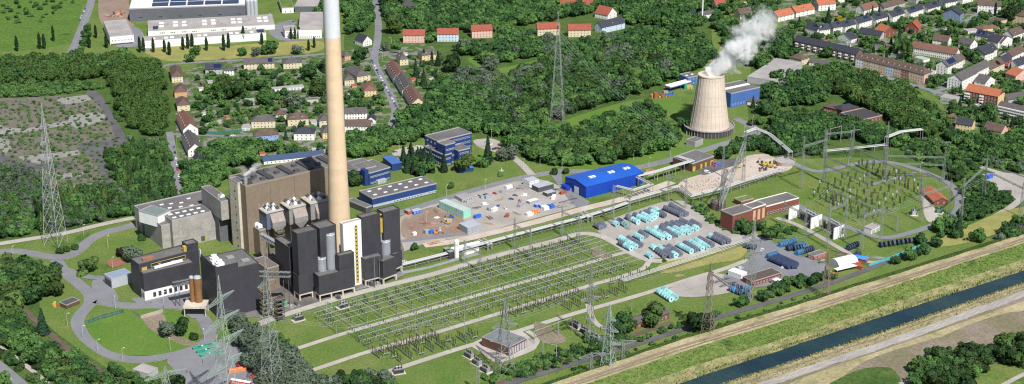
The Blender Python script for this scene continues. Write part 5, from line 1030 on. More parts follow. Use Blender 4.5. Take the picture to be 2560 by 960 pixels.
gantry('gantry over the pipe rack beside the hedge',(1669.7,506),(1713.4,521),425,zf=(.8,.45)); gantry('tall gantry carrying the slanted girder over the demolition site',(1802,530),(1857,471),368,2.6,zf=(.5,))
p=g(1802,515,6); q=g(1862,362,30); sg=thing('slanted_girder','long slanted lattice girder leaning up over the demolition site','girder',(p.x,p.y,0)); o_=Vector((p.x,p.y,0)); truss_box(MB(),p-o_,q-o_,2.4,2.4,18,.2).obj('truss',GALV,sg)
gb=[((2003,473),(2059.7,456),340,'at the west end of the substation'),((2088,512),(2240,577),475,'long one across the mown substation lawn'),((2059.7,456),(2167.7,505),372,'long one from the west masts across the lawn'),((2123,417),(2300,505),355,'longest one over the central lawn'),((2210,448),(2357,452),372,'at the hedge side of the loop road'),
    ((2302,556),(2371,535),470,'in front of the relay house'),((2401,549),(2458,496),445,'beside the dark bushes east of the loop road'),((2550,543),(2458,496),455,'at the right edge over the dirt road'),((1958,565),(2012,590),500,'left of the white fire walls'),((2068,620),(2110,600),505,'among the blue drum stacks'),((2153,628),(2200,610),520,'in front of the white kiosk'),((2060,395),(2130,388),322,'in the lawn north of the loop road')]
for b1,b2,t1,d in gb: gantry('lattice gantry, '+d,b1,b2,t1,2.4,zf=(.8,) if t1!=372 else (.75,.5))
# pipe bridges
PIPEW=mat('white_pipe',(.46,.46,.45),.4,.08); PIPEG=mat('lagged_pipe',(.36,.36,.36),.45,.12)
def pipe_rack(lab,pix,z,w,pipes,step=9,deck=None,group=None,rp=.45):
    P=[g(x,y) for x,y in pix]; o=P[0]; t=thing('pipe_rack',lab,'pipe rack',o,0,group); Q=[p-o for p in P]; n=pipes; offs=[(i-(n-1)/2)*w/max(n-1,1) for i in range(n)]
    for k,of in enumerate(offs):
        L_=[]
        for i,p in enumerate(Q):
            d0=(Q[i]-Q[i-1]).normalized() if i else None; d1=(Q[i+1]-Q[i]).normalized() if i<len(Q)-1 else None; d=(d0 or d1)+(d1 or d0); d.normalize(); nn=Vector((-d.y,d.x,0)); c=max(.5,nn.dot(Vector((-(d1 or d0).y,(d1 or d0).x,0)))); L_.append(p+nn*of/c+Vector((0,0,z+.5)))
        MB().path(L_,rp,8).obj('pipe',PIPEW if k%2==0 else PIPEG,t)
    for a,b in zip(Q,Q[1:]):
        d=(b-a); L=d.length; d.normalize(); nn=Vector((-d.y,d.x,0))*(w/2+.4); m=max(1,int(L/step))
        for i in range(m+1):
            c=a+d*L*i/m; k=MB().bar(c-nn,c-nn+Vector((0,0,z)),.22).bar(c+nn,c+nn+Vector((0,0,z)),.22).bar(c-nn+Vector((0,0,z)),c+nn+Vector((0,0,z)),.22); k.obj('trestle',GALV,t)
        if deck:
            k=MB(); zz=Vector((0,0,z-1.6)); k.bar(a-nn+zz,b-nn+zz,.25).bar(a+nn+zz,b+nn+zz,.25); k.obj('rail_beam',GALV,t)
    return t
pipe_rack('long low pipe bridge running beside the concrete track to the black towers',[(1004,676),(1130,644),(1275,604),(1450,558),(1530,534),(1568,520)],4.2,2.6,3,9,True,rp=.55)
pipe_rack('pipe rack crossing the demolition yard edge toward the brick hall',[(1568,520),(1700,482),(1728,508),(1800,490),(1960,436)],6,3,3,10,True)
pipe_rack('high pipe rack from the brown service building to the blue hall',[(1694,414),(1728,425),(1640,452),(1592,463)],8,3,3,9,rp=.6); pipe_rack('zigzag pipes bending down beside the blue hall',[(1592,463),(1628,482),(1582,497),(1540,486)],7,2.4,2,7,rp=.6)
pipe_rack('pipe bridge over the road in front of the cooling tower',[(1862,356),(1888,346),(1922,360),(1975,405)],9,3,3,10,rp=.6); pipe_rack('pale pipe bridge among the trees north of the substation',[(2060,392),(2120,386),(2214,376)],5,3,2,12); pipe_rack('tall white pipe portal above the substation hedge',[(2214,376),(2250,362),(2302,356)],12,3,3,14,rp=.6)
for k,(x,y) in enumerate(((1212,618),(1462,549))):
    pipe_rack('pipe expansion loop standing out of the low pipe bridge, %s'%['by the white tanks','near the third gantry'][k],[(x-15,y-4),(x+8,y+9),(x+18,y+6),(x-4,y-7)],4.6,.6,1,8,rp=.5)
def duct(lab,a,b,n,z,w,step=16):
    p,q=g(*a),g(*b); d=q-p; L=d.length; t=thing('busbar_duct',lab,'bus duct',p,math.atan2(d.y,d.x),'white bus ducts on the lawn')
    for i in range(n): y=(i-(n-1)/2)*w/(n-1); MB().bar((0,y,z),(L,y,z),.22,8).obj('pipe',PIPEW,t)
    for x in np.linspace(0,L,max(2,int(L/step))): MB().bar((x,-w/2,0),(x,-w/2,z),.15).bar((x,w/2,0),(x,w/2,z),.15).bar((x,-w/2,z-.2),(x,w/2,z-.2),.15).obj('support',GALV,t)
duct('group of white bus ducts on posts from the switchyard toward the pylon',(1556,712),(1800,634),4,3.6,4.5); duct('thin white bus ducts on posts continuing to the brick hall',(1800,634),(1884,604),3,3.4,4)
# gas tanks
p=g(1142,648); t=thing('gas_tank','upright white gas tank with small dark lettering near its top','tank',p); MB().lathe([(1.9,.6),(1.9,15),(1.2,15.8),(.2,16)],24).obj('shell',WHITEC,t)
for a in (0,2.1,4.2): MB().bar((1.6*math.cos(a),1.6*math.sin(a),0),(1.6*math.cos(a),1.6*math.sin(a),1),.2).obj('leg',GALV,t)
lettering('TF',1.7,t,(-.9,-1.93,11.6),DKST)
p=g(1129,634); q=g(1198,617); d=q-p; t=thing('gas_tank','long horizontal white gas tank on saddles beside the upright one','tank',p,math.atan2(d.y,d.x)); L=d.length; pr=[(.3,-.9),(1.4,-.5),(1.9,.2),(1.9,L-.2),(1.4,L+.5),(.3,L+.9)]
b=MB(); b.lathe(pr,20); b.v=[(z,y,x+3.2) for x,y,z in b.v]; b.obj('shell',WHITEC,t)
for x in (L*.2,L*.8): MB().box(x-.4,-1.5,0,x+.4,1.5,1.6).obj('saddle',CONC,t)
b=MB()
for k,(x,y) in enumerate(((1114,644),(1124,651))):
    p=g(x,y); t=thing('evaporator','dark finned evaporator rack beside the white tanks, %s'%['rear one','front one'][k],'evaporator',p,R(35)); b=MB()
    for i in range(5): 
        for j in range(4): b.box(i*.9,j*.9,.6,i*.9+.5,j*.9+.5,6.5)
    b.obj('fin',DKST,t); MB().box(-.2,-.2,0,4.4,3.5,.6).obj('base',CONC,t); MB().box(-.2,-.2,6.5,4.4,3.5,6.8).obj('top_frame',GALV,t)
r=bgl('equipment_shed','low white equipment shed under the horizontal gas tank','shed',(1160,640),(1198,628),5,3,wm=WHITE,rm=FELTL,par=.1)
# ---------------------------------------------------------------- the tubular switchyard
U=(g(1533,640)-g(855,836)); YL=U.length; U.normalize(); V=Vector((U.y,-U.x,0)); YO=g(855,836); ya=math.atan2(U.y,U.x)
def yp(u,v): return YO+U*u-V*v   # v>0 behind the central path (away from the camera), v<0 in front
SG=mat('switchyard_steel',(.30,.32,.31),.5,.1); ST=mat('aluminium_tube',(.40,.42,.42),.35,.08)
me_post=None
def bus_support(w,h,n,insh=1.9):
    """a crossbeam on posts carrying n post insulators; beam runs along local y"""
    r=thing('busbar_support','steel crossbeam on posts with dark post insulators, in the tubular switchyard','busbar support',(0,0,0)); k=3 if w>20 else 2
    for i in range(k): MB().bar((0,w*i/(k-1),0),(0,w*i/(k-1),h),.17,6).obj('post',SG,r)
    MB().box(-.18,-.6,h,.18,w+.6,h+.35).obj('beam',SG,r)
    im=MB().lathe([(.27,0),(.22,insh),(.1,insh+.1)],6).mesh('insulator',INS)
    for i in range(n): link('insulator',im,r,(0,w*(i+.5)/n,h+.35))
    return r
protoA=bus_support(27,5,9); protoB=bus_support(31,5,10); used=[False,False]
nb=19
for side,(v0,pr,lab) in enumerate(((3.5,protoA,'steel crossbeam with post insulators in the rear half of the tubular switchyard'),(-34.5,protoB,'steel crossbeam with post insulators in the front half of the tubular switchyard'))):
    for i in range(nb):
        u=-6+ (YL-2)*(i+.3)/nb + (6 if side else 0); p=yp(u,v0); c=pr if i==0 else copy_tree(pr); c.location=(p.x,p.y,0); c.rotation_euler=(0,0,ya); c['label']=lab; c['group']=['rear','front'][side]+' crossbeams of the switchyard'
def tube(u0,v0,u1,v1,z,r,lab,grp,n=0):
    p,q=yp(u0,v0),yp(u1,v1); d=q-p; t=thing('busbar_tube',lab,'busbar',p,math.atan2(d.y,d.x),grp); L=d.length
    MB().bar((0,0,z),(L,0,z),r,6).obj('tube',ST,t)
    for k in range(n): x=L*(k+.5)/n; MB().bar((x,0,0),(x,0,z-1.6),.14,5).obj('post',SG,t); MB().lathe([(.16,z-1.6),(.16,z-.1)],6,(x,0,0)).obj('insulator',INS,t)
for v in (7,14.5,21,27.5): tube(-6,v,YL+1,v,7.4,.12,'long bright busbar tube running the length of the rear switchyard','long rear busbar tubes')
for v in (-7,-14,-22,-29): tube(0,v,YL+4,v,7.4,.12,'long bright busbar tube running the length of the front switchyard','long front busbar tubes')
for i in range(nb):
    for s in (-1,0,1):
        if (i*3+s)%7==2: continue
        u=-6+(YL-2)*(i+.8)/nb+s*2.6
        tube(u,2,u,31+(2 if i%3 else 9),8.6,.105,'thin cross tube over the rear switchyard bays','rear cross tubes')
        if s!=0: tube(u+6,-36 if i%4 else -42,u+6,-2,8.6,.105,'thin cross tube over the front switchyard bays','front cross tubes')
# dark circuit-breaker poles along both edges
bk=thing('circuit_breaker','dark circuit breaker with three insulator poles on a steel frame','circuit breaker',(0,0,0))
MB().box(-.3,-2.4,1.6,.3,2.4,2.0).obj('frame',SG,bk)
for y in (-2.2,2.2): MB().bar((0,y,0),(0,y,1.6),.14,5).obj('post',SG,bk)
for y in (-2,0,2): c=MB().lathe([(.28,2),(.2,3.9),(.3,4),(.24,5.6),(.1,5.9)],7,(0,y,0)).obj('insulator_pole',INS,bk)
bk0=True
EDG=[(u,v,'behind the rear bays') for u in np.linspace(30,YL*.42,9) for v in (33.5,)]+[(u,v,'behind the rear bays') for u in np.linspace(YL*.52,YL*.98,14) for v in (33,38)]+[(u,v,'in front of the front bays') for u in list(np.linspace(2,48,9))+list(np.linspace(YL*.45,YL*.72,10)) for v in (-39.5,-45)]+[(u,v,'in the second strip by the front path') for u in list(np.linspace(10,70,8))+list(np.linspace(150,200,7)) for v in (-52,-58)]+[(u,-41,'in front of the front bays') for u in np.linspace(YL*.86,YL,5)]
for i,(u,v,d) in enumerate(EDG):
    p=yp(u,v); c=bk if bk0 else copy_tree(bk); bk0=False; c.location=(p.x,p.y,0); c.rotation_euler=(0,0,ya+(PI/2 if i%5==0 else 0)); c['label']='dark three-pole circuit breaker standing '+d; c['group']='circuit breakers '+d
dk=thing('disconnector','x','disconnector',(0,0,0)); MB().bar((0,-1.6,0),(0,-1.6,2.6),.13,5).bar((0,1.6,0),(0,1.6,2.6),.13,5).obj('post',SG,dk); MB().box(-.15,-2.3,2.6,.15,2.3,2.85).obj('beam',SG,dk)
for y in (-2,0,2): MB().lathe([(.3,2.85),(.24,4.5)],6,(0,y,0)).obj('insulator',INS,dk)
MB().bar((0,-2,4.6),(0,2,4.6),.08,4).obj('blade',ST,dk); dk0=True
for side,vs in (('rear',(4,12,18,25,31)),('front',(-4,-11,-18,-26,-33))):
    for i in range(nb):
        for j,v in enumerate(vs):
            if (i*5+j*3)%5 in(0,2,3): continue
            u=-4+(YL-4)*(i+.55+.2*(j%2))/nb; p=yp(u,v); c=dk if dk0 else copy_tree(dk); dk0=False; c.location=(p.x,p.y,0); c.rotation_euler=(0,0,ya+(PI/2 if j%2 else 0)); c['label']='low disconnector with three dark insulators between the crossbeams of the %s half switchyard'%side; c['group']='low disconnectors of the %s half switchyard'%side
# tall slim posts, lightning masts
for x,y,yt,d in ((571,0,0,''),) if False else ((938,720,635,'by the concrete track'),(950,712,640,'second by the concrete track'),(1040,850,760,'in the front bays, left'),(1128,878,812,'at the front path'),(1162,845,745,'mid front bays'),(1160,590,560,'x'),(1372,720,640,'right rear bays'),(1500,640,565,'at the yard end'),(1579,775,730,'beside the lower lawn'),(1303,905,842,'x'),(1195,962,880,'x'),(1025,760,690,'x')):
    if d=='x': continue
    t=thing('lightning_mast','thin grey lightning mast '+d,'mast',g(x,y)); H_=hgt(x,y,yt); MB().bar((0,0,0),(0,0,H_),.22,6,.08).obj('pole',GALV,t); MB().box(-.5,-.5,0,.5,.5,.4).obj('footing',CONC,t)
# portals in front
def portal(lab,a,b,yt):
    p,q=g(*a),g(*b); d=q-p; L=d.length; H_=hgt(a[0],a[1],yt); t=thing('portal_frame',lab,'portal',p,math.atan2(d.y,d.x),'tubular portals')
    for x in (0,L): MB().bar((x,0,0),(x,0,H_),.25,8).obj('post',SG,t)
    MB().bar((-.5,0,H_),(L+.5,0,H_),.22,6).obj('beam',SG,t)
    for x in (.25,.5,.75): MB().bar((L*x,0,H_-1.6),(L*x,0,H_),.15,6).obj('insulator',INS,t)
portal('tubular portal over the kerb beside the switch house',(1336,860),(1396,838),828); portal('second tubular portal behind the transformer pit',(1396,838),(1430,828),805); portal('tubular portal at the railway below the switch house',(1357,898),(1391,907),855)
portal('pale portal north of the loop road, rear one',(2073,362),(2101,355),322); portal('pale portal north of the loop road, front one',(2127,352),(2148,350),326); portal('small portal by the concrete track and round transformer',(830,794),(817,790),758)
pylon('small lattice portal post at the railway, left one',(1477,936),(1477,880),2.6,[(.8,9)],R(25),PG,6,.14,name='lattice_post'); pylon('small lattice portal post at the railway, right one',(1556,908),(1556,852),3.0,[(.85,10)],R(25),PG,6,.14,name='lattice_post'); pylon('small lattice post below the second transformer',(1195,985),(1195,900),2.6,[],0,PG,6,.14,name='lattice_post')
# transformers
def transformer(lab,px,py,rz,L=7,pad=True,m=None,sc=1):
    p=g(px,py); t=thing('transformer',lab,'transformer',p,rz,None,sc)
    if pad: MB().box(-1,-1,0,L+1,5,.3).obj('pad',CONCP,t)
    MB().box(.5,.5,.3,L-.5,3.5,3.4).obj('tank',m or GALV,t); b=MB()
    for i in range(int(L/.6)): b.box(.4+i*.6,-.4,.8,.65+i*.6,.45,3.1).box(.4+i*.6,3.55,.8,.65+i*.6,4.4,3.1)
    b.obj('radiator',DKST,t); MB().bar((1,2,4.6),(L-1,2,4.6),.6,8).obj('conservator',m or GALV,t)
    for i in range(3): MB().lathe([(.3,3.4),(.22,5.8),(.1,6.0)],7,(1.4+i*(L-2.8)/2,1.2,0)).obj('bushing',INS,t)
transformer('transformer with dark radiators on a white pad by the concrete track',738,806,R(35)); transformer('second transformer with dark radiators on a white pad, nearer the black towers',850,774,R(35))
for k in range(3): transformer('big transformer in the pit beside the switch house lawn, %s of three'%['first','middle','last'][k],1425+k*24,815+k*16,R(-50),8)
for k in range(3): transformer('dark transformer in the lower lawn pit, %s of three'%['first','middle','last'][k],1160+k*20,890+k*18,R(-50),7)
transformer('transformer at the foot of the lowest front path',985,938,R(20)); transformer('pale transformer in a white-kerbed basin on the substation lawn',2292,540,R(80),7,m=LGREY); transformer('green transformer in front of the relay house',2352,536,R(60),5,m=mat('transformer_green',(.10,.30,.20),.6,.1))
# fire walls and transformer banks beside the brick hall
for k,(x0,y0,x1,y1,yt) in enumerate(((1971,550,1997,542,520),(2026,574,2054,563,546),(2083,600,2110,590,571))):
    p,q=g(x0,y0),g(x1,y1); d=q-p; H_=hgt(x0,y0,yt); t=thing('fire_wall','tall white fire wall between the transformer banks, %s'%['nearest the brick hall','middle one','nearest the drum stacks'][k],'wall',p,math.atan2(d.y,d.x)); MB().box(0,0,0,d.length,.5,H_).obj('panel',WHITEC,t)
    b=MB(); 
    for x in np.linspace(.2,d.length-.2,4): b.box(x-.1,-.12,0,x+.1,-.003,H_)
    b.obj('stiffener',GALV,t)
for k,(x0,y0,x1,y1) in enumerate(((1998,548,2028,564),(2056,570,2086,588))):
    p,q=g(x0,y0),g(x1,y1); d=q-p; L=d.length; t=thing('transformer_bank','dark transformer bank with a green-grey top between two white walls, %s'%['upper bank','lower bank'][k],'transformer',p,math.atan2(d.y,d.x)); MB().box(0,-1,0,L,8,.4).obj('pad',CONC,t)
    for i in range(6): MB().box(L*(i+.1)/6,0,.4,L*(i+.8)/6,2.2,6).obj('radiator',DKST,t)
    MB().box(0,3,.4,L,7,5).obj('tank',DKST,t); MB().bar((1,5,8),(L-1,5,8),.7,8).bar((1,2,7.5),(L-1,2,7.5),.5,8).obj('conservator',LGREY,t)
    for i in range(4): MB().lathe([(.35,5),(.25,9),(.1,9.2)],7,(L*(i+.5)/4,6,0)).obj('bushing',INS,t)
# substation insulator posts on the lawn
ip=thing('post_insulator','x','insulator',(0,0,0)); MB().bar((0,0,0),(0,0,3),.16,5).bar((-.8,0,2.8),(.8,0,2.8),.14,4).obj('post',SG,ip)
for x in (-.6,.6): MB().lathe([(.34,3),(.24,5.2),(.36,5.3),(.24,7.4)],7,(x,0,0)).obj('insulator',INS,ip)
mp=thing('measuring_transformer','x','instrument transformer',(0,0,0)); MB().bar((0,0,0),(0,0,2.6),.2,5).obj('post',SG,mp); MB().lathe([(.36,2.6),(.28,6.6)],7).obj('insulator',INS,mp); MB().lathe([(.7,6.6),(.75,8),(.4,8.4)],9).obj('head',LGREY,mp)
fi=[True,True]
PT=[]
for r0,r1,n in (((2025,497),(2150,560),8),((2040,478),(2200,555),9),((2075,460),(2240,535),9),((2110,445),(2270,515),8),((2140,425),(2240,470),7),((2160,415),(2270,455),7),((2240,470),(2300,500),5)):
    for i in range(n):
        f=(i+.5)/n; PT.append((r0[0]+(r1[0]-r0[0])*f,r0[1]+(r1[1]-r0[1])*f))
for r0,r1,n in (((2035,488),(2190,562),8),((2060,470),(2225,545),9),((2095,452),(2260,525),8),((2150,420),(2255,463),8),((2255,462),(2310,492),5),((1990,548),(2110,600),9),((2060,500),(2120,525),5)):
    for i in range(n):
        f=(i+.5)/n; PT.append((r0[0]+(r1[0]-r0[0])*f,r0[1]+(r1[1]-r0[1])*f))
for i,(x,y) in enumerate(PT):
    p=g(x+rng.uniform(-3,3),y+rng.uniform(-2,2)); k=1 if i%4==0 else 0; pr=(ip,mp)[k]; c=pr if fi[k] else copy_tree(pr); fi[k]=False; c.location=p; c.scale=(.95,.95,1.0+.35*float(rng.random())); c.rotation_euler=(0,0,R(30)); c['label']=['double dark post insulator standing on the striped substation lawn','instrument transformer with pale head on the striped substation lawn'][k]; c['group']=['post insulators on the substation lawn','instrument transformers on the substation lawn'][k]
for k,(x,y) in enumerate(((2082,505),(2137,500),(2112,490),(2203,540),(2160,455),(2240,500))):
    p=g(x,y); t=thing('disconnector','yellow disconnector arm on a tall grey post, %s'%['nearest the west masts','beside the central girder','behind the first','nearest the white kiosk','nearest the loop road','nearest the relay house'][k],'disconnector',p); MB().bar((0,0,0),(0,0,7),.2,5).obj('post',SG,t); MB().bar((0,0,7),(0,0,12),.2,5,.08).bar((0,0,9),(1.6,0,11),.1,4).obj('arm',YEL,t)
# conductors
def wire(lab,a,b,sag,grp,n=3,sp=3.0,r=.055):
    a,b=Vector(a),Vector(b); d=(b-a); s=Vector((-d.y,d.x,0)).normalized(); t=thing('power_line',lab,'power line',(a.x,a.y,0),0,grp); o=Vector((a.x,a.y,0))
    for k in range(n):
        of=s*(k-(n-1)/2)*sp; P=[a.lerp(b,i/14)+of-Vector((0,0,sag*4*(i/14)*(1-i/14)))-o for i in range(15)]; MB().path(P,r,3).obj('conductor',GALV,t)
wire('conductors from the central wood pylon off to the upper left',g(1393,308)+Vector((0,0,88)),g(1000,150)+Vector((0,0,60)),10,'conductors of the central wood pylon'); wire('conductors from the central wood pylon down to the substation masts',g(1393,308)+Vector((0,0,88)),g(1802,530)+Vector((0,0,38)),12,'conductors of the central wood pylon',4)
wire('conductors from the many-armed pylon to the brown dyke pylon',g(572,1075)+Vector((0,0,80)),g(1262,932)+Vector((0,0,40)),9,'conductors of the lower pylons',3); wire('conductors from the broad-footed pylon to the grey slim pylon',g(1262,932)+Vector((0,0,38)),g(1475,857)+Vector((0,0,45)),4,'conductors of the lower pylons',3)
wire('conductors from the slim pylon to the shed pylon',g(1475,857)+Vector((0,0,45)),g(1876,750)+Vector((0,0,45)),7,'conductors of the lower pylons',3); wire('conductors from the shed pylon to the substation',g(1876,750)+Vector((0,0,45)),g(2302,556)+Vector((0,0,22)),7,'conductors of the lower pylons',3)
for a,b,z in (((2003,473),(1857,471),32),((2059,456),(1863,471),30),((2003,473),(2088,512),30),((2123,417),(2088,512),28),((2210,448),(2240,577),34),((2300,505),(2302,556),30),((2357,452),(2371,535),20),((2300,505),(2401,549),26),((2371,535),(2458,496),20),((2458,496),(2550,543),22),((2550,543),(2700,560),24),((1713,521),(1802,530),24),((1286,624),(1405,591),18),((1405,591),(1532,561),18),((1161,659),(1286,624),17),((2110,600),(2240,577),22),((2012,590),(2088,512),24)):
    wire('slack conductors between neighbouring lattice masts of the substation',g(*a)+Vector((0,0,z)),g(*b)+Vector((0,0,z*.9)),2.2,'slack conductors of the substation',3,2.2,.06)
# ================================================================ cable drums
DT=mat('turquoise_drum',(.34,.60,.62),.65,.2,rnd=.6); DG=mat('slate_drum',(.135,.155,.205),.7,.12,rnd=.5); DB=mat('blue_drum',(.09,.32,.58),.6,.12,rnd=.35); DN=mat('navy_drum',(.035,.055,.125),.7,.12,rnd=.5); DCT=mat('drum_winding_pale',(.10,.36,.36),.8,.2); DCG=mat('drum_winding_grey',(.07,.078,.10),.8,.2)
def drum_proto(m,mc,nm):
    r=thing('cable_drum',nm,'cable drum',(0,0,0)); Rr,w=2.3,1.5
    def disc(x0,x1,ro,ri,n=18):
        b=MB(); b.lathe([(ri,x0),(ro,x0),(ro,x1),(ri,x1),(ri,x0)],n,cap=False); b.v=[(z,y,x) for x,y,z in b.v]; return b
    fm=disc(0,.28,Rr,.55).mesh('flange',m)
    for x in (0,w-.28): link('flange',fm,r,(x,0,Rr))
    q=disc(.28,w-.28,Rr*.86,.4); link('winding',q.mesh('winding',mc),r,(0,0,Rr)); q=disc(-.06,w+.06,.62,.3,10); link('hub',q.mesh('hub',DKST),r,(0,0,Rr)); return r
DP={'t':[drum_proto(DT,DCT,''),1],'g':[drum_proto(DG,DCG,''),1],'b':[drum_proto(DB,DCG,''),1],'n':[drum_proto(DN,DCG,''),1]}
CN={'t':'turquoise','g':'slate grey','b':'bright blue','n':'navy blue'}
def drums(x0,y0,x1,y1,pat,where):
    a,b=g(x0,y0,2.3),g(x1,y1,2.3); a.z=b.z=0; n=len(pat); d=b-a; ang=math.atan2(d.y,d.x)
    for i,ch in enumerate(pat):
        p=a.lerp(b,i/max(n-1,1)); pr=DP[ch]; c=pr[0] if pr[1] else copy_tree(pr[0]); pr[1]=0
        c.location=(p.x,p.y,0); c.rotation_euler=(0,0,ang+rng.uniform(-.04,.04)); c['label']='%s cable drum standing %s'%(CN[ch],where); c['group']='%s cable drums %s'%(CN[ch],where)
def zr(ox,oy,s,rows):
    for (a,b,c,d,pat,wh) in rows: drums(ox+a/s,oy+b/s,ox+c/s,oy+d/s,pat,wh)
W1='at the path end of the gravel drum yard'; W2='in the rear rows of the gravel drum yard'; W3='in the long hedge-side rows of the drum yard'; W4='in the middle block of the gravel drum yard'; W5='in the front left stack of the drum yard'; W6='in the front row of the drum yard'; W7='in the nearest corner of the drum yard'; W8='in front of the tall brick hall'
zr(1260,380,3.2,[(735,580,768,600,'gggg',W1),(775,572,798,588,'ggg',W1),(885,566,899,574,'tt',W1),(915,545,968,575,'gggtt',W1),(985,515,1065,555,'gggtttt',W2),(1040,500,1140,542,'ggttttt',W2),(1095,490,1175,532,'gtttttt',W2),(1130,478,1198,520,'gggtt',W2),(1165,462,1220,498,'gttt',W2),(1205,455,1262,490,'tttgg',W2),
 (925,682,1048,752,'tttttttt',W5),(925,722,1010,766,'gggtttt',W5),(990,688,1088,740,'ggggggg',W5),(1052,662,1094,684,'tttt',W5),(1088,640,1132,666,'gggg',W5),(1145,615,1262,680,'ttttttttt',W4),(1150,814,1172,828,'ttt',W7)])
zr(1640,340,3.2,[(70,572,195,628,'gggggggggg',W3),(115,550,238,620,'gggggggggg',W3),(0,612,62,632,'tgggg',W3),(45,715,182,785,'gggtttttt',W4),(82,702,215,770,'ggggttttt',W4),(125,692,258,765,'gggggtttt',W4),(160,690,280,748,'ggggttt',W4) ,(200,672,322,735,'ggggggtt',W4),(285,682,342,715,'ggggg',W4),
 (0,735,50,802,'ttttt',W4),(20,752,100,806,'gggttt',W4),(50,740,136,792,'gggggg',W4),(430,795,532,848,'ttgggggg',W8),(470,785,576,838,'gggggggg',W8),(180,865,275,918,'ttttttt',W6),(228,855,315,906,'gggggg',W6),(270,842,364,895,'tttttt',W6),(318,830,408,886,'ttttttt',W6),(345,818,445,868,'ggggggg',W6),
 (-30,880,62,950,'ttgggg',W7),(20,885,118,955,'tttgggg',W7),(60,892,152,950,'ggggtt',W7),(100,882,190,940,'gggggg',W7)])
W9='in the stacks beside the small brick hut'; W10='in the dark drum field on the asphalt'; W11='beside the brown vehicle shed'; W12='alone on the striped gravel below the bus ducts'; W13='in the lot behind the white fire walls'
zr(1780,440,3.428,[(580,590,705,552,'bbbbbbb',W9),(645,622,780,585,'nnnbbbbb',W9),(700,618,800,605,'nnnbb',W9),(725,660,850,622,'bbbnnnnn',W9),(475,690,548,668,'bbbbb',W10),(500,705,655,772,'nnnnnnnnn',W10),(530,695,690,768,'nnnnnnnnn',W10),(560,685,715,755,'nnnnnnnnn',W10),(1165,615,1240,585,'nnnnn',W13),(285,592,360,606,'nnnnn','at the brick hall crossing'),(1225,660,1255,668,'nn',W13)])
zr(1200,560,2.4,[(1068,400,1142,446,'tttttt',W12),(1098,388,1170,438,'tttttt',W12)]); zr(1706,480,2,[(240,480,330,515,'gbgbng',W11),(250,470,330,485,'gggbb',W11)])
drums(2200,612,2295,598,'ngngngngng','in the thin row by the turquoise fence')
for k_,v_ in DP.items():
    if v_[1]: pass
# ================================================================ vehicles
CARC={'white':(.75,.75,.75),'black':(.015,.016,.02),'silver':(.42,.44,.46),'blue':(.03,.09,.30),'red':(.5,.04,.03),'grey':(.13,.14,.15)}
CM={k:mat('%s_car_paint'%k,v,.25,.04,spec=.5) for k,v in CARC.items()}; TY=mat('tyre',(.02,.02,.02),.8,.1)
wm_=MB().lathe([(.34,-.11),(.34,.11)],10); wm_.v=[(x,z,y) for x,y,z in wm_.v]; WHEEL=wm_.mesh('wheel',TY)
def vehicle_mesh(kind):
    L_,w={'car':(4.4,1.8),'van':(5.2,2.0)}[kind]; 
    if kind=='car': pb=[(-2.2,.3),(2.2,.3),(2.2,.75),(1.9,.92),(-2.1,.98),(-2.2,.8)]; pc=[(-1.9,.95),(1.0,.92),(.35,1.42),(-1.35,1.45)]
    else: pb=[(-2.6,.35),(2.6,.35),(2.6,.95),(1.9,1.15),(1.3,1.9),(1.1,2.05),(-2.6,2.1)]; pc=[(.9,1.2),(1.92,1.18),(1.36,1.88),(.9,1.9)]
    def ext_(pf,w0,w1,zmid=None):
        n=len(pf); zs=[z for _,z in pf]; z0,z1=min(zs),max(zs); b=MB(); f=lambda z:(w0+(w1-w0)*(z-z0)/(z1-z0))/2
        b.add([(x,-f(z),z) for x,z in pf]+[(x,f(z),z) for x,z in pf],[tuple(range(n)),tuple(range(2*n-1,n-1,-1))]+[(i,i+n,(i+1)%n+n,(i+1)%n) for i in range(n)]); return b
    return ext_(pb,w,w*.97),ext_(pc,w*.95 if kind=='car' else w*1.01,w*.74 if kind=='car' else w*.99)
VP={}
def car(x,y,rz,col,where,kind='car',grp=None):
    k=(kind,col)
    p=g(x,y)
    if k not in VP:
        t=thing('parked_car' if kind=='car' else 'parked_van','x',kind,(0,0,0)); b,c=vehicle_mesh(kind); b.obj('body',CM[col],t); c.obj('cabin',GLASS,t)
        if kind=='car': MB().box(-1.25,-.62,1.44,.3,.62,1.49).obj('roof',CM[col],t)
        for sx in (-1.35,1.4):
            for sy in (-.85,.85): link('wheel',WHEEL,t,(sx,sy,.34))
        VP[k]=t; c=t
    else: c=copy_tree(VP[k])
    c.location=p; c.rotation_euler=(0,0,rz); c['label']='%s %s parked %s'%(col,kind,where); c['group']='%s %ss parked %s'%(col,kind,where)
def along(p0,p1,n,where,cols,off_=0,turn=0):
    a,b=g(*p0),g(*p1); ang=math.atan2((b-a).y,(b-a).x)
    for i in range(n):
        f=(i+.5)/n; q=a.lerp(b,f); x,y=proj(q.x,q.y,0); car(x,y,ang+turn+(PI if rng.random()<.5 else 0),cols[i%len(cols)],where)
along((928,150),(1000,284),21,'in the long row beside the stepped terrace',['black','blue','white','white','black','blue','silver','white','white','grey','black','white','silver','blue','black','white','white','black','grey','black','white'])
along((434,362),(448,448),6,'along the street below the plane grove',['blue','black','white','white','red','white']); along((214,20),(198,54),6,'at the kerb of the factory street',['blue','white','grey','silver','white','blue'])
along((560,341),(590,340),2,'in the lane behind the blue house',['black','white']); along((995,133),(975,133),3,'at the crossroads corner',['black','black','grey'])
car(987,381,R(25),'grey','in the small lot behind the navy office'); car(1024,372,R(25),'black','in the small lot behind the navy office'); car(1043,368,R(25),'white','in the small lot behind the navy office')
for i,(x,y,c_) in enumerate(((1236,374,'black'),(1242,371,'red'),(1250,373,'black'),(1226,362,'white'),(1218,357,'silver'),(1230,405,'grey'),(1222,412,'black'))): car(x,y,R(20),c_,'among the trees east of the office tower')
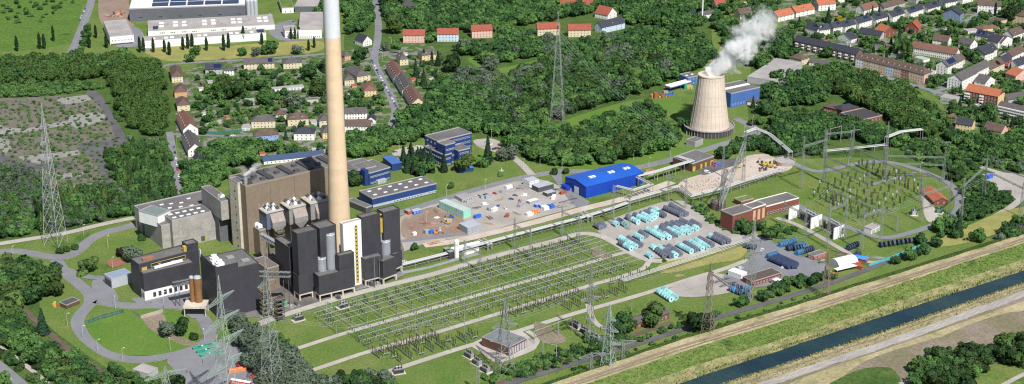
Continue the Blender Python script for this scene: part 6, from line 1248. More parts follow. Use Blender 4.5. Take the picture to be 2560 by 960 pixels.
car(1191,493,R(-30),'white','on the pale gravel yard'); car(1164,507,R(-30),'silver','on the pale gravel yard'); car(1237,485,R(-40),'red','beside the grey site cabins','car'); car(1278,499,R(-20),'blue','in the middle of the gravel yard'); car(1288,490,R(-20),'grey','in the middle of the gravel yard')
car(1957,670,R(28),'white','beside the brown vehicle shed'); car(1851,672,R(35),'silver','behind the white box store','van'); car(2055,652,R(20),'silver','beside the small brick hut'); car(2052,658,R(20),'grey','beside the small brick hut')
along((2160,186),(2300,222),9,'along the road in front of the tan apartment block',['blue','silver','white','grey','black','white','red','grey','black']); along((2320,222),(2420,196),6,'on the road beside the corner blocks',['black','blue','white','grey','silver','black']); along((2420,258),(2470,268),3,'in front of the orange-roofed apartments',['black','white','blue']); along((2300,96),(2400,62),7,'along the upper road of the white row',['white','grey','black','silver','white','blue','black'])
car(2284,236,R(-10),'white','by the road junction below the tan block','van'); along((2060,106),(2180,110),5,'in the lane below the white stepped row',['black','grey','white','red','silver']); car(11,941,R(-40),'black','driving on the road at the lower left corner'); car(739,60,R(80),'silver','beside the white square hall'); car(733,55,R(80),'blue','beside the white square hall'); along((676,25),(674,48),3,'on the factory side road',['grey','white','black']); car(559,148,R(10),'red','by the dark-roofed solar house','car'); car(866,134,R(0),'red','left of the chimney near the cottages','car')
car(1560,0+400,0,'white','x') if False else None
# trucks, trailer, skips
def box_part(t,nm,x0,y0,z0,x1,y1,z1,m): return MB().box(x0,y0,z0,x1,y1,z1).obj(nm,m,t)
RED=mat('truck_red',(.55,.035,.03),.45,.1); ORG=mat('container_orange',(.75,.22,.06),.5,.1); GRN=mat('skip_green',(.05,.33,.22),.55,.15,rnd=.4); CBL=mat('container_blue',(.03,.13,.55),.5,.1); MINT=mat('container_mint',(.30,.62,.48),.5,.08,lines=(2.4,2.6,.8,0)); RUST=mat('rust_red',(.36,.10,.05),.7,.2); TARP=mat('blue_tarpaulin',(.05,.28,.72),.5,.12); WOOD=mat('timber',(.50,.32,.15),.8,.2); CGY=mat('container_grey',(.33,.35,.38),.5,.1,lines=(1.2,6,.85,0))
a_=R(-20); t=thing('semi_trailer','red and white semi-trailer with white lettering cut by the lower edge','trailer',g(578,961),a_); box_part(t,'box',0,-1.3,1.2,14,1.3,3.9,RED); box_part(t,'roof',-.02,-1.32,3.9,14.02,1.32,4.0,WHITEC)
for x in (9.5,11,12.5,1.5):
    for y in (-1.1,1.1): link('wheel',WHEEL,t,(x,y,.5),0,1.5)
lettering('PARATORI',2.0,t,(2.0,-1.33,1.8),WHITEC)
t=thing('truck','red flatbed truck parked by the willows','truck',g(603,920),R(-40)); box_part(t,'cab',3.2,-1.2,.6,5.4,1.2,3,RED); box_part(t,'bed',-3.5,-1.2,.9,3,1.2,1.6,RED)
for x in (-2.5,-1.2,4.2):
    for y in (-1,1): link('wheel',WHEEL,t,(x,y,.5),0,1.4)
for k,(x,y) in enumerate(((572,932),(592,928))):
    t=thing('roll_container','open orange roll container in the truck yard, %s'%['left one','right one'][k],'container',g(x,y),R(15)); box_part(t,'side_wall',0,-1.2,.3,6,-1.0,2.3,ORG); box_part(t,'side_wall',0,1.0,.3,6,1.2,2.3,ORG); box_part(t,'end_wall',0,-1,.3,.2,1,2.3,ORG); box_part(t,'end_wall',5.8,-1,.3,6,1,2.3,ORG); box_part(t,'floor',0.2,-1,.3,5.8,1,1.6,LG)
t=thing('grabber','rust-orange scrap grabber frame beside the trailer','grabber',g(630,945),R(10)); MB().bar((0,0,0),(1,0,5),.3).bar((1,0,5),(4,0,3),.3).bar((4,0,3),(4.5,0,.3),.3).bar((3,1,0),(1,0,5),.25).obj('arm',RUST,t); box_part(t,'base',-1.5,-1.5,0,1.5,1.5,1.4,RUST)
for k in range(12):
    x=484+(k%4)*13+(k//4)*9; y=874+(k//4)*9-(k%4)*3; t=thing('skip','green waste skip in the cluster behind the many-armed pylon','skip',g(x,y),R(20)); t['group']='green skips in the truck yard'; b=MB(); b.add([(0,-1,.2),(5,-1,.2),(5,1,.2),(0,1,.2),(-.6,-1.1,1.8),(5.6,-1.1,1.8),(5.6,1.1,1.8),(-.6,1.1,1.8)],[(0,3,2,1),(0,1,5,4),(1,2,6,5),(2,3,7,6),(3,0,4,7)]); b.obj('shell',GRN,t); box_part(t,'load',-.4,-1,1.2,5.4,1,1.5,[GRN,WHITEC,RUST,GALV][k%4])
def cabin(lab,px,py,rz,L_,W_,H_,m,rm=None,nm='site_container',cat='container',win=0,stack=1):
    t=thing(nm,lab,cat,g(px,py),rz); 
    for s in range(stack):
        z=s*H_; MB().box(0,0,z+.1,L_,W_,z+H_-.08).obj('wall',m,t); MB().box(-.06,-.06,z+H_-.08,L_+.06,W_+.06,z+H_+.02).obj('roof',rm or m,t); MB().box(-.05,-.05,z,L_+.05,.06,z+.12).box(-.05,W_-.06,z,L_+.05,W_+.05,z+.12).obj('frame',GALV,t)
        for k in range(win): link('window',winmesh(1.0,1.0),t,(L_*(k+.5)/win,-.006,z+1.1))
    foot([g(px,py)],3) if False else None
    return t
a1=R(36)
t=building('container_block','long two-storey mint green container block on the gravel yard','container block',(1158.4,528.5),(1177,522.5),A=(1105,500),by=(1160,547),wm=MINT,rm=mat('pale_container_roof',(.48,.52,.52),.6,.12,lines=(2.4,90,.7,0)),tm=MINT,par=.1,winl=(2,10)); 
t=building('container_block','grey two-row cabin block behind the mint green one','container block',(1155,498),(1184,491),A=(1133,489),by=(1155,507),wm=CGY,rm=FELTL,tm=CGY,par=.1,win=(1,5))
cabin('small grey cabin with red sign, nearest the plant road',1203,498,a1,7,5,3,CGY,win=2); cabin('second grey cabin joined to the red-signed one',1215,499,a1,5,5,3,CGY,win=1); cabin('blue and white site cabin on the brown yard',1034,538,a1,8,5,3,CBL,LGREY,win=3); cabin('rust-red site cabin beside the blue one',1021,538,a1,4,6,3,RUST,FELTL); cabin('dark grey flat-roofed shed at the edge of the concrete track',1169,586,a1,13,12,5.5,CGY,LGREY,nm='site_shed',cat='shed',win=2)
cabin('small white container at the brown yard edge',1034,590,a1,3,2.4,2.4,WHITEC); cabin('white-grey container beside the blue skip',1064,586,a1,4,3,3,CGY); cabin('bright blue skip container near the orange digger',1075,586,a1,3.5,3,2.6,CBL); cabin('white container near the plant road junction',1267,474,a1,6,2.5,2.6,WHITEC); cabin('stacked pale cabins, two high, on the yard',1324,470,a1,10,9,2.8,WHITEC,LGREY,stack=2,win=3); cabin('open-fronted shed with pale roof behind the stacked cabins',1346,482,a1,16,9,4.5,DKST,LGREY,nm='site_shed',cat='shed'); cabin('lower lean-to of the open-fronted shed',1368,493,a1,9,6,3.2,DKST,LGREY,nm='site_shed',cat='shed')
cabin('white-roofed cabin behind the orange container',1324,512,a1,9,4,2.7,CGY,WHITEC,win=2); cabin('long blue cabin row in the site camp, first',1340,520,a1,8,3,2.7,CBL,LGREY,win=2); cabin('long blue cabin row in the site camp, second',1352,522,a1,8,3,2.7,CBL,LGREY,win=2); cabin('bright blue container at the east end of the site camp',1377,523,a1,4,3,2.8,CBL); cabin('white gabled tent in front of the blue container',1361,527,a1,5,5,2.6,WHITEC,WHITEC,nm='site_tent',cat='tent'); cabin('white container beside the orange one at the concrete track',1319,542,a1,6,3,2.8,WHITEC); cabin('orange container at the concrete track',1332,538,a1,6,3,2.8,ORG); cabin('orange container roofed hut behind the blue hall',1621,440,a1,7,4,2.8,ORG); cabin('blue container on the gravel at the right edge',2471,449,a1,6,3.5,3,CBL); cabin('red container beside the white storage tent',2128,668,R(-45),9,3,3,RUST); cabin('second red container beside the white storage tent',2122,660,R(-45),9,3,3,RUST)
t=thing('tarpaulin_stack','stack under a bright blue tarpaulin beside the red containers','stack',g(2133,652),R(-30)); box_part(t,'stack',0,0,0,10,6,3,RUST); MB().add([(-.4,-.4,2.8),(10.4,-.4,2.6),(10.4,6.4,2.9),(-.4,6.4,3.0),(5,3,4)],[(0,1,4),(1,2,4),(2,3,4),(3,0,4)]).obj('tarpaulin',TARP,t)
# fence of turquoise mesh, diggers, piles
def fence(lab,pix,h,m,step=3,nm='fence',pm=None,solid=True):
    P=[g(x,y) for x,y in pix]; o=P[0]; t=thing(nm,lab,nm.replace('_',' '),o); b=MB(); k=MB()
    for p,q in zip(P,P[1:]):
        L=(q-p).length; n=max(1,int(L/step)); d=(q-p)/n
        for i in range(n+1): c=p+d*i-o; k.bar(c,c+Vector((0,0,h+.1)),.07,4)
        c0,c1=p-o,q-o
        if solid: b.add([c0+Vector((0,0,.05)),c1+Vector((0,0,.05)),c1+Vector((0,0,h)),c0+Vector((0,0,h))],[(0,1,2,3)])
        else:
            for z in (.2,h*.5,h): b.bar(c0+Vector((0,0,z)),c1+Vector((0,0,z)),.04,3)
    b.obj('panel',m,t); k.obj('post',pm or GALV,t); return t
TQ=mat('turquoise_mesh',(.06,.42,.46),.7,.15); FG=mat('fence_grey',(.30,.32,.34),.6,.1)
fence('turquoise screened fence sloping along the dyke road',[(2172,667),(2215,652),(2262,633),(2312,613)],2.2,TQ); fence('teal fence round the small bed on the lawn',[(218,806),(262,790),(308,778),(309,783),(263,796),(219,811)],1.6,mat('dull_teal_mesh',(.05,.13,.12),.8,.2)); fence('grey panel fence between the black towers and the switchyard',[(1005,685),(1070,672),(1130,655),(1200,636)],2.0,FG); fence('thin wire fence in front of the black towers',[(700,806),(780,784),(860,760),(1000,716)],2.2,FG,solid=False); fence('long wire fence behind the rear switchyard',[(1010,700),(1130,668),(1290,622),(1450,575),(1480,572)],2,FG,solid=False); fence('white low wall along the wood at the lower left',[(16,800),(40,838),(72,872)],1.2,WHITE); fence('wire fence along the railway below the switch house',[(1240,935),(1340,905),(1440,870)],1.6,FG,solid=False); fence('green garden fence behind the parking lane',[(505,337),(560,332),(606,328)],1.8,mat('green_mesh',(.02,.16,.15),.8,.1)); fence('grey wall edging the loop road at the relay house',[(2448,404),(2502,424),(2560,444)],1.4,FG)
p=g(160,592)
r=thing('retaining_wall','sloping concrete retaining wall sunk in the lawn','wall',g(352,790),R(0)); q=[g(332,784),g(352,798),g(408,782),g(410,770)]; o_=g(352,790); b=MB()
for a_,b_ in zip(q,q[1:]): b.add([a_-o_,b_-o_,b_-o_+Vector((0,0,3)),a_-o_+Vector((0,0,3))],[(0,1,2,3)])
b.obj('panel',mat('stained_concrete',(.40,.34,.28),.9,.15),r)
def digger(lab,px,py,rz,m,s=1):
    t=thing('digger',lab,'digger',g(px,py),rz,None,s); MB().box(-1.8,-1.3,0,1.8,-.7,.8).box(-1.8,.7,0,1.8,1.3,.8).obj('track',DKST,t); MB().box(-1.6,-1.1,.8,1.2,1.1,2.0).obj('body',m,t); MB().box(0,.1,2.0,1.2,1.1,3.1).obj('cab',GLASS,t); MB().bar((1,-.3,1.6),(3.6,-.3,4),.25).bar((3.6,-.3,4),(5.4,-.3,1.4),.2).obj('arm',m,t); MB().box(5,-.9,.4,5.9,.3,1.4).obj('bucket',DKST,t)
digger('orange digger on the brown yard by the blue skip',1090,585,R(10),ORG); digger('yellow loader in the middle of the brown yard',1118,560,R(150),YEL); digger('blue and red loader on the brown yard',1129,545,R(170),CBL); digger('first yellow digger at the demolition mound',1908,415,R(120),YEL,1.5); digger('second yellow digger at the demolition mound',1926,418,R(60),YEL,1.5); digger('yellow digger beside the slanted girder',1843,420,R(30),YEL,1.3); digger('orange digger near the factory site',300,34,R(10),ORG); digger('small digger on the factory building site',285,36,R(100),DKST)
def pile(nm,lab,cat,px,py,rz,n,L_,sp,m,h=.5,kind='bar'):
    t=thing(nm,lab,cat,g(px,py),rz); ms=m if isinstance(m,list) else [m]
    for k,mm in enumerate(ms):
        b=MB()
        for i in range(k,n,len(ms)):
            x,y=rng.uniform(-sp,sp),rng.uniform(-sp*.6,sp*.6); z=rng.uniform(.1,h)
            if kind=='bar': a=rng.normal()*.12; l=L_*rng.uniform(.6,1); b.bar((x-l/2,y-l/2*a,z),(x+l/2,y+l/2*a,z),.16,4)
            else:
                s=rng.uniform(.3,1)*L_; b.box(x-s/2,y-s/2,0,x+s/2,y+s/2,z*s+.2)
                if n<=60: b.obj('lump',mm,t); b=MB()
        if not b.v: continue
        lo_=b.obj('timber' if kind=='bar' else 'rubble',mm,t)
        if kind!='bar': lo_['kind']='stuff'
pile('timber_pile','pile of timber and rusty beams at the start of the concrete track','pile',1092,606,R(36),26,9,6,[WOOD,RUST,CONCP]); pile('timber_pile','heap of pale planks beside the dark shed','pile',1224,560,R(-35),14,8,3,WOOD); pile('beam_pile','rusty steel beams lying on the brown yard','pile',1066,560,R(-5),8,9,5,RUST); pile('pipe_pile','scattered grey pipes and beams east of the site camp','pile',1410,510,R(30),40,6,10,[GALV,DKST]); pile('pipe_pile','scattered dark scrap behind the white container','pile',1298,470,R(10),34,5,9,[DKST,GALV]); pile('brick_pile','rust-red block stacks at the left yard of the cooling tower','pile',1650,242,R(15),18,3,9,[RUST,WOOD],kind='box',h=2); pile('tarpaulin_pile','blue sacks and tarpaulins in the wood yard left of the cooling tower','pile',1667,236,R(10),10,3,6,CBL,kind='box',h=2); pile('crate_pile','yellow crates beside the canopy shed','pile',1722,222,R(15),9,3,5,[YEL,GRN],kind='box',h=2)
pile('rubble_pile','pink rubble heap in the demolition site','pile',1770,462,R(30),420,.8,17,[GR['rubble'],CONCP],kind='box',h=1.6); pile('scrap_pile','blue and red scrap containers by the demolition yard','pile',1793,413,R(30),8,4,5,[RUST,CBL],kind='box',h=1.2); pile('scrap_pile','machine scrap around the yellow diggers','pile',1915,418,R(30),16,2.0,12,[YEL,RUST,DKST],kind='box',h=2); pile('rubble_pile','small debris on the factory building site','pile',290,40,R(0),30,2,10,[CONCP,RUST,DKST],kind='box',h=1); pile('white_heap','small white sandbag heap on the brown yard','pile',1092,545,0,12,1.4,2,WHITEC,kind='box',h=1); pile('sand_heap','pale sand heap behind the yellow loader','pile',1118,553,0,40,1.6,3,GR['rubble'],kind='box',h=1.5); pile('pipe_pile','dark rail material beside the railway siding at the kiosk','pile',2110,645,R(-35),60,6,18,[DKST,RUST]); pile('pipe_pile','turquoise and grey profiles beside the fence','pile',2200,645,R(-30),14,9,5,[GALV,LGREY]); pile('yellow_machine','yellow machine parts beside the small brown shed','machine',140,764,R(10),14,1.8,3,[YEL,RUST],kind='box',h=1.6)
t=thing('round_basin','dark round brick basin under the tall gantry','basin',g(1795,520)); MB().lathe([(6.5,0),(6.2,6),(5.6,6.2),(5.4,5)],28,cap=False).obj('wall',mat('basin_brick',(.14,.10,.09),.9,.2),t); MB().lathe([(5.4,4.9),(.1,5.0)],28).obj('cover',FELT,t)
t=thing('round_basin','round grey concrete basin beside the diggers','basin',g(1962,408)); MB().lathe([(9,0),(9,3),(8.2,3),(8.2,2)],32,cap=False).obj('wall',CONC,t); MB().lathe([(8.2,1.9),(.1,2)],32).obj('cover',FELTL,t)
t=thing('tank_cylinder','small white cylindrical tank lying beside the pipe bridge','tank',g(1905,372),R(-30)); b=MB(); b.lathe([(.5,-.4),(1.4,0),(1.4,7),(.5,7.4)],16); b.v=[(z,y,x+1.6) for x,y,z in b.v]; b.obj('shell',WHITEC,t)
for x in (1.5,5.5): box_part(t,'saddle',x-.3,-1,0,x+.3,1,.8,CONC)
# the walker and the road worker
def person(lab,px,py,top_,leg,h=1.75,z=0):
    p=g(px,py,z); b=MB()
    prof=[(.0,1.0,.10,.11),( .0,0,0,0)]
    me=bpy.data.meshes.new('person'); vs=[(0,0,.95),(0,0,1.2),(0,0,1.42),(0,0,1.52),(0,0,1.68),(.2,0,1.4),(.28,.05,1.12),(.27,.12,.88),(-.2,0,1.4),(-.28,-.05,1.12),(-.27,-.12,.88),(.1,.08,.9),(.12,.14,.5),(.12,.1,.06),(-.1,-.05,.9),(-.12,-.14,.5),(-.12,-.22,.08)]
    es=[(0,1),(1,2),(2,3),(3,4),(2,5),(5,6),(6,7),(2,8),(8,9),(9,10),(0,11),(11,12),(12,13),(0,14),(14,15),(15,16)]
    me.from_pydata(vs,es,[]); o=link('person',me,None,p); sm=o.modifiers.new('skin','SKIN'); rad=[.15,.15,.17,.06,.11,.07,.05,.04,.07,.05,.04,.09,.07,.05,.09,.07,.05]
    for i,v in enumerate(me.skin_vertices[0].data): v.radius=(rad[i]*1.15,rad[i]); v.use_root=(i==0)
    o.modifiers.new('sub','SUBSURF').levels=1; me.materials.append(leg)
    MB().lathe([(.19,.9),(.2,1.15),(.22,1.4),(.1,1.5)],10).obj('jacket',top_,o)
    MB().lathe([(.04,1.62),(.13,1.66),(.13,1.76),(.05,1.82)],10).obj('hair',mat('dark_hair',(.03,.02,.015),.8,.1),o); return tag(o,lab,'person')
CLD=mat('dark_cloth',(.03,.03,.04),.9,.1); person('person in dark clothes walking on the dyke track below the rust-brown pylon',1762,853,mat('purple_cloth',(.08,.04,.08),.9,.1),CLD,z=3.7); person('person in a red and blue outfit walking on the plant road by the white arcade',378,758,mat('red_cloth',(.5,.08,.06),.9,.1),mat('blue_cloth',(.05,.08,.3),.9,.1))
# lamps
def lamp(px,py,rz,where,h=9):
    global LP0
    if LP0 is None:
        t=thing('street_lamp','x','street lamp',(0,0,0)); MB().bar((0,0,0),(0,0,h),.13,6,.08).obj('pole',mat('lamp_pole_grey',(.55,.56,.56),.5,.1),t); MB().bar((0,0,h),(1.3,0,h+.25),.07,5).obj('arm',mat('lamp_pole_grey',(.5,.5,.5)),t); MB().box(1.0,-.2,h+.15,2.0,.2,h+.38).obj('lamp_head',WHITEC,t); LP0=t; c=t
    else: c=copy_tree(LP0)
    c.location=g(px,py); c.rotation_euler=(0,0,rz); c['label']='grey street lamp '+where; c['group']='street lamps '+where
LP0=None
for (x,y) in ((169,814),(208,845),(245,880),(307,902)): lamp(x,y,R(20),'along the outer side of the curved plant road')
for (x,y) in ((426,877),(512,855),(289,772)): lamp(x,y,R(110),'on the inner lawn edge of the curved plant road')
for (x,y) in ((32,645),(282,673),(270,618),(210,590)): lamp(x,y,R(60),'around the road junction by the tall left pylon')
lamp(409,759,R(0),'in front of the white arcade')
for (x,y) in ((1066,557),(1213,476),(1116,490)): lamp(x,y,R(60),'beside the navy hall and its yard')
for (x,y) in ((1309,421),(1350,415),(1405,424),(1622,418),(1584,400),(1676,393)): lamp(x,y,R(-60),'along the plant road below the wood')
for (x,y) in ((1881,315),(1930,262),(1860,341)): lamp(x,y,R(60),'along the road right of the cooling tower')
for (x,y) in ((998,375),(937,392),(1058,372),(1229,350)): lamp(x,y,R(90),'in the lots behind the navy offices')
for (x,y) in ((979,114),(956,145),(1005,230)): lamp(x,y,R(180),'at the crossroads of the town street')
for (x,y) in ((2404,520),(2300,432),(2120,418)): lamp(x,y,R(0),'along the loop road of the substation')
t=thing('thin_mast','thin white radio mast at the top edge among the houses','mast',g(1755,56)); MB().bar((0,0,0),(0,0,60),.9,8,.6).obj('pole',WHITEC,t)
p=g(1250,438); t=thing('fountain','small white fountain jet in the garden pond by the office tower','fountain',g(1254,427)); MB().lathe([(2.2,0),(2.2,.4),(1.8,.4),(1.8,.2)],16).obj('rim',CONC,t); MB().lathe([(.4,.2),(.15,2.2),(.5,2.6)],8).obj('jet',WHITEC,t)
# garden sheds scattered among the houses
SH=[(505,215),(520,210),(498,228),(566,300),(585,305),(545,312),(520,318),(640,290),(700,262),(460,300),(505,290),(880,220),(873,232),(868,245),(885,190),(1030,205),(1060,190),(1075,205),(1010,140),(650,390),(620,385),(780,380),(800,385),(2060,108),(2215,120),(2245,115),(2330,95),(2380,80),(2440,110),(2490,100),(2120,120),(2170,108),(2350,130),(2310,118),(2410,100),(2530,95),(2400,180),(2550,185),(2440,270),(2520,330),(1840,150),(1870,165),(1620,20),(1640,32),(1660,18),(1860,12),(1900,20),(1930,8)]
for k,(x,y) in enumerate(SH):
    zone='in the western gardens' if x<830 else 'in the central gardens' if x<1100 else 'in the gardens at the top' if x<1950 else 'in the eastern gardens'
    c_=[('brown',TILEB,BROWNC),('grey',FELTL,GREYW),('white',FELTL,WHITE),('red-roofed',TILER,WOOD)][k%4]; p=g(x,y); a=R(rng.uniform(0,60)); L_,W_=rng.uniform(3,6),rng.uniform(3,4.5)
    t=thing('garden_shed','small %s garden shed %s'%(c_[0],zone),'shed',p,a,'small %s garden sheds %s'%(c_[0],zone)); wall_box(t,L_,W_,2.3,c_[2]); pitched(t,L_,W_,2.3,'gx',.9,c_[1],c_[2],.25,.1); rect_foot(p,a,L_,W_,.5)

for k,(x,y,n_,c_,w_) in enumerate(((1190,520,16,[GALV,DKST],'beside the mint green block'),(1250,500,14,[WOOD,GALV],'in the middle of the gravel yard'),(1300,505,16,[DKST,RUST],'near the site camp'),(1225,545,14,[RUST,DKST],'on the southern gravel yard'),(1290,535,18,[GALV,WOOD],'left of the orange container'),(1395,475,20,[DKST,GALV],'behind the site camp'),(1430,498,20,[GALV,DKST],'near the blue hall apron'),(1140,570,12,[RUST,WOOD],'on the brown yard, right part'),(1030,570,12,[RUST,GALV],'on the brown yard, left part'),(1090,528,10,[DKST,WOOD],'on the brown yard, upper part'),(2100,640,18,[GALV,RUST],'by the kiosk siding'),(2080,680,14,[RUST,WOOD],'near the white storage tent'),(1700,690,12,[WOOD,GALV],'on the lawn by the bus ducts'))):
    pile('material_pile','loose pile of bars and pipes '+w_,'pile',x,y,R(25+30*k),n_,5,3.2,c_,.8)
for k,(x,y,c_,w_) in enumerate(((1213,512,'white','between the cabins of the gravel yard'),(1245,516,'blue','in the open gravel yard'),(1262,522,'white','near the open gravel yard middle'),(1310,490,'white','left of the site camp'),(1345,535,'silver','at the concrete track by the site camp'),(1100,575,'white','on the brown yard'),(1768,432,'white','at the yellow roller doors'),(1985,672,'black','on the asphalt drum yard'),(1905,625,'white','at the drum yard crossing'),(1900,690,'grey','behind the brown vehicle shed'),(1010,655,'white','at the foot of the black towers'))):
    car(x,y,R(20+50*k),c_,w_,'van' if k%3==0 else 'car')
for k,(x,y,m_,L_,H_) in enumerate(((1222,528,CGY,6,2.7),(1234,531,WHITEC,6,2.7),(1270,545,RUST,5,2.5),(1188,548,CBL,6,2.7),(1300,520,CGY,7,2.8),(1386,500,WHITEC,6,2.7),(1403,488,RUST,6,2.5),(1256,484,CGY,5,2.6))):
    cabin(['grey container south of the mint block','white container south of the mint block','rusty container at the yard edge','blue container below the mint block','grey container west of the site camp','white container east of the site camp','rusty container east of the site camp','grey cabin near the plant road'][k],x,y,R(36+(k%3)*20),L_,2.6,H_,m_)

# open strips in front of house fronts that the photograph shows free of trees
for q in ([(1005,108),(1235,98),(1235,120),(1005,128)],[(1340,92),(1480,94),(1480,112),(1340,110)],[(1500,86),(1565,74),(1568,94),(1505,104)],[(2140,170),(2312,214),(2306,226),(2134,180)],[(1984,124),(2139,160),(2136,170),(1980,132)],[(2276,134),(2388,153),(2386,162),(2274,144)],[(1519,52),(1545,44),(1548,60),(1520,66)]):
    foot([g(*p) for p in q],3)
# ================================================================ trees
def crown_arrays(style,seed,n,leaf):
    r=np.random.default_rng(seed); C=[];N=[]
    if style in('broad','plane','willow','bush'):
        hgt_={'broad':1.35,'plane':1.2,'willow':1.4,'bush':.75}[style]; nl={'broad':7,'plane':12,'willow':13,'bush':6}[style]
        lumps=[]
        for i in range(nl):
            a=r.uniform(0,2*PI); q=math.sqrt(r.uniform(0,1))*.66; z=r.uniform(-.25,1)*(1-.55*q)*hgt_*.62; lumps.append((q*math.cos(a),q*math.sin(a),z,r.uniform(.27,.55)))
        lumps.append((0,0,.1,.55)); w=np.array([l[3]**2 for l in lumps]); w/=w.sum(); idx=r.choice(len(lumps),n,p=w); Lm=np.array(lumps)[idx]
        d=r.normal(size=(n,3)); d[:,2]+=.35; d/=np.linalg.norm(d,axis=1)[:,None]; rad=Lm[:,3]*r.uniform(.82,1.08,n); C=Lm[:,:3]+d*rad[:,None]*np.array([1,1,.85]); N=d+r.normal(size=(n,3))*.38
        if style=='willow': N+=np.array([0,0,.2])
        C[:,2]+=.45*hgt_
    elif style=='conifer':
        z=1-np.sqrt(r.uniform(0,1,n)); a=r.uniform(0,2*PI,n); rr=(1-z)*.42*(.75+.35*np.abs(np.sin(z*26)))*r.uniform(.6,1.05,n); C=np.stack([rr*np.cos(a),rr*np.sin(a),z*2.0+.1],1); N=np.stack([np.cos(a),np.sin(a),np.full(n,.7)],1)+r.normal(size=(n,3))*.3
    elif style in('cypress','poplar'):
        w={'cypress':.20,'poplar':.36}[style]; z=r.uniform(0,1,n)**.9; a=r.uniform(0,2*PI,n); rr=w*np.sin(PI*np.clip(z*.93+.07,0,1))**.55*r.uniform(.75,1.1,n)*(1+.15*np.sin(a*3+z*9)); C=np.stack([rr*np.cos(a),rr*np.sin(a),z*2.0+.05],1); N=np.stack([np.cos(a),np.sin(a),np.full(n,.35)],1)+r.normal(size=(n,3))*.35
    N/=np.linalg.norm(N,axis=1)[:,None]; T=np.cross(N,r.normal(size=(n,3))); T/=np.linalg.norm(T,axis=1)[:,None]+1e-9; B=np.cross(N,T); s=leaf*r.uniform(.6,1.25,n)[:,None]
    V_=np.stack([C-T*s-B*s*.7,C+T*s-B*s*.7+N*s*.2,C+T*s*.8+B*s*.7,C-T*s*.8+B*s*.7-N*s*.15],1).reshape(-1,3); return V_
def mesh_from_quads(name,V_,mats,mi=None):
    me=bpy.data.meshes.new(name); n=len(V_)//4; me.vertices.add(len(V_)); me.vertices.foreach_set('co',V_.astype(np.float32).ravel()); me.loops.add(n*4); me.loops.foreach_set('vertex_index',np.arange(n*4,dtype=np.int32)); me.polygons.add(n); me.polygons.foreach_set('loop_start',np.arange(0,n*4,4,dtype=np.int32)); me.polygons.foreach_set('loop_total',np.full(n,4,dtype=np.int32))
    for m in mats: me.materials.append(m)
    if mi is not None: me.polygons.foreach_set('material_index',mi.astype(np.int32))
    me.update(calc_edges=True); return me
LM={'dark':leafmat('foliage_dark',(.035,.070,.023),(.050,.092,.029)),'mid':leafmat('foliage_mid',(.060,.110,.031),(.078,.134,.038)),'light':leafmat('foliage_light',(.088,.15,.04),(.105,.17,.046)),'plane':leafmat('foliage_plane',(.078,.138,.034),(.058,.112,.028),.3),'grey':leafmat('foliage_silver',(.135,.17,.12),(.09,.125,.08),.6),
    'cyp':leafmat('foliage_cypress',(.016,.038,.014),(.024,.05,.018),.5),'conif':leafmat('foliage_conifer',(.018,.045,.02),(.028,.06,.024),.8),'yellow':leafmat('foliage_yellow',(.36,.30,.03),(.28,.26,.03),.2),'copper':leafmat('foliage_copper',(.05,.022,.025),(.035,.02,.02),.3)}
BARK=mat('bark',(.09,.07,.055),.9,.2)
def trunk_mesh(style,seed):
    r=np.random.default_rng(seed+99); b=MB()
    if style in('cypress','poplar','conifer'): b.bar((0,0,0),(0,0,1.3),.035,5,.01)
    else:
        b.bar((0,0,0),(0,0,.34),.055,6,.04)
        for k in range(5): a=r.uniform(0,2*PI); b.bar((0,0,.28),(.35*math.cos(a),.35*math.sin(a),.75),.03,4,.01)
    return b.mesh('trunk',BARK)
# kind -> (object name, crown style, [material keys], quads near, leaf size, height/width factor)
KIND={'broad':('broadleaf_tree','broad',['dark','mid','mid','light'],900,.105),'dark':('broadleaf_tree','broad',['dark','dark','mid'],900,.105),'plane':('plane_tree','plane',['plane'],1100,.095),'willow':('silver_willow','willow',['grey'],1000,.085),'light':('broadleaf_tree','broad',['light'],900,.105),'mid_':('broadleaf_tree','broad',['mid'],900,.09),
      'conifer':('conifer','conifer',['conif'],700,.085),'cypress':('cypress','cypress',['cyp'],420,.085),'poplar':('poplar','poplar',['mid','mid','dark','light'],520,.09),'bush':('bush','bush',['mid','light','dark'],420,.15),'gbush':('bush','bush',['grey','mid'],420,.15),'yellow':('yellow_tree','broad',['yellow'],700,.11),'copper':('copper_tree','broad',['copper'],700,.11)}
CMESH={}
def crown(kind,var,mk):
    k=(kind,var,mk)
    if k not in CMESH:
        nm,st,_,n,lf=KIND[kind]; CMESH[k]=(mesh_from_quads('crown',crown_arrays(st,hash((st,var))%9999 if False else var*17+len(st),n,lf),[LM[mk]]),trunk_mesh(st,var))
    return CMESH[k]
def inpoly(x,y,P):
    c=False; n=len(P); j=n-1
    for i in range(n):
        xi,yi=P[i];xj,yj=P[j]
        if (yi>y)!=(yj>y) and x<(xj-xi)*(y-yi)/(yj-yi)+xi: c=not c
        j=i
    return c
FB=[(min(p[0] for p in P)-m-4,max(p[0] for p in P)+m+4,min(p[1] for p in P)-m-4,max(p[1] for p in P)+m+4,P,m) for P,m in FOOT]
def blocked(x,y,r):
    for x0,x1,y0,y1,P,m in FB:
        if x0<x<x1 and y0<y<y1:
            if inpoly(x,y,P): return True
            rr=m+r; n=len(P)
            for i in range(n):
                ax,ay=P[i];bx,by=P[(i+1)%n];dx,dy=bx-ax,by-ay;L2=dx*dx+dy*dy or 1e-9;t=max(0,min(1,((x-ax)*dx+(y-ay)*dy)/L2))
                if (ax+t*dx-x)**2+(ay+t*dy-y)**2<rr*rr: return True
    return False
CAND=[]  # x,y,z,kind,size,label
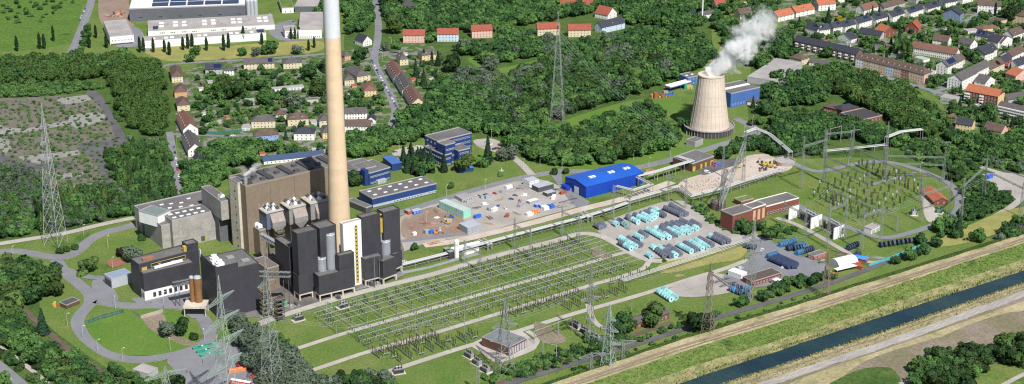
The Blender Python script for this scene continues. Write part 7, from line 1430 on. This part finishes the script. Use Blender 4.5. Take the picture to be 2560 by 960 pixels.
def wood(pix,sp,kinds,size,label,z=0,avoid=True,clear=.5,limit=None):
    P=[(p.x,p.y) for p in (g(x,y,z) for x,y in pix)]; x0=min(p[0] for p in P);x1=max(p[0] for p in P);y0=min(p[1] for p in P);y1=max(p[1] for p in P); r=random.Random(len(CAND)*3+int(sp*10)); n=0
    j=0; y=y0
    while y<y1:
        x=x0+(sp/2 if j%2 else 0)
        while x<x1:
            xx,yy=x+r.uniform(-.36,.36)*sp,y+r.uniform(-.36,.36)*sp; x+=sp; s=r.uniform(*size)
            if not inpoly(xx,yy,P): continue
            if avoid and blocked(xx,yy,s*clear): continue
            CAND.append((xx,yy,z,r.choice(kinds),s,label)); n+=1
        y+=sp*.87; j+=1
    return n
SINGLE=set()
def tree(px,py,kind,s,label,z=0):
    SINGLE.add(label); p=g(px,py,z); CAND.append((p.x,p.y,z,kind,s,label))
B=['broad','broad','dark','dark','light']; D=['dark','dark','broad']
L1='in the belt of planes at the upper left'
wood([(-60,178),(-60,212),(230,206),(275,186),(335,165),(300,150),(100,158),(0,160)],9.5,['plane','plane','broad'],(6.5,9),'tall plane tree '+L1)
wood([(278,190),(340,166),(404,172),(410,240),(412,300),(412,336),(384,345),(335,322),(300,280),(282,230)],8.5,['plane'],(6,8),'yellow-green plane tree in the dense grove beside the house row',clear=.2)
wood([(262,392),(330,365),(418,372),(434,470),(440,510),(345,548),(300,512),(292,468),(270,430)],5.2,['poplar','broad','dark','bush'],(3.0,5),'slim young tree in the thicket left of the car street',clear=.2)
wood([(-60,505),(110,492),(280,478),(335,512),(335,540),(180,570),(0,600),(-60,600)],6.0,['poplar','broad','broad','willow','dark'],(4,6.5),'young tree in the strip behind the tall left pylon',clear=.4)
wood([(-60,425),(90,425),(120,480),(90,500),(-60,505)],6,['gbush','bush','willow'],(3,4.5),'grey-green shrub at the corner of the waste ground')
wood([(240,230),(275,262),(300,300),(330,350),(430,350),(430,365),(330,362),(318,330),(280,280)],5,['gbush','bush'],(2,3.4),'low shrub along the edge of the waste ground')
wood([(-60,205),(100,206),(240,208),(262,222),(215,230),(100,242),(-60,250)],5,['bush','bush','light'],(2,3.6),'low shrub in the green strip above the waste ground')
for q,sp in (([(0,262),(210,255),(262,300),(240,335),(100,330),(0,330)],11),([(0,335),(280,330),(300,350),(190,372),(0,380)],9),([(100,410),(240,402),(270,450),(250,478),(100,478)],8)): wood(q,sp,['bush','gbush'],(1.0,2.2),'small pioneer bush growing out of the old parking ground',avoid=False)
wood([(0,255),(230,240),(300,330),(285,380),(270,470),(0,480)],9,['bush','gbush','bush'],(.8,1.9),'small pioneer bush growing out of the old parking ground',avoid=False)
wood([(-40,690),(50,668),(138,682),(148,735),(100,760),(60,790),(-40,800)],8.5,['broad','dark'],(6.5,9),'big round tree in the clump at the left edge',clear=.3)
tree(96,738,'plane',12,'largest light green tree of the clump below the road junction'); tree(108,836,'conifer',10,'dark single conifer beside the railway')
wood([(-60,800),(60,790),(90,850),(170,900),(270,940),(330,1000),(-60,1060)],6.5,['dark','broad','bush','bush','light'],(3.5,6),'tree in the rough strip between road and railway at the lower left',clear=.35)
wood([(200,895),(300,935),(420,960),(420,1020),(260,985)],6,['bush','broad'],(2.5,4.5),'bush on the bank below the curved plant road',clear=.3)
wood([(578,812),(640,842),(700,880),(760,935),(800,990),(700,1040),(650,960),(610,880)],7.5,['willow'],(6,8.5),'silver-leaved willow in the clump behind the pylons',avoid=False); wood([(640,850),(700,850),(740,890),(690,900)],7,['dark'],(4,6),'dark tree at the edge of the willow clump',avoid=False)
wood([(800,955),(900,950),(985,955),(985,1010),(800,1010)],7,['willow','dark'],(5,6.5),'silver-leaved willow at the lower edge beside the front path',avoid=False)
for x,y,k,s,l in ((420,838,'willow',7.5,'grey-green round tree beside the retaining wall'),(456,836,'dark',7,'dark round tree right of the grey-green one'),(483,848,'bush',4,'bright bush in front of the two round trees'),(445,975,'dark',8,'dark tree behind the gate house'),(335,655,'willow',8,'silver tree beside the red play area'),(300,640,'copper',5,'copper-leaved small tree beside the silver tree'),(355,600,'bush',4,'round bush at the turbine hall door'),(222,680,'broad',7.5,'grey-green tree on the traffic island, larger one'),(205,690,'bush',4,'bush at the point of the traffic island'),(150,632,'bush',4,'bush under the tall left pylon'),(165,628,'bush',4,'second bush under the tall left pylon'),(190,625,'bush',3.5,'third bush under the tall left pylon'),
    (548,248,'broad',9,'round dark tree in the western gardens, left one'),(585,246,'dark',11,'tall dark tree in the western gardens, behind the lawn'),(560,225,'broad',9,'round tree in the western gardens, middle one'),(605,232,'dark',9,'tall dark tree beside the small garages'),(660,262,'broad',11,'largest dark tree in front of the garage row'),(655,225,'dark',8,'dark tree between the two garage rows'),(735,270,'willow',8,'grey-leaved tree behind the cream villa'),(710,240,'broad',6,'round tree in front of the white garages'),(790,240,'broad',9,'broad tree left of the chimney'),(775,200,'dark',9,'dark tree left of the chimney, upper one'),(815,180,'dark',9,'dark tree touching the chimney outline'),(510,335,'dark',6,'dark tree behind the parking lane'),(520,305,'dark',5,'small dark tree in the western gardens'),(595,285,'conifer',5,'small conifer beside the green lawn'),(715,350,'conifer',5,'thin conifer beside the dark-roofed white house'),
    (490,138,'broad',6,'round tree north of the dark-roofed house'),(475,155,'dark',5.5,'dark bush-like tree by the first cream house'),(605,140,'dark',6,'round tree before the factory front'),(675,135,'broad',9,'large round tree before the factory front'),(745,135,'willow',7,'grey tree before the white square hall'),(640,140,'willow',6,'pale weeping tree before the factory front'),(900,80,'broad',8,'tree at the bend by the crossroads'),(985,85,'light',12,'large light green tree at the crossroads'),(903,150,'dark',9,'dark tree by the small orange house'),(965,128,'willow',5,'small grey tree on the crossroads corner'),(992,122,'light',6,'light green tree on the crossroads corner'),(1075,104,'light',8,'light green tree between the pink and the white red-roofed houses'),
    (1060,215,'conifer',9,'tall conifer right of the stepped terrace'),(1040,195,'conifer',9,'conifer behind the stepped terrace'),(1095,165,'conifer',8,'conifer beside the yellow villa'),(1080,160,'cypress',7,'dark cypress beside the yellow villa'),(1135,180,'dark',12,'very large dark tree beside the meadow clearing'),(1225,180,'willow',11,'large silver tree at the meadow clearing'),
    (1160,430,'light',9,'weeping pale green tree in front of the office tower'),(1110,430,'conifer',8,'dark conifer left of the weeping tree'),(1128,470,'bush',4,'small bush on the lawn below the weeping tree'),(1220,405,'conifer',11,'tall dark conifer east of the office tower'),(1265,400,'willow',10,'grey-leaved tree east of the office tower'),(1205,420,'light',6,'light green tree beside the pond'),(1250,440,'bush',3,'bush at the pond'),(885,465,'broad',8,'tree between the chimney and the navy office'),(1386,435,'bush',4.2,'clipped round bush by the blue hall, left one'),(1413,434,'bush',4.2,'clipped round bush by the blue hall, right one'),(1035,625,'dark',4,'small dark tree on the lawn by the concrete track'),
    (2098,60,'yellow',6,'bright yellow tree above the white stepped row'),(2070,58,'conifer',9,'blue-green conifer above the white stepped row'),(2238,140,'poplar',9,'poplar in the group behind the tan block, left'),(2258,148,'poplar',9,'poplar in the group behind the tan block, middle'),(2272,150,'poplar',9,'poplar in the group behind the tan block, right'),(2246,118,'conifer',9,'tall conifer above the poplar group'),(2070,145,'broad',10,'large round tree in front of the dark apartment row'),(2180,115,'dark',8,'dark round tree in the middle gardens'),(2430,150,'dark',8,'dark round tree before the white gabled villa'),(2520,52,'dark',11,'huge dark tree near the upper right corner'),(2487,40,'cypress',7,'dark cypress before the brown-roofed block'),(2472,292,'broad',8,'round tree in front of the orange-roofed apartments'),(2490,180,'copper',6,'dark red tree beside the dark red house'),
    (1945,205,'dark',9,'tall dark tree right of the grey warehouse'),(1882,270,'conifer',6,'pointed conifer right of the cooling tower'),(1916,288,'dark',10,'large blue-green tree right of the cooling tower'),(1900,312,'light',5,'bright bush on the lawn right of the cooling tower'),(1882,312,'bush',5,'dark bush on the lawn right of the cooling tower'),(1712,322,'dark',8,'dark tree touching the cooling tower basin'),
    (1552,832,'dark',9,'round dark tree left of the brick store'),(1570,830,'dark',8,'second round dark tree before the brick store'),(1633,812,'broad',11,'big round tree in the middle of the brick store'),(1742,826,'dark',9,'dark tree left of the rust-brown pylon'),(1660,655,'bush',2,'tiny bush by the bus ducts') ,(1865,585,'dark',8,'dark tree against the tall brick hall'),(1925,600,'dark',7,'dark bush behind the blue drum stacks'),(1905,575,'dark',6,'round bush beside the brick hall'),
    (2345,580,'broad',7,'tree right of the kerb below the relay house'),(2395,592,'conifer',10,'tall dark tree where the two roads meet'),(2440,605,'dark',7,'round tree on the dry grass'),(2300,612,'dark',6,'dark tree at the end of the turquoise fence'),(2395,450,'dark',9,'dark tree at the outside of the loop road')): tree(x,y,k,s,l)
for i,(x,y) in enumerate(((43,128),(100,122),(111,122),(134,103),(240,95),(224,120),(267,120),(350,131),(360,129),(384,131),(412,131),(424,138),(458,125),(470,122),(481,117),(517,127),(560,127),(572,120),(609,103),(655,112),(728,98),(738,98),(749,95),(772,127),(786,120),(1060,150),(1090,212))):
    tree(x,y,'cypress',7.5 if x<700 else 6,'dark slender cypress in the row before the white factory' if 340<x<1000 else 'dark slender cypress at the left end of the factory' if x<340 else 'dark slender cypress in the central gardens')
wood([(170,140),(190,105),(205,75),(215,60),(232,72),(222,100),(205,130),(190,160)],7,['broad','dark'],(3,4.5),'street tree beside the factory street',clear=.2)
wood([(-60,-40),(100,-20),(190,-20),(180,20),(100,60),(-60,60)],16,['bush','broad'],(2,4),'bush in the upper left meadow')
wood([(770,30),(800,40),(900,20),(935,-40),(770,-60)],8,B,(5,7),'tree behind the chimney at the top'); wood([(870,90),(935,60),(935,-60),(860,-60)],8,B,(5,7.5),'tree left of the town street at the top')
wood([(958,60),(1060,85),(1250,80),(1340,60),(1500,30),(1560,60),(1700,80),(1760,60),(1770,-60),(955,-80)],9.2,B,(5.5,8.5),'tree in the wood along the top edge')
wood([(1110,110),(1240,100),(1330,92),(1480,98),(1600,80),(1750,100),(1790,150),(1740,180),(1660,205),(1590,240),(1440,280),(1350,320),(1280,330),(1240,300),(1200,240),(1360,165),(1350,146),(1290,150),(1210,172),(1160,140)],8.6,D+['broad','willow'] if False else ['dark','dark','dark','broad','broad','broad','mid_','light','willow'],(4.8,9.5),'tree in the big central wood behind the lattice pylon')
wood([(1100,210),(1160,195),(1220,200),(1290,210),(1330,240),(1300,300),(1240,280),(1180,260)],8.5,['willow','willow','dark'],(6,8.5),'silver-leaved tree in the pale patch of the central wood')
wood([(1340,200),(1400,180),(1440,220),(1400,260),(1350,250)],9,['willow','dark'],(6,8),'silver-leaved tree around the lattice pylon')
wood([(1040,285),(1090,215),(1150,205),(1220,250),(1270,320),(1340,330),(1400,330),(1330,400),(1275,385),(1220,335),(1190,325),(1180,340),(1120,345),(1060,350),(1000,345),(1000,310)],8.2,['broad','dark','broad','light','dark'],(5.5,8),'tree in the wood behind the navy offices')
wood([(1400,335),(1480,320),(1550,292),(1640,300),(1700,345),(1695,365),(1640,388),(1500,412),(1420,415),(1350,412),(1330,400),(1380,345)],8.0,['broad','broad','dark','light','broad'],(6,8.5),'tree in the front grove between plant road and clearing')
wood([(1535,280),(1600,262),(1640,275),(1650,295),(1560,300)],8,['dark'],(6.5,8.5),'dark tree at the back of the front grove')
wood([(865,345),(960,335),(1010,340),(1050,355),(975,372),(930,395),(868,400)],7.5,['broad','dark','light'],(5,7.5),'tree between the terraces and the navy office')
wood([(1010,395),(1060,385),(1075,410),(1090,430),(1060,445),(1000,430)],7,['conifer','dark','conifer'],(6,8),'dark conifer-like tree left of the office tower')
wood([(650,405),(560,425),(470,470),(455,430),(500,375),(600,365),(700,370),(650,395)],7.2,['broad','dark','broad','light'],(5,7),'tree in the strip between the houses and the boiler house'); wood([(690,385),(830,375),(830,392),(700,398)],8,['broad','dark'],(4.5,6),'tree behind the blue-roofed bungalow')
wood([(455,470),(560,440),(600,440),(560,460),(480,495),(452,500)],7,['broad','light'],(4,6),'tree close behind the concrete turbine hall')
wood([(480,205),(560,175),(830,150),(830,330),(500,330)],12,['broad','bush','bush','dark','light'],(2.2,5),'small garden tree in the western gardens'); wood([(865,160),(925,155),(985,280),(870,290)],11,['bush','broad','dark'],(2.2,4.5),'small garden tree left of the street of parked cars'); wood([(1010,140),(1110,130),(1100,210),(1070,260),(1040,180)],12,['bush','broad','bush'],(2,4.5),'small garden tree right of the stepped terrace')
wood([(1895,90),(1975,90),(1990,140),(1965,165),(1975,200),(1960,265),(1905,285),(1880,255),(1945,210),(1940,185),(1870,165),(1830,150),(1800,110)],8.5,['dark','broad','dark'],(6,8.5),'dark tree in the wood right of the steam')
wood([(1770,-60),(1940,-60),(1945,45),(1920,85),(1800,95),(1775,60)],11,['broad','dark','bush'],(4,7),'tree among the houses at the top centre')
wood([(2045,185),(2110,180),(2200,212),(2290,250),(2365,318),(2345,345),(2260,345),(2215,300),(2150,270),(2080,225)],8.6,['plane','plane','broad'],(7,9.5),'large plane tree in the belt below the tan apartment block',clear=.15)
wood([(1975,200),(2045,190),(2080,230),(2050,265),(1990,270),(1965,240)],8.5,D,(6,8),'dark tree left of the brick lodge')
wood([(1935,300),(2050,300),(2110,305),(2190,325),(2200,345),(2190,385),(2140,345),(2060,352),(2050,390),(1970,388),(1925,360)],7.8,['dark','dark','broad'],(5.5,7.5),'dark tree in the wood above the substation'); wood([(1790,395),(1850,365),(1905,352),(1930,365),(1990,392),(1930,395),(1890,380),(1850,385),(1800,405)],7.5,['dark'],(5,6.5),'dark tree beside the brown service building')
wood([(2205,340),(2240,345),(2260,365),(2215,372)],7,['light','broad'],(6,8),'bright round tree behind the tallest mast')
wood([(2240,355),(2340,350),(2440,385),(2560,410),(2640,420),(2640,440),(2480,425),(2400,440),(2330,425),(2260,385)],6.5,['bush','gbush','bush','broad'],(2.5,4.5),'bush on the slope behind the loop road'); wood([(2360,340),(2450,350),(2560,360),(2640,370),(2640,410),(2500,400),(2400,380)],8,['broad','dark','light'],(4.5,7),'tree on the slope below the yellow house')
wood([(2405,462),(2450,440),(2470,470),(2530,490),(2530,508),(2470,540),(2420,560),(2400,540),(2404,490)],6,['dark','bush','dark'],(3.2,5),'dark bush inside the dirt road loop',clear=.3)
wood([(2340,565),(2400,560),(2430,580),(2400,598),(2350,605)],6.5,['dark','broad'],(3.5,5.5),'tree between the loop road and the dirt road',clear=.3); wood([(2500,590),(2560,560),(2640,520),(2640,560),(2560,590),(2500,608)],6.5,['dark','broad','gbush'],(4.5,7),'tree above the dyke at the right edge')
wood([(2225,660),(2270,636),(2330,612),(2345,620),(2300,640),(2240,668)],6.5,['dark','broad'],(3.5,5.5),'tree between the turquoise fence and the dyke',clear=.25)
wood([(1955,720),(1990,700),(2060,692),(2130,690),(2225,640),(2235,655),(2150,690),(2060,722),(1990,745),(1880,775),(1800,800),(1780,805),(1800,780),(1890,752)],6.0,['dark','broad','bush','gbush'],(3.4,5.5),'bush in the hedge between the yards and the dyke road',clear=.3)
wood([(1290,925),(1400,890),(1500,850),(1560,838),(1600,850),(1700,812),(1800,780),(1810,786),(1720,815),(1560,868),(1390,920),(1290,950),(1240,965)],4.6,['bush','bush','dark'],(1.8,3.2),'low bush between the railway and the dyke road',avoid=False); wood([(1200,945),(1290,915),(1360,890),(1440,862),(1490,840),(1500,850),(1400,895),(1290,935),(1210,965)],5,['bush','bush','light'],(1.8,3.2),'low bush on the bank above the railway',avoid=False)
wood([(1420,925),(1560,883),(1720,832),(1806,803),(1990,748),(2060,722),(2065,730),(1990,756),(1810,812),(1720,842),(1560,893),(1420,940)],7,['bush'],(1.5,2.6),'low bush on the verge beside the dyke road',avoid=False)
wood([(1720,508),(1765,520),(1800,558),(1860,580),(1850,590),(1790,570),(1740,530)],5,['bush'],(1.8,3),'low hedge bush behind the drum yard',avoid=False); wood([(1895,600),(1940,560),(1990,575),(1960,600)],6,['bush'],(2,3.4),'low bush beside the fire walls')
wood([(2250,965),(2330,905),(2440,872),(2475,925),(2420,975)],7,['dark','broad'],(5,7.5),'dark tree in the clump at the lower right corner',z=2.6,avoid=False); wood([(2480,925),(2500,885),(2560,860),(2640,830),(2640,900),(2530,925)],7.5,['dark','broad'],(6.5,9),'dark tree at the right edge beyond the river',z=2.6,avoid=False)
wood([(1960,60),(2420,10),(2700,-40),(2700,340),(2400,330),(2340,225),(2130,160),(2050,110)],11,['broad','dark','bush','bush','light','conifer'],(2.5,5.5),'garden tree among the eastern houses',clear=.55)
wood([(1940,-60),(2480,-60),(2420,5),(1990,25)],12,['broad','dark','bush'],(3,5.5),'garden tree behind the white rows at the top',clear=.5)
wood([(2500,330),(2600,330),(2600,420),(2480,400)],9,['broad','dark','light'],(4,6),'garden tree at the right edge'); wood([(1890,340),(1950,290),(1990,275),(2040,290),(1960,330)],8,['bush','gbush','dark'],(3,5),'shrub along the road above the substation wood')
wood([(2365,270),(2460,290),(2480,330),(2400,320)],10,['broad','bush','dark'],(3,5.5),'garden tree around the yellow house')
# clipped hedges between the gardens
HG=[(505,232,545,229),(500,262,500,292),(560,305,600,303),(620,285,625,300),(700,330,728,328),(640,248,680,246),(690,205,730,203),(520,196,556,194),(770,290,800,288),(600,180,606,200),(880,255,908,253),(885,262,915,275),(870,240,890,239),(1040,175,1042,215),(1012,175,1035,172),(1080,190,1105,185),(1000,210,1015,240),(2060,118,2100,128),(2110,118,2140,126),(2180,105,2200,112),(2240,108,2262,116),(2300,120,2330,128),(2350,108,2375,114),(2395,135,2420,142),(2405,175,2430,165),(2440,128,2480,118),(2500,98,2530,90),(2420,275,2480,292),(2500,320,2550,330),(2385,338,2430,345),(2300,60,2340,48),(2350,72,2400,58),(2200,78,2230,70),(2000,62,2035,54),(2050,48,2080,44),(1960,70,1990,64),(2520,150,2550,140),(1790,60,1830,55),(1850,70,1880,66)]
for k,(x0,y0,x1,y1) in enumerate(HG):
    a,b_=g(x0,y0),g(x1,y1); d=b_-a; L=d.length; n_=int(L*22); r=np.random.default_rng(k); C=np.stack([r.uniform(0,L,n_),r.uniform(-.8,.8,n_),r.uniform(.2,1.9,n_)],1); N=np.stack([r.normal(size=n_)*.4,np.sign(C[:,1]),r.uniform(.3,1.6,n_)],1); N/=np.linalg.norm(N,axis=1)[:,None]; T=np.cross(N,r.normal(size=(n_,3))); T/=np.linalg.norm(T,axis=1)[:,None]; Bt=np.cross(N,T); s=.33
    V_=np.stack([C-T*s-Bt*s,C+T*s-Bt*s,C+T*s+Bt*s,C-T*s+Bt*s],1).reshape(-1,3); zn='western gardens' if x0<830 else 'central gardens' if x0<1200 else 'gardens at the top' if x0<1900 else 'eastern gardens'
    o=link('hedge',mesh_from_quads('hedge',V_,[LM[('dark','mid')[k%2]]]),None,a,math.atan2(d.y,d.x)); w_=('dark','mid-green')[k%2]; tag(o,'clipped %s hedge dividing the plots of the %s'%(w_,zn),'hedge','%s hedges in the %s'%(w_,zn))
# the largest 300 of each kind stand alone, the rest of a kind is one mass
def camdist(c): return math.sqrt(c[0]**2+c[1]**2+CH**2)
by={}
for c in CAND:
    px,py=proj(c[0],c[1],c[2]); 
    if not(-90<px<2650 and -60<py<1060): continue
    by.setdefault(KIND[c[3]][0],[]).append(c)
MASS={'broadleaf_tree':('woodland','far woodland and garden trees beyond the nearer ones','trees'),'bush':('shrubbery','low shrubs spread over verges and slopes','shrubs'),'plane_tree':('plane_woodland','x','trees'),'silver_willow':('willow_woodland','x','trees'),'poplar':('young_woodland','slim young trees crowded in the thicket and strip at the left','trees'),'conifer':('conifer_woodland','x','trees')}
def labelize(c):
    nm,_,_,_,_=KIND[c[3]]; w=nm.replace('_',' '); lab=c[5]
    return lab
NT=0; PREP=('in','on','at','beside','behind','growing','along','around','between','below','above','left','right','before','among','inside','close'); WL=set(c[5] for c in CAND if c[5] not in SINGLE)
for nm,L_ in by.items():
    L_.sort(key=lambda c:c[4]/camdist(c),reverse=True); keep=L_[:295]; rest=L_[295:]
    cnt={}
    for c in keep: cnt[c[5]]=cnt.get(c[5],0)+1
    for c in keep:
        x,y,z,kind,s,lab=c; r=random.Random(int(x*7+y*13)); var=r.randrange(5); mk=r.choice(KIND[kind][2]); cr,tr=crown(kind,var,mk)
        word={'dark':'dark','mid':'mid-green','light':'light green','plane':'','grey':'silvery','cyp':'','conif':'','yellow':'','copper':''}[mk]
        tall={'cypress':1.0,'poplar':1.15,'conifer':1.0}.get(KIND[kind][1],1.0); t=thing(nm,lab,{'bush':'bush'}.get(nm,'tree'),(x,y,z),r.uniform(0,6.28))
        sc=s*r.uniform(.92,1.08); t.scale=(sc*r.uniform(.9,1.1),sc*r.uniform(.9,1.1),sc*tall*r.uniform(.9,1.15))
        if cnt[lab]>1 or lab in WL:
            m_=min([i for i in (lab.find(' '+q+' ') for q in PREP) if i>0]); kw={'bush':'bush'}.get(nm,nm.replace('_',' ')); word={'plane':'yellow-green','grey':'grey-green','cyp':'slender dark','conif':'dark pointed','yellow':'yellow','copper':'copper-red'}.get(mk,word)
            t['label']=' '.join((word+' '+kw+lab[m_:]).split()[:16]); t['group']=t['label']
        link('trunk',tr,t); link('crown',cr,t); NT+=1
    if rest:
        mats=sorted({m for c in rest for m in KIND[c[3]][2]}); mi_={m:i for i,m in enumerate(mats)}; VV=[];MI=[]; rs=[LM[m] for m in mats]; cache={}
        for c in rest:
            x,y,z,kind,s,lab=c; r=random.Random(int(x*7+y*13)); var=r.randrange(4); k=(kind,var)
            if k not in cache: n_=KIND[kind]; cache[k]=crown_arrays(n_[1],var*17+len(n_[1])+5,max(160,int(n_[3]*.5)),n_[4]*1.35)
            a=r.uniform(0,6.28); ca,sa=math.cos(a),math.sin(a); V0=cache[k]*s*np.array([1,1,r.uniform(.85,1.15)]); V1=np.stack([V0[:,0]*ca-V0[:,1]*sa+x,V0[:,0]*sa+V0[:,1]*ca+y,V0[:,2]+z],1); VV.append(V1); MI.append(np.full(len(V0)//4,mi_[r.choice(KIND[kind][2])]))
        info=MASS.get(nm,('woodland','mass of trees','trees')); o=link(info[0],mesh_from_quads(info[0],np.concatenate(VV),rs,np.concatenate(MI))); tag(o,info[1],info[2],kind='stuff')
print('trees single',NT,{k:len(v) for k,v in by.items()})
# grass tufts as stuff on the rough slopes would be sub-pixel: left to the ground material
for o in bpy.data.objects:
    if '_d' in o: del o['_d']
print('objects',len(bpy.data.objects))
